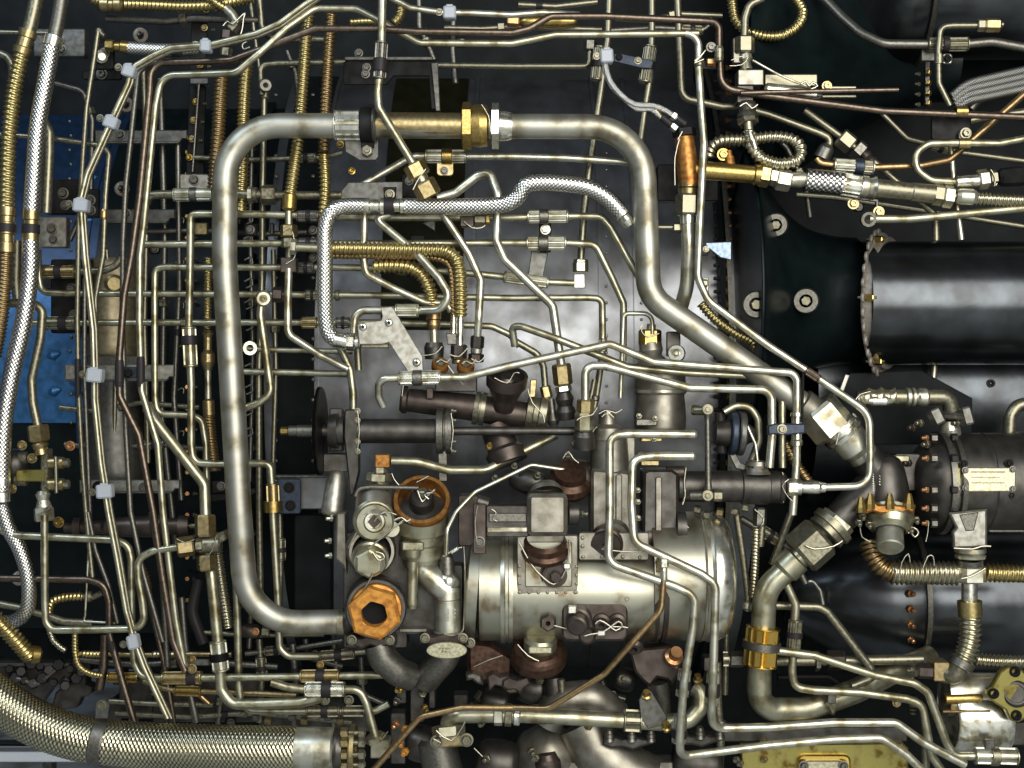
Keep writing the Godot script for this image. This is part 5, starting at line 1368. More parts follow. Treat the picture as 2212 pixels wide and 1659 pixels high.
func build_accumulator() -> void:
	# big horizontal cylinder
	var t := thing("accumulator", "large pale stained metal cylinder with a silver domed end", "accumulator", 1240, 1270, 0)
	lathe(t, "shell", "cylinder", Vector3(1030, 1270, 0), Vector3(1412, 1270, 0), [0, 90, 0.02, 112, 1, 113, 1, 40], 72)
	lathe(t, "left_end", "cylinder", Vector3(1004, 1268, 0), Vector3(1034, 1270, 0), [0, 50, 0.2, 100, 0.3, 108, 1, 110], 60)
	lathe(t, "seam_band", "steel", Vector3(1082, 1270, 0), Vector3(1108, 1270, 0), [0, 110, 0, 116, 0.3, 118, 0.4, 114.5, 0.6, 114.5, 0.7, 118, 1, 116, 1, 110], 72)
	lathe(t, "right_shell", "cylinder", Vector3(1400, 1244, -20), Vector3(1512, 1244, -20), [0, 60, 0.0, 138, 1, 139], 72)
	lathe(t, "shell_groove", "steel", Vector3(1504, 1244, -20), Vector3(1530, 1244, -20), [0, 138, 0.1, 141, 0.3, 138, 0.6, 138, 0.8, 141, 1, 138], 72)
	dome(t, "domed_end", "bright", Vector3(1526, 1244, -20), Vector3(1580, 1244, -20), [0, 139, 0.3, 138, 0.65, 128, 0.88, 104, 0.98, 60, 1, 0], 72)
	lathe(t, "girth_flange", "rust_brown", Vector3(1400, 1262, -6), Vector3(1432, 1262, -6), [0, 108, 0, 121, 0.4, 123, 0.45, 117, 0.65, 117, 0.7, 125, 1, 123, 1, 108], 72)
	# riveted patch with the recess
	var patch := box(t, "riveted_patch", "cast", 1117, 1156, 1248, 1286, 112, 20, 4); box(t, "patch_inset", "cylinder", 1134, 1170, 1236, 1268, 115, 8, 4)
	for k in 7:
		bolt(patch, 1123 + k * 19.8, 1280, 112, 3.8, "dim", "rivet", Vector3(0, 0, 1), "rivet")
	for k in 4:
		for x in [1122, 1245]:
			bolt(patch, x, 1224 + k * 18.5, 112, 3.8, "dim", "rivet", Vector3(0, 0, 1), "rivet")
	box(t, "upper_patch", "cast", 1250, 1150, 1402, 1210, 106, 14, 5)
	for q in [[1258, 1162], [1258, 1180], [1259, 1203], [1345, 1203], [1382, 1204], [1300, 1203]]:
		bolt(t, q[0], q[1], 106, 4.5, "dim", "rivet", Vector3(0, 0, 1), "rivet")
	lathe(t, "drain_plug", "rust_brown", Vector3(1196, 1238, 106), Vector3(1200, 1246, 134), [0, 32, 0.3, 31, 0.3, 27, 0.7, 27, 0.7, 24, 0.8, 24, 0.8, 12], 28); nut(t, "rust_brown", Vector3(1199, 1243, 124), Vector3(1201, 1248, 142), 13)
	wire(t, [1122, 1172, 1150, 1222, 1186, 1258, 1204, 1258, 1224, 1226, 1230, 1166], 132, 2.0); box(t, "wire_seal", "bright", 1217, 1216, 1233, 1230, 140, 10, 5)
	# rusty fitting plate
	var fit := plate(t, "fitting_plate", "rust_brown", round_rect(1214, 1302, 1356, 1384, 14), 112, 30, 4)
	lathe(fit, "big_stud", "rust_brown", Vector3(1252, 1332, 110), Vector3(1246, 1354, 156), [0, 27, 0.35, 27, 0.4, 22, 0.95, 22, 1, 18, 1, 0], 26); box(t, "wire_seal", "bright", 1227, 1308, 1246, 1326, 146, 8, 3)
	for q in [[1299, 1350], [1333, 1350]]:
		lathe(fit, "small_stud", "rust_brown", Vector3(q[0], q[1] - 8, 108), Vector3(q[0], q[1] + 2, 134), [0, 20, 0.4, 20, 0.5, 14, 1, 13, 1, 7, 0.7, 0], 20)
	wire(t, [1286, 1348, 1296, 1340, 1314, 1350, 1330, 1362, 1344, 1352, 1336, 1342, 1320, 1354, 1300, 1366, 1276, 1370, 1262, 1374], 142, 2.2); wire(t, [1324, 1354, 1344, 1354, 1356, 1356], 140, 2.0)
	box(t, "wire_seal", "bright", 1290, 1362, 1308, 1374, 144, 6, 3); lathe(t, "bottom_plug", "rust_brown", Vector3(1268, 1366, 90), Vector3(1268, 1374, 118), [0, 22, 0.8, 20, 1, 14, 1, 0], 20)
	lathe(t, "boss", "rust_brown", Vector3(1184, 1344, 96), Vector3(1184, 1347, 118), [0, 20, 0.6, 19, 1, 15, 1, 6, 0.4, 0], 6); wire(t, [1192, 1350, 1224, 1358], 116)
	bolt(t, 1354, 1293, 108, 6, "dim"); lathe(t, "lug", "rust_brown", Vector3(1370, 1380, 60), Vector3(1370, 1404, 90), [0, 20, 0.8, 20, 1, 14, 1, 7, 0.5, 0], 20)
	box(t, "seam_tag", "tinted", 1418, 1206, 1436, 1236, 128, 8)
	# actuator sitting on it
	t = thing("actuator", "grey box actuator with rusty foot ring above the accumulator", "actuator", 1180, 1120, 100)
	plate(t, "housing", "cast", round_rect(1139, 1066, 1226, 1158, 12), 150, 80, 9)
	box(t, "neck_block", "cast_dark", 1050, 1092, 1142, 1160, 130, 50, 5); box(t, "rail", "steel", 1052, 1138, 1140, 1150, 136, 10, 3); box(t, "slot", "dull", 1056, 1108, 1138, 1128, 134, 8, 3)
	lathe(t, "foot_ring", "rust_dark", Vector3(1178, 1196, 96), Vector3(1178, 1160, 120), [0, 40, 0.1, 52, 0.35, 54, 0.5, 47, 0.8, 46, 1, 40], 36)
	lathe(t, "top_ring", "cast", Vector3(1180, 1066, 110), Vector3(1178, 1048, 100), [0, 36, 0.5, 34, 1, 26, 1, 0], 28)
	drum(t, "side_stub", "cast_dark", Vector3(1224, 1110, 110), Vector3(1248, 1110, 106), 24); bolt(t, 1254, 1110, 106, 8, "dim", "nut", Vector3(1, 0, 0.4), "stud")
	drum(t, "side_stub", "cast_dark", Vector3(1030, 1082, 110), Vector3(1056, 1090, 110), 14); wire(t, [1062, 1100, 1072, 1108, 1064, 1120, 1074, 1126], 142)
	t = thing("strap", "rust brown strap gripping the accumulator's left shoulder", "strap", 1036, 1140, 120)
	plate(t, "strap", "rust_brown", round_rect(1022, 1088, 1050, 1197, 4), 132, 8, 2); bolt(t, 1036, 1170, 132, 9, "dull"); wire(t, [1032, 1092, 1026, 1130, 1030, 1168], 140)
	# vertical housing with round neck
	t = thing("valve_housing", "tall grey cast housing behind the twin bright pipes", "valve", 1320, 1040, 20)
	lathe(t, "neck", "cast", Vector3(1312, 888, 20), Vector3(1313, 950, 20), [0, 0, 0.02, 14, 0.1, 19, 0.45, 20, 0.5, 24, 0.6, 34, 1, 36], 30); lathe(t, "cap", "bright", Vector3(1312, 884, 22), Vector3(1312, 898, 22), [0, 0, 0, 12, 0.3, 17, 1, 17, 1, 10], 24)
	wire(t, [1294, 894, 1310, 886, 1330, 892, 1344, 884], 44); wire(t, [1300, 900, 1314, 892, 1326, 902], 46)
	dome(t, "barrel", "cast", Vector3(1314, 930, 10), Vector3(1318, 1036, 20), [0, 34, 0.1, 40, 0.6, 42, 1, 44], 34)
	box(t, "side_block", "cast", 1340, 928, 1372, 1030, 20, 50, 8)
	plate(t, "body", "cast", [1280, 1012, 1356, 1018, 1366, 1026, 1366, 1176, 1358, 1184, 1282, 1184, 1276, 1176, 1276, 1022], 64, 90, 7)
	box(t, "raised_rib", "cast", 1330, 1024, 1344, 1130, 72, 20, 6)
	lathe(t, "round_plug", "rust_brown", Vector3(1312, 1168, 80), Vector3(1308, 1180, 112), [0, 38, 0.7, 37, 0.8, 33, 1, 32, 1, 8, 0.8, 0], 30); lathe(t, "plug_boss", "cast", Vector3(1330, 1150, 70), Vector3(1328, 1158, 90), [0, 30, 1, 28, 1, 0], 26)
	wire(t, [1300, 1186, 1330, 1190, 1350, 1191, 1400, 1190], 124)
	for q in [[1380, 900], [1415, 905], [1383, 940], [1412, 950], [1383, 985], [1378, 1060], [1378, 1085], [1379, 1120]]:
		bolt(t, q[0], q[1], 20, 7, "dim", "stud", Vector3(0, 0.3, 1), "stud")
	box(t, "lug_plate", "tinted", 1385, 946, 1430, 954, 20, 20, 2); box(t, "lug_plate", "dull", 1374, 905, 1420, 920, 0, 24, 3); box(t, "lug_plate", "tinted", 1385, 995, 1424, 1006, 20, 20, 2)
	# right hand housing and horizontal cylinder
	t = thing("servo", "dark grey servo housing with horizontal cylinder under the link rod", "servo", 1500, 1060, 20)
	plate(t, "housing", "cast_dark", [1390, 1020, 1400, 1014, 1452, 1014, 1466, 1024, 1466, 1150, 1456, 1158, 1396, 1158, 1388, 1150], 60, 80, 6); box(t, "face_rib", "cast", 1416, 1030, 1430, 1152, 66, 20, 5)
	lathe(t, "barrel", "cast_dark", Vector3(1464, 1050, 20), Vector3(1690, 1052, 20), [0, 20, 0, 34, 0.6, 34, 0.61, 38, 0.86, 38, 0.87, 35, 0.95, 35, 1, 30, 1, 0], 34)
	lathe(t, "end_cap", "rust_brown", Vector3(1682, 1053, 20), Vector3(1698, 1053, 20), [0, 34, 0.5, 36, 1, 26, 1, 0], 30)
	lathe(t, "neck", "cast", Vector3(1636, 994, 30), Vector3(1636, 1024, 30), [0, 0, 0, 12, 0.1, 24, 0.4, 25, 0.45, 20, 0.8, 26, 1, 30], 26); nut(t, "cast_dark", Vector3(1636, 996, 32), Vector3(1636, 1012, 32), 22)
	lathe(t, "ear", "rust_brown", Vector3(1440, 1020, 40), Vector3(1478, 1020, 40), [0, 14, 1, 14, 1, 0], 18); wire(t, [1482, 1010, 1478, 1040, 1480, 1070, 1474, 1090], 56, 2.4)
	lathe(t, "lower_barrel", "rust_brown", Vector3(1396, 1160, 40), Vector3(1470, 1158, 40), [0, 20, 0, 26, 1, 26, 1, 0], 26); lathe(t, "lower_cap", "cast_dark", Vector3(1460, 1140, 44), Vector3(1480, 1140, 44), [0, 36, 0, 38, 1, 36, 1, 0], 26)
	wire(t, [1482, 1136, 1490, 1144, 1486, 1160, 1478, 1156], 60)
	wire(t, [1690, 1020, 1700, 1060, 1692, 1085], 40); for_nuts(t)
	t = thing("link_rod", "slim steel link rod with two eye ends right of centre", "rod", 1529, 980, 80)
	lathe(t, "rod", "dull", Vector3(1528, 888, 80), Vector3(1530, 1066, 80), [0, 8, 0.05, 8, 0.1, 6, 0.85, 7, 0.95, 9, 1, 9], 18)
	for y in [884, 1070]:
		drum(t, "eye", "dim", Vector3(1529, y, 68), Vector3(1529, y, 92), 13); bolt(t, 1529, y, 92, 6, "dim")
	drum(t, "pin", "dim", Vector3(1500, 887, 60), Vector3(1528, 887, 74), 10); nut(t, "tinted", Vector3(1494, 886, 50), Vector3(1512, 886, 56), 11); nut(t, "dim", Vector3(1540, 1070, 76), Vector3(1560, 1070, 76), 13); drum(t, "pin", "dull", Vector3(1490, 1070, 66), Vector3(1520, 1070, 72), 10)
	t = thing("disc_pair", "pair of grey edge on discs right of the link rod", "flange", 1590, 935, 20)
	lathe(t, "disc", "blue_plate", Vector3(1575, 935, 10), Vector3(1590, 936, 10), [0, 10, 0, 46, 0.2, 48, 0.8, 48, 1, 46, 1, 10], 40); lathe(t, "disc", "bracket", Vector3(1593, 936, 10), Vector3(1607, 937, 10), [0, 10, 0, 46, 0.2, 48, 0.8, 48, 1, 46, 1, 10], 40)
	lathe(t, "hub", "cast_dark", Vector3(1545, 935, 10), Vector3(1640, 938, 10), [0, 0, 0, 24, 0.3, 30, 0.6, 26, 0.8, 20, 1, 10, 1, 0], 26); drum(t, "spacer", "band", Vector3(1555, 890, 0), Vector3(1560, 980, 0), 12)
	t = pipe("curved tube looping over the edge on discs", "olive", 8.0, [20, 20, 20, 10], [1564, 890, 1588, 876, 1620, 878, 1638, 905, 1640, 950, 1622, 1000], 30)
	t = pipe("thin bright wire tube bending onto servo neck", "bright", 4.0, 40, [1614, 920, 1632, 960, 1636, 996], 30)
	t = thing("angle_arm", "dull curved arm under the edge on discs", "lever", 1590, 1000, 10)
	plate(t, "arm", "bracket", [1574, 980, 1590, 980, 1600, 1000, 1614, 1004, 1610, 1016, 1590, 1012], 16, 8)
	# dark casting below the shaft
	t = thing("casting", "dark brown lumpy casting between shaft and box actuator", "casting", 1150, 1010, 20)
	dome(t, "lobe", "rust_brown", Vector3(1190, 1040, 20), Vector3(1280, 1030, 20), [0, 0, 0.05, 30, 0.5, 40, 0.95, 34, 1, 0], 24)
	lathe(t, "disc", "rust_dark", Vector3(1230, 1052, 30), Vector3(1232, 1018, 60), [0, 46, 0.2, 50, 0.5, 46, 0.7, 36, 1, 34, 1, 0], 30)
	dome(t, "lobe", "cast_dark", Vector3(1100, 1030, 0), Vector3(1180, 1050, 20), [0, 0, 0.1, 20, 0.5, 28, 0.9, 22, 1, 0], 20)
	lathe(t, "dark_neck", "rust_brown", Vector3(1070, 920, -40), Vector3(1100, 1000, -20), [0, 34, 0.6, 36, 0.7, 44, 1, 42, 1, 0], 26)
	for q in [[1225, 985], [1240, 960], [1068, 1036], [1110, 1010], [1160, 1030], [1056, 966]]:
		bolt(t, q[0], q[1], 40, 8, "dim" if q[0] != 1056 else "brass", "stud", Vector3(0.2, 0.6, 1), "stud")
	wire(t, [1216, 990, 1228, 976, 1238, 990, 1250, 1000], 66); wire(t, [1276, 950, 1282, 930, 1290, 922], 50)

func for_nuts(t: Node3D) -> void:
	for q in [[1500, 1100], [1520, 1112], [1548, 1106], [1580, 1104], [1604, 1096]]:
		nut(t, "dim" if q[0] != 1548 else "tinted", Vector3(q[0], q[1], 30), Vector3(q[0] + 14, q[1] + 2, 34), 10)

func build_valve() -> void:
	var t := thing("valve", "clustered fuel valve with round caps at the big pipe's lower end", "valve", 830, 1200, 60)
	# upper left: dome with square socket cap
	lathe(t, "neck", "olive", Vector3(819, 1038, 50), Vector3(816, 1062, 60), [0, 20, 0.3, 24, 0.5, 20, 0.7, 26, 1, 30], 24)
	dome(t, "dome_body", "cast", Vector3(812, 1056, 40), Vector3(808, 1130, 90), [0, 20, 0.1, 36, 0.3, 42, 0.7, 42, 1, 40], 34)
	lathe(t, "socket_cap", "olive", Vector3(807, 1120, 80), Vector3(809, 1128, 112), [0, 44, 0.5, 46, 0.6, 43, 0.75, 43, 0.8, 40, 1, 38, 1, 24, 0.92, 22, 0.92, 0], 40)
	lathe(t, "socket_ring", "steel", Vector3(808, 1125, 104), Vector3(809, 1127, 116), [0, 24, 0.7, 23, 1, 21, 1, 16, 0.5, 15, 0.5, 0], 32)
	plate(t, "square_socket", "rust_brown", [808, 1112, 823, 1127, 808, 1142, 793, 1127], 113, 6, 1)
	wire(t, [808, 1127, 820, 1112, 838, 1106, 856, 1112], 120, 2.0); lathe(t, "ear", "olive", Vector3(845, 1140, 70), Vector3(846, 1143, 92), [0, 18, 1, 17, 1, 0], 22)
	# middle left: hexagonal plug in a cowl
	lathe(t, "cowl", "cast", Vector3(800, 1186, 40), Vector3(803, 1192, 80), [0, 54, 0.6, 54, 0.9, 50, 1, 48, 1, 42, 0.3, 42], 40)
	lathe(t, "plug_body", "cast_dark", Vector3(801, 1186, 50), Vector3(800, 1206, 96), [0, 40, 0.8, 39, 1, 36, 1, 0], 34)
	lathe(t, "plug_flange", "olive", Vector3(800, 1204, 92), Vector3(798, 1216, 116), [0, 40, 0.3, 40, 0.4, 36, 1, 34, 1, 0], 34)
	nut(t, "olive", Vector3(798, 1213, 108), Vector3(797, 1219, 130), 32, "hexagon_head"); wire(t, [812, 1192, 826, 1196, 830, 1206, 818, 1210, 806, 1194], 134, 2.2)
	wire(t, [806, 1238, 800, 1250, 780, 1284, 760, 1312], 132, 2.0)
	wire(t, [870, 1128, 850, 1140, 820, 1165, 790, 1190], 120, 2.2); wire(t, [852, 1124, 868, 1118, 878, 1126, 888, 1122], 118, 3.2); wire(t, [860, 1134, 872, 1124, 888, 1130], 116, 2.4)
	wire(t, [770, 1150, 760, 1168, 752, 1184], 100, 2.0)
	# bottom left: the orange hexagon
	lathe(t, "big_cup", "cast_dark", Vector3(810, 1300, 20), Vector3(812, 1316, 112), [0, 58, 0.2, 64, 0.9, 66, 0.97, 64, 1, 62, 1, 56, 0.8, 56], 48)
	lathe(t, "cup_lining", "orange_rust", Vector3(812, 1314, 92), Vector3(812, 1318, 116), [0, 58, 0.6, 57, 0.9, 54, 1, 46], 44)
	var s := Shape.new()
	turned(s, Vector3(811, 1317, 104), Vector3(808, 1328, 142), [0, 48, 0.06, 58, 0.88, 59, 1, 53, 1, 31], 6, 0.45)
	turned(s, Vector3(811, 1317, 104), Vector3(808, 1328, 142), [1, 31, 0.96, 28.5, 0.2, 28.5], 32)
	var hexa := place(t, "orange_hexagon", s, "orange_rust")
	drum(hexa, "bore", "rubber", Vector3(810, 1318, 84), Vector3(810, 1321, 112), 30, 1.0)  # black disc in the hole, its shade put into the colour
	lathe(t, "pipe_socket", "rust_brown", Vector3(744, 1342, 10), Vector3(770, 1340, 10), [0, 30, 0.3, 32, 1, 32, 1, 0], 30)
	# left flange
	plate(t, "left_flange", "cast", [726, 1108, 748, 1106, 750, 1240, 740, 1222, 724, 1208], 40, 40, 4)
	for q in [[718, 1120], [715, 1168], [716, 1200], [728, 1092]]:
		bolt(t, q[0], q[1], 30, 7, "steel", "stud", Vector3(-1, 0, 0.4), "stud")
	# right column: tilted ring on top
	lathe(t, "column", "olive", Vector3(913, 1220, 30), Vector3(911, 1104, 60), [0, 40, 0.05, 44, 0.2, 45, 0.22, 52, 0.45, 50, 0.47, 46, 0.62, 46, 0.66, 56, 1, 58], 44)
	lathe(t, "orange_ring", "copper", Vector3(912, 1098, 58), Vector3(911, 1078, 88), [0, 54, 0.4, 60, 0.8, 62, 1, 60, 1, 52, 0.5, 50, 0.2, 46, 0.2, 0], 48)
	lathe(t, "inner_knob", "cast_dark", Vector3(911, 1092, 66), Vector3(911, 1070, 92), [0, 48, 0.05, 28, 0.5, 28, 0.8, 26, 1, 22, 1, 0], 28); nut(t, "dim", Vector3(912, 1072, 90), Vector3(912, 1058, 96), 11)
	wire(t, [902, 1060, 912, 1084, 922, 1072, 934, 1062, 940, 1058], 104, 2.4); wire(t, [926, 1078, 916, 1068, 934, 1064], 106, 2.6)
	tube_part(t, "dull", 5.0, [90, 90, 90], [768, 1072, 772, 1056, 800, 1052, 904, 1054], 18, "link_tube")
	wire(t, [900, 1042, 916, 1034, 926, 1028], 70); wire(t, [846, 1022, 852, 1036, 862, 1048], 70)
	# T bolt and Y elbow
	box(t, "bolt_bar", "olive", 868, 1170, 916, 1190, 100, 20, 4, 3); lathe(t, "bolt_stem", "olive", Vector3(892, 1186, 90), Vector3(890, 1318, 84), [0, 0, 0, 19, 0.12, 17, 0.2, 12, 0.9, 12, 0.97, 10, 1, 0], 22)
	dome(t, "elbow_branch", "steel", Vector3(906, 1226, 60), Vector3(966, 1276, 60), [0, 20, 0.2, 26, 0.6, 30, 1, 30], 30)
	lathe(t, "elbow_stem", "steel", Vector3(966, 1258, 60), Vector3(969, 1370, 56), [0, 10, 0.05, 24, 0.15, 29, 0.3, 30, 0.32, 28, 0.92, 29, 0.94, 32, 1, 31, 1, 0], 34)
	lathe(t, "elbow_neck", "dull", Vector3(965, 1196, 64), Vector3(966, 1258, 64), [0, 0, 0, 9, 0.1, 13, 0.3, 16, 0.8, 18, 1, 24], 24)
	dome(t, "shoulder", "bright", Vector3(944, 1250, 66), Vector3(994, 1262, 62), [0, 0, 0.1, 16, 0.5, 24, 0.9, 14, 1, 0], 24)
	wire(t, [958, 1202, 968, 1196, 978, 1190, 990, 1184, 998, 1182], 90, 2.4); drum(t, "wire_seal", "bright", Vector3(974, 1194, 92), Vector3(990, 1184, 92), 4.5, 1)
	wire(t, [1002, 1180, 1005, 1260, 1002, 1340, 1000, 1362, 990, 1372], 80, 2.0)
	# lower flanges, elbows and the oval tag
	for q in [[800, 1384, 1], [958, 1380, -1]]:
		var x: float = q[0]
		plate(t, "scalloped_flange", "rust_brown", [x - 52, q[1] - 4, x - 40, q[1] - 12, x - 24, q[1] - 6, x, q[1] - 12, x + 24, q[1] - 6, x + 42, q[1] - 12, x + 54, q[1] - 2, x + 54, q[1] + 14, x + 38, q[1] + 10, x + 20, q[1] + 18, x, q[1] + 10, x - 20, q[1] + 18, x - 40, q[1] + 8, x - 54, q[1] + 12], 88, 60, 4)
		for e in [-40, 42]:
			bolt(t, x + e, q[1] - 2, 90, 8, "dim")
	tube_part(t, "dull", 31.0, [60, 60, 50, 30], [816, 1390, 828, 1424, 860, 1452, 886, 1462], 30, "left_elbow"); tube_part(t, "dull", 31.0, [50, 50, 40, 20], [966, 1392, 962, 1420, 936, 1448, 918, 1470], 30, "right_elbow")
	plate(t, "oval_tag", "name_plate", ngon(965, 1405, 44, 18, 28), 112, 4, 1.5)
	box(t, "cross_bar", "cast", 862, 1358, 922, 1366, 60, 20, 2); bolt(t, 1016, 1388, 70, 8, "dim")
	box(t, "rear_block", "cast_dark", 742, 1150, 880, 1400, 20, 60, 6); box(t, "rear_block", "cast_dark", 876, 1220, 1000, 1372, 20, 50, 6)
	box(t, "rear_block", "rust_brown", 990, 1070, 1034, 1180, 40, 60, 6)
	# worn raised marks that can no longer be read
	marks(t, 950, 1401, 113.5, 4, 7.0, 0.0); marks(t, 955, 1408, 113.5, 4, 8.0, 0.0)
	marks(t, 968, 1318, 87, 5, 5.5, PI / 2); marks(t, 982, 1316, 84, 3, 8.0, PI / 2); marks(t, 878, 1182, 101, 4, 9.0, 0.1)

# a row of short worn strokes standing proud of a casting
func marks(t: Node3D, x: float, y: float, z: float, count: int, step: float, turn: float) -> void:
	var s := Shape.new()
	var d := Vector2(cos(turn), sin(turn))
	for k in count:
		var c := Vector2(x, y) + d * step * k
		var e := Vector2(d.y, -d.x) * step * 0.55 + d * step * rng.randf_range(0.1, 0.5)
		var c2 := c + d * step * 0.35
		turned(s, Vector3(c.x - e.x * 0.5, c.y - e.y * 0.5, z), Vector3(c.x + e.x * 0.5, c.y + e.y * 0.5, z), [0, 0, 0.1, 1.3, 0.9, 1.3, 1, 0], 6)
		turned(s, Vector3(c.x + e.x * 0.5, c.y + e.y * 0.5, z), Vector3(c2.x, c2.y, z), [0, 0, 0.1, 1.1, 0.9, 1.1, 1, 0], 6)
	place(t, "stamped_mark", s, "steel")

func build_right_side() -> void:
	# top right pipes
	var t := pipe("dark pipe sloping off the black cowl through a sleeve to right edge", "dull", 10.0, [-120, -80, -50, -40, -40, -40], [1770, -14, 1819, 37, 1859, 72, 1908, 95, 2002, 96, 2092, 95, 2142, 90, 2230, 106], 60)
	sleeve(t, 2002, 96, 2092, 95, -40, 15, "dim", "band", 0.36, 0.52)
	t = pipe("bent thin tube with end nut clipped upright in the top right corner", "dim", 6.4, -10, [2116, 55, 2060, 55, 2032, 58, 2027, 110, 2028, 180, 2052, 228], 18)
	nut(t, "dim", Vector3(2110, 55, -10), Vector3(2126, 55, -10), 14); nut(t, "tinted", Vector3(2126, 55, -10), Vector3(2160, 55, -10), 15); drum(t, "tip", "dim", Vector3(2160, 53, -10), Vector3(2168, 53, -10), 6)
	lathe(t, "clamp_band", "dim", Vector3(2028, 118, -10), Vector3(2028, 138, -10), [0, 7, 0, 10, 1, 10, 1, 7], 16); box(t, "clamp_tab", "bracket_pale", 2034, 116, 2057, 138, -6, 5, 6); bolt(t, 2046, 127, -6, 7, "rubber")
	t = thing("bracket", "small square bracket plate under the top right sleeve", "bracket", 2003, 117, -60)
	box(t, "plate", "bracket", 1990, 106, 2020, 132, -56, 10)
	t = thing("flange_strip", "dark upright flange strip with a row of brass nuts at upper right", "flange", 2004, 190, -110)
	plate(t, "strip", "cast_dark", [1998, 130, 2010, 130, 2008, 230, 1998, 230], -110, 10)
	for k in 4:
		nut(t, "brass", Vector3(2002, 157 + k * 22, -106), Vector3(2010, 157 + k * 22, -100), 7); bolt(t, 1986, 160 + k * 22, -112, 5, "dim", "stud", Vector3(-1, 0, 0.3), "stud")
	t = thing("bracket", "grey square bracket hanging from the bronze line at right", "bracket", 2056, 275, -20)
	box(t, "plate", "bracket_dark", 2012, 250, 2098, 302, -18, 8, 6); box(t, "clip_tab", "bracket", 2070, 284, 2096, 318, -6, 6, 5); bolt(t, 2086, 288, -4, 9, "dim")
	t = pipe("hairpin tube bending back into a capped union at right", "olive", 8.0, 5, [2230, 296, 2159, 310, 2060, 309, 2006, 310, 1976, 330, 1980, 368, 2012, 390, 2068, 393], 34)
	lathe(t, "clamp_band", "tinted", Vector3(2070, 310, 5), Vector3(2094, 310, 5), [0, 8, 0, 12, 1, 12, 1, 8], 16)
	lathe(t, "ferrule", "bright", Vector3(2062, 393, 5), Vector3(2114, 390, 5), [0, 9, 0.05, 14, 1, 14, 1, 8], 22); nut(t, "steel", Vector3(2112, 389, 5), Vector3(2134, 386, 5), 22); nut(t, "dim", Vector3(2136, 386, 5), Vector3(2152, 384, 5), 18)
	lathe(t, "cap", "bracket_dark", Vector3(2156, 384, 5), Vector3(2212, 380, 5), [0, 0, 0, 15, 0.1, 20, 0.9, 22, 1, 18, 1, 0], 8); wire(t, [2140, 366, 2150, 384, 2148, 402, 2154, 396], 24)
	t = pipe("bronze tube from sleeve sloping up behind the hairpin to right edge", "gold_pipe", 8.0, [-10, -10, -15, -30, -40], [1764, 342, 1768, 352, 1800, 356, 1886, 362, 1990, 358, 2050, 346, 2159, 250, 2230, 188], 30)
	sleeve(t, 1799, 356, 1888, 362, -10, 15, "steel", "blue_plate", 0.52, 0.74)
	t = pipe("olive tube running from a ring end out to the right edge", "olive", 9.0, 0, [1878, 473, 1960, 473, 2020, 468, 2230, 448], 40)
	lathe(t, "ring_end", "dull", Vector3(1873, 472, -14), Vector3(1877, 474, 8), [0, 15, 0.6, 18, 1, 16, 1, 10, 0.5, 0], 22); plate(t, "bracket_arm", "bracket", [1842, 424, 1898, 430, 1898, 458, 1892, 458, 1892, 436, 1842, 430], -6, 8); bolt(t, 1843, 440, -10, 9, "tinted"); bolt(t, 1898, 458, -8, 9, "tinted")
	t = pipe("slim pale tube dropping straight behind the capped union", "steel", 6.0, -30, [2054, 318, 2060, 390, 2068, 450, 2077, 518], 40)
	t = pipe("dim tube with two nuts slanting below the bronze line", "dim", 8.0, -60, [1738, 238, 1820, 298, 1900, 360, 1986, 433, 2021, 464, 2022, 520], 24)
	nut(t, "dim", Vector3(1814, 294, -58), Vector3(1840, 316, -58), 22); nut(t, "dull", Vector3(1846, 318, -58), Vector3(1862, 332, -58), 22); lathe(t, "joint", "rust_brown", Vector3(1862, 330, -58), Vector3(1886, 350, -58), [0, 10, 0.4, 14, 0.7, 9, 1, 13], 16)
	# copper tee and its line
	t = thing("tee", "copper brown tapered tee with gold branch beside the falling line", "fitting", 1490, 370, 10)
	lathe(t, "tapered_leg", "copper", Vector3(1478, 292, 10), Vector3(1489, 402, 10), [0, 18, 0.05, 21, 0.6, 23, 1, 22, 1, 0], 30); nut(t, "bracket_dark", Vector3(1477, 278, 10), Vector3(1479, 296, 10), 26)
	lathe(t, "gold_branch", "brass", Vector3(1494, 366, 8), Vector3(1642, 378, 8), [0, 14, 0.05, 20, 0.9, 19, 0.92, 23, 1, 23, 1, 0], 30)
	lathe(t, "lower_ring", "tinted", Vector3(1487, 392, 10), Vector3(1486, 420, 10), [0, 16, 0.2, 22, 0.45, 21, 0.5, 18, 0.6, 22, 1, 20], 26); nut(t, "dim", Vector3(1486, 420, 10), Vector3(1485, 466, 10), 27, "union_nut")
	lathe(t, "small_branch", "copper", Vector3(1574, 326, 0), Vector3(1578, 362, 4), [0, 0, 0, 7, 0.3, 7, 0.35, 10, 1, 12], 16); bolt(t, 1562, 334, 0, 10, "brass"); wire(t, [1468, 300, 1458, 340, 1458, 400], 34); wire(t, [1474, 284, 1464, 302], 36)
	nut(t, "tinted", Vector3(1640, 377, 8), Vector3(1662, 381, 8), 26); nut(t, "bright", Vector3(1662, 381, 8), Vector3(1680, 384, 8), 20); nut(t, "steel", Vector3(1676, 386, 8), Vector3(1708, 392, 8), 24); lathe(t, "cone", "steel", Vector3(1708, 388, 8), Vector3(1746, 388, 8), [0, 16, 0.5, 18, 1, 14], 24)
	woven(t, "braid", 24.0, 8, [1740, 388, 1780, 392, 1822, 396], -1.0, 0.0, 0.1, "braid_cover")
	sleeve(t, 1815, 396, 1862, 404, 8, 24, "bright", ""); lathe(t, "ring", "steel", Vector3(1860, 403, 8), Vector3(1892, 407, 8), [0, 18, 0, 24, 0.4, 24, 0.5, 20, 0.7, 22, 0.9, 26, 1, 20], 28)
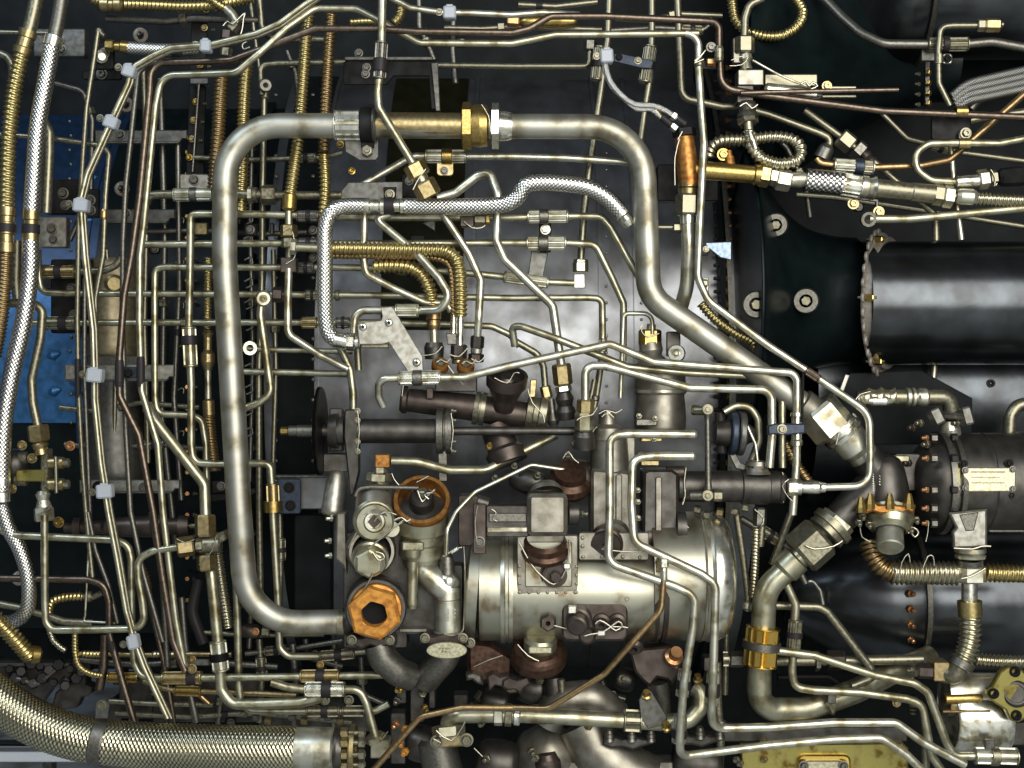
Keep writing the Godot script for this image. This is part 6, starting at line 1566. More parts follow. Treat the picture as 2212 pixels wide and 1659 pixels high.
	lathe(t, "straight_length", "dim", Vector3(1888, 406, 8), Vector3(2020, 420, 8), [0, 20, 0.6, 19.5, 0.62, 21, 1, 21], 28); nut(t, "dim", Vector3(2014, 419, 8), Vector3(2036, 422, 8), 24); nut(t, "steel", Vector3(2036, 423, 8), Vector3(2058, 426, 8), 25)
	ribbed(t, "corr_steel", 15.0, 8, [2056, 426, 2140, 430, 2240, 434], -1.0, 6.5, 0.22)
	lathe(t, "fire_sleeve", "steel", Vector3(2064, 424, 10), Vector3(2108, 426, 10), [0, 14, 0.2, 18, 0.8, 18, 1, 14], 22)
	t = pipe("thick bright pipe below the copper tee curving behind the big pipe", "steel", 15.5, [10, 8, -10, -40], [1484, 460, 1488, 540, 1484, 620, 1466, 680], 120)
	lathe(t, "top_collar", "bright", Vector3(1485, 464, 10), Vector3(1486, 484, 10), [0, 12, 0, 17, 1, 17, 1, 12], 24); nut(t, "dim", Vector3(1454, 492, -6), Vector3(1470, 492, -6), 12); drum(t, "side_tube", "dim", Vector3(1420, 491, -10), Vector3(1456, 491, -10), 5)
	t = thing("box", "black flat box on the casing behind the copper tee", "box", 1488, 395, -120)
	box(t, "case", "bracket_dark", 1420, 355, 1552, 434, -130, 40, 5); 
	t = thing("clip_plate", "bright blue white wedge plate right of the falling line", "bracket", 1550, 545, 20)
	plate(t, "plate", "wedge", [1524, 524, 1580, 522, 1580, 562, 1556, 556, 1526, 532], 20, 4); box(t, "base", "bracket_dark", 1512, 530, 1530, 552, 30, 16); bolt(t, 1525, 538, 30, 5, "dim")
	# valve with chains at the upper right
	t = thing("valve", "upright grey valve stack with lock chain right of the falling line", "valve", 1616, 150, -10)
	tube_part(t, "dim", 8.5, -10, [1648, -4, 1618, 10, 1609, 40, 1608, 86], 26); nut(t, "dim", Vector3(1608, 80, -10), Vector3(1608, 116, -10), 22); plate(t, "top_lug", "cast", [1584, 82, 1600, 82, 1600, 136, 1584, 136], -10, 20)
	lathe(t, "stem", "steel", Vector3(1610, 114, -10), Vector3(1612, 150, -10), [0, 12, 0.4, 15, 0.6, 11, 1, 14], 20); box(t, "body", "cast", 1594, 150, 1650, 184, 6, 40); box(t, "lower_body", "cast_dark", 1592, 184, 1628, 222, 0, 40)
	lathe(t, "base", "dull", Vector3(1614, 220, -6), Vector3(1615, 254, -4), [0, 16, 0.3, 22, 0.6, 18, 1, 24, 1, 0], 20); wire(t, [1580, 130, 1600, 122, 1616, 124, 1602, 140, 1576, 142], 20); wire(t, [1598, 230, 1612, 222, 1624, 234, 1636, 226], 22, 2.4)
	woven(t, "steel", 2.6, [14, 10, 8], [1626, 130, 1680, 160, 1720, 178, 1744, 186], -1.0, 0.0, 0.1, "lock_chain", 6.0); wire(t, [1730, 182, 1740, 176, 1748, 186, 1756, 178, 1766, 186, 1752, 192], 14, 2.6)
	box(t, "side_block", "dim", 1652, 160, 1766, 186, -14, 36, 3); lathe(t, "side_barrel", "bright", Vector3(1650, 192, -6), Vector3(1774, 205, -6), [0, 8, 0.05, 14, 0.9, 13, 1, 8, 1, 0], 22)
	box(t, "link", "dim", 1776, 186, 1850, 192, -20, 20, 2); box(t, "link", "dim", 1776, 205, 1850, 211, -20, 20, 2); bolt(t, 1786, 186, -10, 8, "tinted")
	t = pipe("thin straight rod crossing in front of the valve barrel", "bronze", 5.4, 20, [1600, 201, 1700, 198, 1940, 194], 10, "rod", "rod")
	# clamp of front lines
	t = thing("clamp", "dark blue clamp strap holding the turned down front lines", "clamp", 1700, 926, 66)
	plate(t, "strap", "blue_plate", [1659, 920, 1672, 915, 1740, 915, 1740, 936, 1700, 940, 1672, 938, 1659, 940], 76, 16, 3); bolt(t, 1689, 927, 78, 8, "dim")
	t = thing("wire_post", "thin dark wire strut rising from the clamp", "rod", 1733, 860, 60)
	drum(t, "rod", "bracket_dark", Vector3(1732, 912, 60), Vector3(1735, 806, 62), 3)
	# Y casting
	t = thing("casting", "dull grey Y shaped cast junction right of the union nut", "casting", 1900, 1030, -20)
	dome(t, "upper_branch", "cast_dark", Vector3(1856, 974, -10), Vector3(1920, 1050, -20), [0, 34, 0.4, 36, 0.8, 42, 1, 42], 34); dome(t, "lower_branch", "cast_dark", Vector3(1800, 1132, 0), Vector3(1912, 1030, -20), [0, 30, 0.2, 36, 0.6, 40, 1, 44], 34)
	dome(t, "core", "cast_dark", Vector3(1906, 980, -20), Vector3(1914, 1110, -10), [0, 0, 0.1, 36, 0.5, 50, 0.9, 52, 1, 40], 34); box(t, "right_web", "cast_dark", 1930, 980, 1990, 1060, -30, 40, 8); box(t, "lug", "olive", 1930, 984, 1965, 998, -16, 16, 3)
	plate(t, "scalloped_flange", "copper", [1868, 1092, 1884, 1078, 1898, 1090, 1912, 1090, 1924, 1078, 1936, 1090, 1952, 1092, 1966, 1080, 1978, 1092, 1974, 1108, 1960, 1104, 1944, 1110, 1900, 1110, 1884, 1104, 1870, 1110], 72, 60, 4)
	for q in [[1880, 1096], [1922, 1096], [1964, 1096], [1860, 1104]]:
		lathe(t, "flange_nut", "brass", Vector3(q[0], q[1] - 30, 66), Vector3(q[0], q[1] + 4, 70), [0, 5, 0.3, 8, 0.7, 11, 1, 11, 1, 0], 8)
	lathe(t, "valve_dome", "olive", Vector3(1921, 1106, 20), Vector3(1922, 1148, 44), [0, 52, 0.5, 50, 0.8, 44, 1, 34], 38); lathe(t, "valve_stub", "steel", Vector3(1921, 1138, 36), Vector3(1923, 1184, 70), [0, 36, 0.1, 34, 0.15, 29, 0.95, 29, 1, 26, 1, 0], 34)
	for q in [[1862, 1112], [1876, 1130], [1978, 1120], [1966, 1140], [1854, 1126]]:
		bolt(t, q[0], q[1], 40, 8, "dim", "stud", Vector3(0, -0.6, 1), "stud")
	wire(t, [1858, 1140, 1862, 1160, 1880, 1170], 50); wire(t, [1962, 1152, 1974, 1140, 1984, 1150, 1976, 1160, 1968, 1150], 44, 2.4); wire(t, [2006, 1126, 2004, 1150, 2000, 1170], 30)
	marks(t, 1886, 1024, 38, 8, 5.0, PI / 2); marks(t, 1900, 1028, 38, 4, 6.0, PI / 2)
	# the return pipe
	t = pipe("thick dull pipe bending from slanted union down and back to right", "olive", 26.0, [20, 10, 0, -10, -20, -40, -70, -110, -160], [1774, 1160, 1652, 1274, 1648, 1360, 1640, 1450, 1640, 1534, 1740, 1532, 1850, 1492, 1930, 1450, 2010, 1420], 74)
	nut(t, "dim", Vector3(1776, 1156, 20), Vector3(1726, 1200, 20), 50, "union_nut"); lathe(t, "lock_ring", "dim", Vector3(1806, 1128, 18), Vector3(1780, 1154, 20), [0, 36, 0.1, 48, 0.5, 48, 0.55, 42, 0.9, 44, 1, 36], 32); nut(t, "steel", Vector3(1814, 1120, 18), Vector3(1804, 1132, 18), 40, "lock_nut")
	lathe(t, "collar", "olive", Vector3(1724, 1204, 16), Vector3(1690, 1236, 12), [0, 24, 0.1, 33, 0.8, 33, 1, 26], 32); wire(t, [1740, 1178, 1760, 1186, 1800, 1180, 1820, 1168], 72, 2.4)
	sleeve(t, 1649, 1353, 1641, 1440, 4, 36, "gold", "dull", 0.36, 0.58); lathe(t, "weld", "olive", Vector3(1786, 1520, -30), Vector3(1794, 1517, -30), [0, 25, 0.5, 27.5, 1, 25], 30); box(t, "tag", "bracket", 1788, 1496, 1806, 1520, 0, 6, 2)
	t = pipe("slim pipe with banded sleeve dropping behind the thick return pipe", "olive", 9.0, 0, [1698, 1260, 1719, 1306, 1717, 1340, 1711, 1450, 1716, 1484, 1760, 1491, 1860, 1496, 1960, 1510, 1992, 1522, 2012, 1632, 2040, 1672], 26)
	sleeve(t, 1719, 1338, 1713, 1418, 0, 15, "dim", "band", 0.34, 0.5)
	t = pipe("slim pipe running beside it and into the bottom right sleeve", "olive", 9.0, 16, [1676, 1405, 1759, 1416, 1892, 1459, 1976, 1476, 2005, 1496, 2045, 1606, 2062, 1633, 2106, 1633], 26)
	sleeve(t, 2104, 1632, 2198, 1634, 16, 18, "steel", "dim", 0.36, 0.56); box(t, "sleeve_tab", "bracket", 2128, 1598, 2150, 1622, 22, 8)
	t = pipe("slim angled pipe crossing behind the right side of return pipe", "dim", 9.0, -40, [1676, 1308, 1768, 1311, 1786, 1320, 1880, 1442, 1888, 1462, 1840, 1482], 26)
	t = pipe("straight dark tube with brown nuts behind the return pipe", "dim", 11.0, -70, [1560, 1425, 1680, 1428, 1760, 1428, 1992, 1424], 30)
	nut(t, "dull", Vector3(1759, 1428, -70), Vector3(1770, 1428, -70), 22); nut(t, "rust_brown", Vector3(1786, 1426, -70), Vector3(1824, 1426, -70), 22); nut(t, "dull", Vector3(1575, 1424, -70), Vector3(1606, 1424, -70), 18)
	sleeve(t, 1560, 1424, 1574, 1424, -70, 16, "dim", "")
	# right canister with name plate
	t = thing("canister", "dark grey barrel with bolted joint and name plate at right edge", "canister", 2120, 1042, -60)
	dome(t, "dome_end", "cast_dark", Vector3(1966, 1042, -60), Vector3(2034, 1042, -60), [0, 40, 0.1, 60, 0.5, 90, 0.9, 100, 1, 104], 44)
	lathe(t, "joint", "dull", Vector3(2022, 1042, -60), Vector3(2054, 1042, -60), [0, 96, 0, 110, 0.35, 112, 0.4, 104, 0.6, 104, 0.65, 114, 1, 112, 1, 100], 52); lathe(t, "barrel", "cast_dark", Vector3(2050, 1042, -60), Vector3(2320, 1042, -60), [0, 90, 0.02, 107, 0.24, 107, 0.25, 108.5, 0.26, 107, 0.56, 107, 0.57, 110, 0.6, 110, 0.61, 107, 1, 107], 56)
	for y in [946, 990, 1058, 1098, 1130]:
		var z := -60.0 + sqrt(maxf(0.0, 110.0 * 110.0 - (y - 1042.0) * (y - 1042.0)))
		nut(t, "dull", Vector3(2010, y, z), Vector3(2024, y, z), 10); nut(t, "band", Vector3(2054, y, z), Vector3(2068, y, z), 10)
		bolt(t, 2004, y, z, 7, "copper_tip", "stud", Vector3(-1, 0, 0.2), "stud")
	var plate_body := box(t, "name_plate", "name_plate", 2080, 1010, 2194, 1062, 54, 6, 4); box(plate_body, "plate_line", "beige", 2098, 1018, 2172, 1021, 55.2, 1.4, 1, 0.3); box(plate_body, "plate_line", "beige", 2098, 1030, 2160, 1032, 55.2, 1.4, 0.8, 0.3); box(plate_body, "plate_line", "beige", 2098, 1042, 2170, 1044, 55.2, 1.4, 0.8, 0.3)
	for q in [[2085, 1016], [2187, 1014], [2086, 1054], [2187, 1056]]:
		bolt(plate_body, q[0], q[1], 54, 5.5, "dull")
	for q in [[2082, 1002], [2180, 1000], [2084, 1070], [2184, 1070]]:
		bolt(t, q[0], q[1], 44, 7, "bracket_dark")
	box(t, "stain_band", "plate_yellow", 2056, 1010, 2076, 1060, 46, 4, 3)
	t = thing("bracket", "pale grey bracket arm with nuts hanging under the barrel", "bracket", 2096, 1140, 40)
	plate(t, "arm", "bracket_pale", [2050, 1108, 2132, 1100, 2132, 1182, 2060, 1184, 2058, 1150, 2066, 1140], 48, 14, 4); plate(t, "recess", "dull", [2072, 1112, 2114, 1106, 2104, 1146, 2086, 1148], 50, 4, 2)
	lathe(t, "bush", "steel", Vector3(2096, 1184, 20), Vector3(2096, 1206, 20), [0, 24, 0, 33, 0.4, 33, 0.5, 28, 0.7, 33, 1, 31, 1, 0], 26); nut(t, "steel", Vector3(2096, 1222, 10), Vector3(2096, 1258, 10), 34); lathe(t, "washer", "dull", Vector3(2096, 1206, 16), Vector3(2096, 1222, 12), [0, 24, 0, 27, 1, 27, 1, 20], 26)
	wire(t, [2060, 1184, 2100, 1186, 2120, 1180, 2140, 1180], 60, 2.4); wire(t, [2076, 1250, 2100, 1244, 2128, 1228], 46, 2.2)
	box(t, "behind", "dull", 2134, 1100, 2260, 1150, -20, 40, 6)
	# foil sleeved elbow
	t = pipe("foil wrapped elbow tube above the grey barrel", "dim", 17.0, [-40, -30, -30, -40], [1852, 862, 1900, 858, 2000, 858, 2050, 858, 2058, 900], 22)
	ribbed(t, "corr_steel", 22.0, -32, [1856, 862, 1880, 858, 1932, 858], -1.0, 22.0, 0.2); collar(t, "steel", Vector3(1955, 858, -30), Vector3(1966, 858, -30), 21); collar(t, "steel", Vector3(1968, 858, -30), Vector3(1976, 858, -30), 21); collar(t, "steel", Vector3(1980, 858, -30), Vector3(2004, 858, -30), 20)
	lathe(t, "foil", "bright", Vector3(1862, 866, -22), Vector3(1934, 866, -22), [0, 6, 0.3, 12, 0.7, 12, 1, 6, 1, 0], 16); wire(t, [1846, 868, 1858, 852, 1880, 846], -10)
	t = thing("clamp", "V band clamp with bolts under the foil wrapped elbow", "clamp", 2060, 905, -30)
	lathe(t, "band", "dull", Vector3(2058, 888, -40), Vector3(2056, 908, -40), [0, 20, 0.2, 36, 0.5, 32, 0.8, 36, 1, 20], 30); nut(t, "bracket", Vector3(2014, 884, -20), Vector3(2030, 916, -16), 17); nut(t, "bracket", Vector3(2082, 880, -20), Vector3(2092, 918, -16), 15); lathe(t, "tube", "steel", Vector3(2050, 906, -40), Vector3(2052, 940, -50), [0, 16, 0.5, 22, 1, 24], 22)
	for q in [[1990, 914], [1974, 924], [2004, 960], [1964, 1000], [2070, 914]]:
		bolt(t, q[0], q[1], -24, 9, "dim" if q[0] > 1980 else "rust_brown", "stud", Vector3(-1, 0, 0.7), "stud")
	t = pipe("bent tube end at the far right under the blank duct", "dim", 14.0, -120, [2230, 870, 2196, 876, 2182, 900, 2180, 940], 30)
	t = thing("panel", "dark angled panel between slanted union and foil elbow", "panel", 1990, 900, -200)
	plate(t, "panel", "casing_dark", [1812, 860, 1836, 806, 1990, 800, 2100, 860, 2100, 960, 1880, 960], -200, 20); plate(t, "edge", "bracket_pale", [1812, 846, 1826, 808, 1836, 810, 1822, 848], -188, 8)

func build_bottom() -> void:
	build_valve()
	# lower mount under the accumulator
	var t := thing("mount", "rusty ring mount with silver core under the accumulator", "mount", 1165, 1420, 40)
	lathe(t, "rust_ring", "rust_dark", Vector3(1164, 1430, 40), Vector3(1163, 1396, 60), [0, 36, 0.1, 60, 0.6, 62, 0.8, 58, 1, 52, 1, 40], 44); lathe(t, "core", "olive", Vector3(1166, 1410, 56), Vector3(1168, 1374, 70), [0, 34, 0.4, 36, 0.8, 36, 1, 30, 1, 0], 34); box(t, "tag", "name_plate", 1142, 1398, 1192, 1412, 104, 8, 3)
	plate(t, "scalloped_foot", "rust_brown", [1086, 1470, 1100, 1462, 1118, 1468, 1140, 1460, 1148, 1476, 1132, 1488, 1124, 1500, 1112, 1490, 1098, 1492, 1084, 1484], 60, 40, 4)
	wire(t, [1118, 1392, 1140, 1416, 1164, 1428], 116, 2.0)
	t = thing("shoe", "brown curved support shoe left of the rusty ring mount", "bracket", 1060, 1470, 20)
	plate(t, "shoe", "rust_dark", [1008, 1384, 1060, 1390, 1110, 1420, 1106, 1470, 1040, 1476, 1010, 1460], 10, 60, 8); wire(t, [1024, 1440, 1060, 1424, 1086, 1416], 22); plate(t, "lip", "dull", [1006, 1456, 1022, 1452, 1040, 1458, 1044, 1480, 1030, 1476, 1020, 1468, 1008, 1470], 40, 30, 4)
	plate(t, "wavy_clamp", "rust_brown", [1052, 1460, 1066, 1454, 1080, 1462, 1100, 1458, 1104, 1480, 1086, 1484, 1070, 1480, 1056, 1492], 50, 30, 3)
	t = thing("bracket", "rusty bracket with copper headed bolt below the accumulator", "bracket", 1415, 1440, 40)
	plate(t, "bracket", "rust_brown", [1358, 1404, 1400, 1400, 1440, 1396, 1476, 1410, 1468, 1450, 1452, 1480, 1440, 1468, 1420, 1464, 1404, 1484, 1386, 1468, 1372, 1452], 40, 50, 5); lathe(t, "bolt_head", "copper_tip", Vector3(1452, 1424, 50), Vector3(1462, 1408, 80), [0, 20, 0.4, 20, 0.5, 13, 1, 13, 1, 0], 24); plate(t, "washer", "bright", [1440, 1420, 1470, 1430, 1462, 1444, 1446, 1440], 60, 6); tube_part(t, "dull", 24, [20, 10, 0], [1420, 1470, 1424, 1510, 1426, 1550], 30, "leg")
	# bottom middle pipe and its fittings
	t = pipe("thick pale pipe along the bottom turning down into flanged nut", "olive", 17.0, [30, 40, 44, 44, 40], [967, 1588, 968, 1552, 990, 1545, 1064, 1544, 1120, 1544, 1240, 1550, 1346, 1556, 1430, 1562], 30)
	nut(t, "steel", Vector3(1066, 1544, 44), Vector3(1086, 1544, 44), 24); nut(t, "dim", Vector3(1090, 1544, 44), Vector3(1106, 1545, 44), 25); collar(t, "bright", Vector3(1108, 1545, 44), Vector3(1124, 1546, 44), 22)
	sleeve(t, 1346, 1556, 1386, 1558, 42, 24, "dim", "")
	nut(t, "olive", Vector3(968, 1566, 36), Vector3(970, 1590, 40), 36, "union_nut"); wire(t, [942, 1578, 975, 1600, 1004, 1560], 74, 2.4)
	plate(t, "flange", "tinted", [930, 1600, 944, 1590, 1000, 1586, 1018, 1592, 1018, 1606, 1000, 1612, 950, 1616, 932, 1612], 50, 16, 3)
	bolt(t, 944, 1602, 52, 11, "dim"); bolt(t, 1008, 1598, 52, 11, "dim"); wire(t, [936, 1596, 952, 1604], 62); wire(t, [1024, 1616, 1042, 1634], 50)
	t = pipe("short fat pipe curling up behind the grey gusset", "olive", 18.0, [20, 20, 10, 0], [1440, 1560, 1490, 1556, 1512, 1530, 1514, 1496, 1500, 1486], 24)
	t = thing("gusset", "grey three sided gusset plate with two brass bolts", "bracket", 1420, 1545, 60)
	plate(t, "plate", "bracket", [1380, 1512, 1392, 1490, 1406, 1492, 1440, 1546, 1438, 1566, 1400, 1574, 1384, 1550], 62, 6); lathe(t, "bolt", "brass", Vector3(1396, 1506, 60), Vector3(1396, 1494, 74), [0, 9, 0.4, 11, 0.5, 7, 1, 7, 1, 0], 16); lathe(t, "bolt", "brass", Vector3(1440, 1576, 60), Vector3(1439, 1562, 74), [0, 9, 0.4, 11, 0.5, 7, 1, 7, 1, 0], 16); lathe(t, "bolt", "brass", Vector3(1507, 1474, 40), Vector3(1507, 1458, 50), [0, 9, 0.4, 11, 0.5, 7, 1, 7, 1, 0], 16)
	# castings along the bottom
	t = thing("casting", "grey smooth elbow casting left of the gusset", "casting", 1260, 1520, -20)
	tube_part(t, "cast", 36.0, [-30, -20, -20, -40], [1180, 1560, 1210, 1510, 1280, 1504, 1330, 1548], 40, "elbow"); dome(t, "neck", "cast_dark", Vector3(1196, 1462, -20), Vector3(1204, 1540, -20), [0, 20, 0.2, 22, 0.6, 26, 1, 36], 24); drum(t, "post", "dim", Vector3(1212, 1466, 0), Vector3(1216, 1524, 0), 8)
	t = thing("casting", "large grey curved duct casting at the bottom centre", "casting", 1300, 1620, -60)
	tube_part(t, "cast", 60.0, [-60, -50, -40, -40], [1260, 1560, 1290, 1620, 1340, 1660, 1400, 1690], 60, "duct"); dome(t, "bulge", "cast", Vector3(1110, 1620, -80), Vector3(1250, 1640, -80), [0, 0, 0.1, 40, 0.5, 70, 0.9, 44, 1, 0], 30)
	for q in [[1360, 1598], [1508, 1592]]:
		var x: float = q[0]
		plate(t, "wavy_flange", "cast_dark", [x - 58, q[1] - 2, x - 40, q[1] - 10, x - 16, q[1] - 2, x + 8, q[1] - 8, x + 30, q[1] - 2, x + 52, q[1] - 12, x + 56, q[1] + 6, x + 30, q[1] + 14, x + 8, q[1] + 22, x - 16, q[1] + 16, x - 40, q[1] + 18, x - 58, q[1] + 12], 20, 40, 4)
		for e in [-44, 4, 46]:
			lathe(t, "stack_bolt", "dull", Vector3(x + e, q[1] + 4, 20), Vector3(x + e, q[1] - 22, 30), [0, 8, 0.2, 12, 0.4, 8, 0.5, 11, 0.7, 8, 0.8, 9, 1, 6, 1, 0], 14)
	t = thing("casting", "dark lumpy machinery block along the bottom edge", "casting", 1050, 1640, -80)
	for q in [[880, 1600, 950, 40], [1030, 1640, 1120, 50], [1120, 1480, 1180, 34], [1450, 1640, 1560, 46], [1040, 1510, 1100, 30], [1330, 1460, 1372, 26]]:
		dome(t, "lobe", "cast_dark", Vector3(q[0], q[1], -60), Vector3(q[2], q[1] + 14, -50), [0, 0, 0.05, q[3] * 0.8, 0.5, q[3], 0.95, q[3] * 0.8, 1, 0], 24)
	lathe(t, "drum", "dull", Vector3(940, 1590, -20), Vector3(960, 1680, -20), [0, 30, 0.1, 40, 1, 44], 30); lathe(t, "rust_drum", "rust_brown", Vector3(1180, 1626, -10), Vector3(1190, 1690, -10), [0, 0, 0.02, 20, 0.2, 24, 0.3, 28, 1, 28], 26); box(t, "tray", "cast", 1200, 1646, 1560, 1700, -30, 60, 6)
	for q in [[858, 1560, "copper_tip"], [876, 1574, "orange_rust"], [862, 1600, "orange_rust"], [876, 1622, "orange_rust"], [864, 1488, "gold"], [916, 1528, "brass"], [860, 1510, "dull"], [1046, 1528, "dim"], [1054, 1636, "dim"], [1160, 1530, "dim"], [1272, 1570, "tinted"], [1168, 1470, "dim"], [1340, 1466, "dim"], [1268, 1552, "dim"], [1040, 1560, "dim"], [1018, 1540, "dim"], [1146, 1620, "dim"], [1158, 1636, "dim"], [880, 1480, "dim"], [912, 1500, "dim"], [934, 1480, "dim"]]:
		bolt(t, q[0], q[1], 6, 9, q[2], "stud", Vector3(rng.randf_range(-0.6, 0.6), rng.randf_range(-0.6, 0.6), 1), "stud")
	for q in [[856, 1466, 878, 1520], [886, 1462, 916, 1560], [926, 1470, 940, 1530], [844, 1540, 876, 1650], [980, 1500, 1010, 1530], [1520, 1420, 1552, 1450]]:
		box(t, "rib", "cast_dark", q[0], q[1], q[2], q[3], -30, 40, 4)
	# bottom right panel, box and diamond flange
	t = thing("access_panel", "olive yellow stained panel with raised frame at the bottom right", "panel", 1800, 1640, -20)
	plate(t, "panel", "plate_yellow", [1600, 1608, 1950, 1604, 1962, 1616, 1962, 1740, 1600, 1740], -20, 20, 4); plate(t, "frame", "gold", round_rect(1722, 1630, 1838, 1720, 14), -10, 14, 4); plate(t, "window", "name_plate", round_rect(1736, 1642, 1824, 1716, 10), -5, 8, 4)
	bolt(t, 1736, 1654, -2, 8, "dull"); bolt(t, 1822, 1654, -2, 8, "dull"); drum(t, "post", "dim", Vector3(1998, 1560, -40), Vector3(2000, 1700, -40), 9)
	box(t, "dark_strip", "cast_dark", 1560, 1570, 1960, 1602, -40, 40, 4)  # dark cast strip along the panel edge
	t = thing("tank", "silver metal tank end behind the bottom right pipes", "tank", 2100, 1580, -30)
	dome(t, "shell", "bright", Vector3(2046, 1545, -80), Vector3(2166, 1545, -80), [0, 70, 0.1, 80, 0.9, 80, 1, 70], 40); lathe(t, "seam", "steel", Vector3(2040, 1500, -60), Vector3(2180, 1500, -60), [0, 0, 0, 46, 1, 46, 1, 0], 40); box(t, "strap", "gold_pipe", 2036, 1534, 2140, 1540, 0, 20, 2)
	drum(t, "roller", "brass", Vector3(2040, 1510, -20), Vector3(2120, 1508, -20), 12); box(t, "side", "cast_dark", 2172, 1560, 2260, 1610, -20, 40)
	t = thing("flange", "yellow green diamond flange with four bolt holes at right edge", "flange", 2190, 1500, 30)
	var diamond := plate(t, "diamond", "plate_yellow", [2132, 1490, 2142, 1484, 2160, 1452, 2176, 1440, 2196, 1438, 2210, 1448, 2236, 1478, 2262, 1490, 2262, 1506, 2236, 1520, 2216, 1552, 2200, 1560, 2182, 1556, 2172, 1534, 2144, 1516, 2132, 1506], 36, 18, 4)
	lathe(t, "bore", "cast_dark", Vector3(2195, 1498, 33), Vector3(2195, 1498, 44), [0, 30, 0.7, 28, 1, 24, 1, 20, 0.4, 19, 0.4, 0], 32)
	for q in [[2146, 1498], [2192, 1451], [2195, 1545]]:
		lathe(diamond, "bolt_socket", "rubber", Vector3(q[0], q[1], 34), Vector3(q[0], q[1], 42), [0, 12, 0.8, 11, 1, 9, 1, 6, 0.3, 5, 0.3, 0], 18)
	t = thing("fitting", "small hanging lock washer stack below the return pipe", "fitting", 1980, 1520, -40)
	for k in 5:
		drum(t, "washer", "dim", Vector3(1972, 1506 + k * 8, -50), Vector3(1972, 1511 + k * 8, -50), 11 - k)
	bolt(t, 1937, 1518, -50, 7, "tinted")

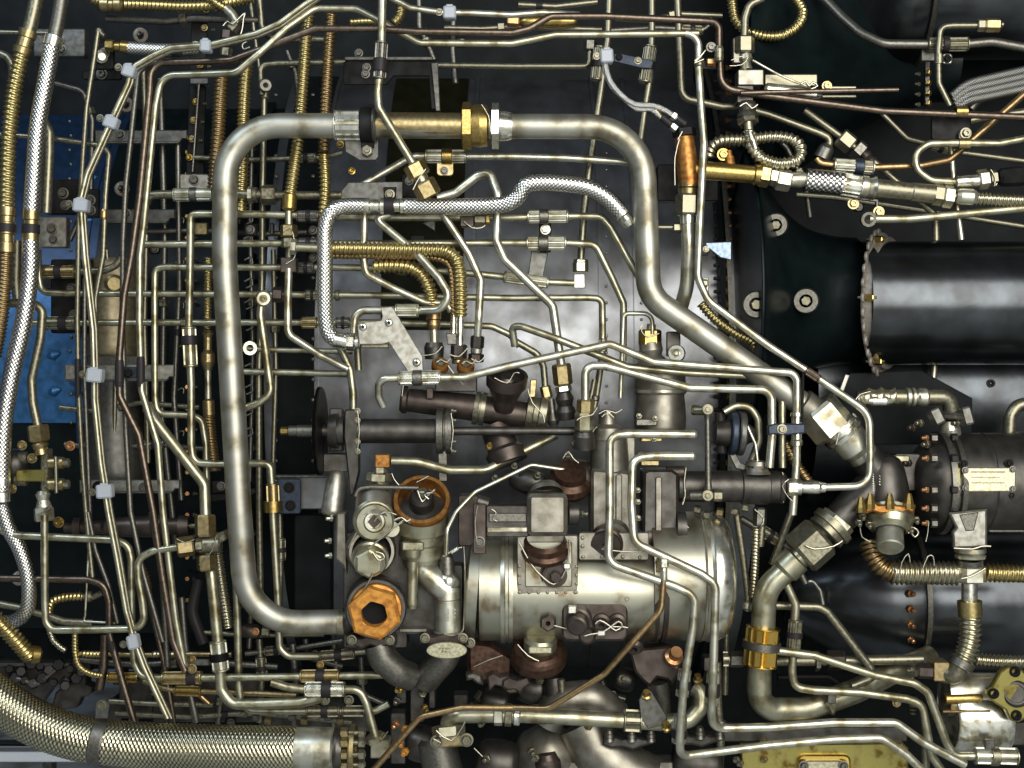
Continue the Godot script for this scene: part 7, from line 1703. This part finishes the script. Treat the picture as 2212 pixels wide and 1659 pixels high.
func build_small() -> void:
	# cable from the white clip to the copper tee
	var t := thing("cable", "pair of braided cables from white clip to copper tee", "cable", 1390, 225, 30)
	braided(t, "braid", 6.5, 30, [1307, 108, 1308, 140, 1318, 175, 1342, 205, 1372, 226, 1410, 228, 1440, 240, 1462, 256], -1.0, "cable")
	braided(t, "braid", 5.5, 26, [1303, 120, 1306, 150, 1320, 185, 1350, 215, 1376, 236, 1405, 236, 1424, 250], -1.0, "cable")
	ribbed(t, "corr_steel", 7, 26, [1414, 238, 1422, 246, 1428, 256], -1.0, 4.0, 0.2)
	drum(t, "cable_end", "band", Vector3(1428, 252, 26), Vector3(1452, 272, 24), 8); nut(t, "bright", Vector3(1450, 270, 24), Vector3(1462, 280, 24), 9)
	drum(t, "cable_end", "band", Vector3(1448, 246, 28), Vector3(1482, 270, 26), 8); nut(t, "bright", Vector3(1452, 248, 30), Vector3(1460, 254, 30), 10)
	clip("white clip where slanting tube meets the blue grey strap", 1311, 120, 34, 14, 15, -0.05)
	# braided hose behind the first white clips
	t = hose("dull braided hose with gold ferrule lying left of the first clip", 320, 105, -60, "braided_hose")
	nut(t, "brass", Vector3(228, 98, -60), Vector3(246, 99, -60), 13); lathe(t, "ferrule", "brass", Vector3(246, 100, -60), Vector3(280, 103, -60), [0, 8, 0.1, 10, 0.4, 10, 0.5, 14, 1, 14], 18)
	braided(t, "braid", 14.0, -60, [278, 103, 320, 106, 370, 108, 430, 104]); lathe(t, "silver_end", "blue_plate", Vector3(370, 112, -30), Vector3(392, 113, -30), [0, 8, 0.1, 10, 0.9, 10, 1, 8], 18)
	# flanged fittings at the top, dark and half hidden
	t = thing("fitting", "stack of dim nuts with looped wire under the top left bellows", "fitting", 485, 65, -110)
	nut(t, "dim", Vector3(512, 50, -110), Vector3(498, 66, -110), 14); nut(t, "rust_brown", Vector3(492, 66, -110), Vector3(490, 86, -110), 15); nut(t, "dim", Vector3(490, 104, -110), Vector3(488, 122, -110), 13)
	wire(t, [482, 56, 492, 46, 502, 52, 522, 34, 530, 28, 526, 40, 524, 60, 520, 74], -92, 2.0); wire(t, [534, 90, 524, 96, 526, 106, 540, 102], -90, 2.0)
	# studs and rows in the dark between the runs
	t = thing("seam_strip", "dark upright seam strip with brass bolts under the bronze line bends", "flange", 430, 250, -190)
	plate(t, "strip", "bracket_dark", [414, 30, 448, 30, 440, 380, 402, 380], -200, 6)
	for k in 9:
		bolt(t, 446 - k * 4.6, 20 + k * 40, -194, 5.5, ["brass", "tinted", "gold"][k % 3]); bolt(t, 462 - k * 4.6, 24 + k * 40, -194, 4, "dim", "stud", Vector3(1, 0, 0.3), "stud")
	drum(t, "rod", "dull", Vector3(430, 180, -180), Vector3(416, 372, -180), 3, 0.5, 10); box(t, "rod_anchor", "bracket", 410, 168, 450, 182, -176, 10)
	t = thing("retainer_row", "row of bent wire retainers on casing beside the big pipe", "retainer", 520, 600, -190)
	for k in 11:
		var y := 470.0 + k * 46.0
		tube_part(t, "dull", 2.2, -170, [528, y, 544, y - 8, 546, y + 8, 532, y + 14], 4, "retainer")
		if k % 2 == 0:
			tube_part(t, "dull", 2.2, -190, [380, y + 6, 398, y - 2, 396, y + 12], 4, "retainer")
	for q in [[434, 494, "tinted"], [541, 496, "bracket_dark"], [587, 494, "rust_brown"], [676, 497, "bracket_dark"], [676, 556, "bracket_dark"]]:
		t = thing("small_block", {434: "small golden block under the looping line's upper left bend", 541: "dark bolted block right of the big pipe above second line", 587: "thin brown block between the first two middle lines", 676: "dark bolted block left of the braid above bellows"}[q[0]] if q[1] != 556 else "dark bolted block left of the braid below bellows", "block", q[0], q[1], -100)
		box(t, "block", q[2], q[0] - (14 if q[0] != 587 else 4), q[1] - 13, q[0] + (14 if q[0] != 587 else 4), q[1] + 13, -100, 14, 3)
		if q[2] == "bracket_dark":
			bolt(t, q[0], q[1], -100, 7, "dull")
	# bolts with short nuts on the casings
	for q in [[1300, 860], [1284, 880]]:
		t = pipe(["straight dim stem under the fourth middle line", "slim dim stem left of the canister"][0 if q[0] == 1300 else 1], "dim", 5.5 if q[0] == 1284 else 6.5, -70, [q[0], q[1] - 80 + (20 if q[0] == 1284 else 0), q[0] - 12, q[1], q[0] - 16, q[1] + 20], 20)
		collar(t, "dull", Vector3(q[0] - 14, q[1] - 6, -70), Vector3(q[0] - 15, q[1] + 6, -70), 10)
	t = thing("gland", "yellow banded gland nut on top of the dark upper right pipe bracket", "fitting", 1520, 136, 20)
	box(t, "plate", "bracket_dark", 1508, 130, 1552, 150, 16, 10); bolt(t, 1536, 102, 30, 8, "dull"); wire(t, [1500, 132, 1516, 118, 1524, 108, 1512, 124, 1500, 136, 1520, 128], 60, 2.0); nut(t, "copper_tip", Vector3(1526, 134, 20), Vector3(1546, 134, 20), 9)
	t = thing("tab", "pale bright tab beside the falling line below the wedge plate", "bracket", 1524, 635, 30)
	plate(t, "tab", "bracket_pale", [1518, 600, 1530, 600, 1532, 650, 1520, 646], 22, 8); nut(t, "dim", Vector3(1516, 612, 30), Vector3(1528, 612, 30), 9)
	# curved drain hoses and cracked ring low in the black bay at right
	t = pipe("pale bent strap loop in the black bay right of return pipe", "bracket_pale", 4.0, -200, [1736, 1258, 1756, 1254, 1772, 1276, 1778, 1306], 12, "strap", "strap")
	t = pipe("dark curved hose low behind the slim bottom right pipes", "rubber", 8.0, -90, [1680, 1464, 1740, 1462, 1790, 1462, 1812, 1478, 1830, 1500], 20, "hose", "hose")
	t = pipe("dim tube end pair beside the tray at bottom centre right", "dim", 10.0, -40, [1548, 1430, 1550, 1520, 1556, 1600, 1552, 1680], 30)
	collar(t, "dull", Vector3(1556, 1556, -40), Vector3(1556, 1576, -40), 14)
	for q in [[1646, 1570], [1650, 1600], [1652, 1640], [1600, 1648], [1592, 1640]]:
		bolt(t, q[0], q[1], -20, 8, "tinted" if q[0] > 1640 else "dim", "stud", Vector3(-0.5, 0, 1), "stud")
	# foil tags, washers and wires scattered on the dark middle
	t = thing("clamp", "grey bracket with bolts right of the lower left rails' end", "bracket", 480, 1060, -60)
	plate(t, "plate", "bracket_dark", [458, 1040, 500, 1036, 500, 1062, 458, 1066], -56, 8); bolt(t, 478, 1050, -54, 7, "dull")
	plate(t, "tie", "bracket_dark", [452, 1068, 520, 1062, 520, 1078, 452, 1084], -64, 8)
	t = thing("elbow", "two bolted dark elbow ends under slim tubes at bottom left", "fitting", 545, 1360, -70)
	dome(t, "body", "rust_brown", Vector3(516, 1360, -70), Vector3(566, 1366, -70), [0, 0, 0.1, 12, 0.5, 16, 0.9, 12, 1, 0], 18); nut(t, "dim", Vector3(566, 1362, -70), Vector3(584, 1364, -70), 14); bolt(t, 552, 1364, -52, 6, "copper_tip")
	for k in 9:
		nut(t, ["dim", "dull", "tinted"][k % 3], Vector3(520 + k * 26, 1540 + (k % 3) * 8, -60), Vector3(534 + k * 26, 1541 + (k % 3) * 8, -60), 9, "row_nut")

# dim lines lying deep between the engine casing and the front pipes
func harness(label: String, x: float, y: float, z: float, runs: Array) -> void:
	var t := thing("harness", label, "pipe bundle", x, y, z)
	for k in runs.size():
		var q: Array = runs[k]
		tube_part(t, q[0], q[1], q[2], q[3], 24.0)
		var p: Array = q[3]
		var m := int(p.size() / 4) * 2
		var a := Vector3(p[m - 2], p[m - 1], q[2])
		var b := Vector3(p[m], p[m + 1], q[2])
		var c := a.lerp(b, 0.35 + 0.3 * rng.randf())
		var d := (b - a).normalized()
		if k % 3 == 0 and a.distance_to(b) > 70.0:
			sleeve(t, c.x, c.y, c.x + d.x * 50, c.y + d.y * 50, q[2], q[1] * 1.7, "dim", "band")
		elif k % 3 == 1:
			lathe(t, "clamp_band", "band", c, c + d * 14.0, [0, 0, 0, q[1] * 1.25, 1, q[1] * 1.25, 1, 0], 14)
			box(t, "clamp_tab", "bracket_dark", c.x + 6, c.y + 4, c.x + 30, c.y + 26, q[2] + 2, 5, 5); bolt(t, c.x + 19, c.y + 16, q[2] + 3, 6, "dull")
		else:
			nut(t, "dim", c, c + d * 16.0, q[1] * 1.9)

func build_harnesses() -> void:
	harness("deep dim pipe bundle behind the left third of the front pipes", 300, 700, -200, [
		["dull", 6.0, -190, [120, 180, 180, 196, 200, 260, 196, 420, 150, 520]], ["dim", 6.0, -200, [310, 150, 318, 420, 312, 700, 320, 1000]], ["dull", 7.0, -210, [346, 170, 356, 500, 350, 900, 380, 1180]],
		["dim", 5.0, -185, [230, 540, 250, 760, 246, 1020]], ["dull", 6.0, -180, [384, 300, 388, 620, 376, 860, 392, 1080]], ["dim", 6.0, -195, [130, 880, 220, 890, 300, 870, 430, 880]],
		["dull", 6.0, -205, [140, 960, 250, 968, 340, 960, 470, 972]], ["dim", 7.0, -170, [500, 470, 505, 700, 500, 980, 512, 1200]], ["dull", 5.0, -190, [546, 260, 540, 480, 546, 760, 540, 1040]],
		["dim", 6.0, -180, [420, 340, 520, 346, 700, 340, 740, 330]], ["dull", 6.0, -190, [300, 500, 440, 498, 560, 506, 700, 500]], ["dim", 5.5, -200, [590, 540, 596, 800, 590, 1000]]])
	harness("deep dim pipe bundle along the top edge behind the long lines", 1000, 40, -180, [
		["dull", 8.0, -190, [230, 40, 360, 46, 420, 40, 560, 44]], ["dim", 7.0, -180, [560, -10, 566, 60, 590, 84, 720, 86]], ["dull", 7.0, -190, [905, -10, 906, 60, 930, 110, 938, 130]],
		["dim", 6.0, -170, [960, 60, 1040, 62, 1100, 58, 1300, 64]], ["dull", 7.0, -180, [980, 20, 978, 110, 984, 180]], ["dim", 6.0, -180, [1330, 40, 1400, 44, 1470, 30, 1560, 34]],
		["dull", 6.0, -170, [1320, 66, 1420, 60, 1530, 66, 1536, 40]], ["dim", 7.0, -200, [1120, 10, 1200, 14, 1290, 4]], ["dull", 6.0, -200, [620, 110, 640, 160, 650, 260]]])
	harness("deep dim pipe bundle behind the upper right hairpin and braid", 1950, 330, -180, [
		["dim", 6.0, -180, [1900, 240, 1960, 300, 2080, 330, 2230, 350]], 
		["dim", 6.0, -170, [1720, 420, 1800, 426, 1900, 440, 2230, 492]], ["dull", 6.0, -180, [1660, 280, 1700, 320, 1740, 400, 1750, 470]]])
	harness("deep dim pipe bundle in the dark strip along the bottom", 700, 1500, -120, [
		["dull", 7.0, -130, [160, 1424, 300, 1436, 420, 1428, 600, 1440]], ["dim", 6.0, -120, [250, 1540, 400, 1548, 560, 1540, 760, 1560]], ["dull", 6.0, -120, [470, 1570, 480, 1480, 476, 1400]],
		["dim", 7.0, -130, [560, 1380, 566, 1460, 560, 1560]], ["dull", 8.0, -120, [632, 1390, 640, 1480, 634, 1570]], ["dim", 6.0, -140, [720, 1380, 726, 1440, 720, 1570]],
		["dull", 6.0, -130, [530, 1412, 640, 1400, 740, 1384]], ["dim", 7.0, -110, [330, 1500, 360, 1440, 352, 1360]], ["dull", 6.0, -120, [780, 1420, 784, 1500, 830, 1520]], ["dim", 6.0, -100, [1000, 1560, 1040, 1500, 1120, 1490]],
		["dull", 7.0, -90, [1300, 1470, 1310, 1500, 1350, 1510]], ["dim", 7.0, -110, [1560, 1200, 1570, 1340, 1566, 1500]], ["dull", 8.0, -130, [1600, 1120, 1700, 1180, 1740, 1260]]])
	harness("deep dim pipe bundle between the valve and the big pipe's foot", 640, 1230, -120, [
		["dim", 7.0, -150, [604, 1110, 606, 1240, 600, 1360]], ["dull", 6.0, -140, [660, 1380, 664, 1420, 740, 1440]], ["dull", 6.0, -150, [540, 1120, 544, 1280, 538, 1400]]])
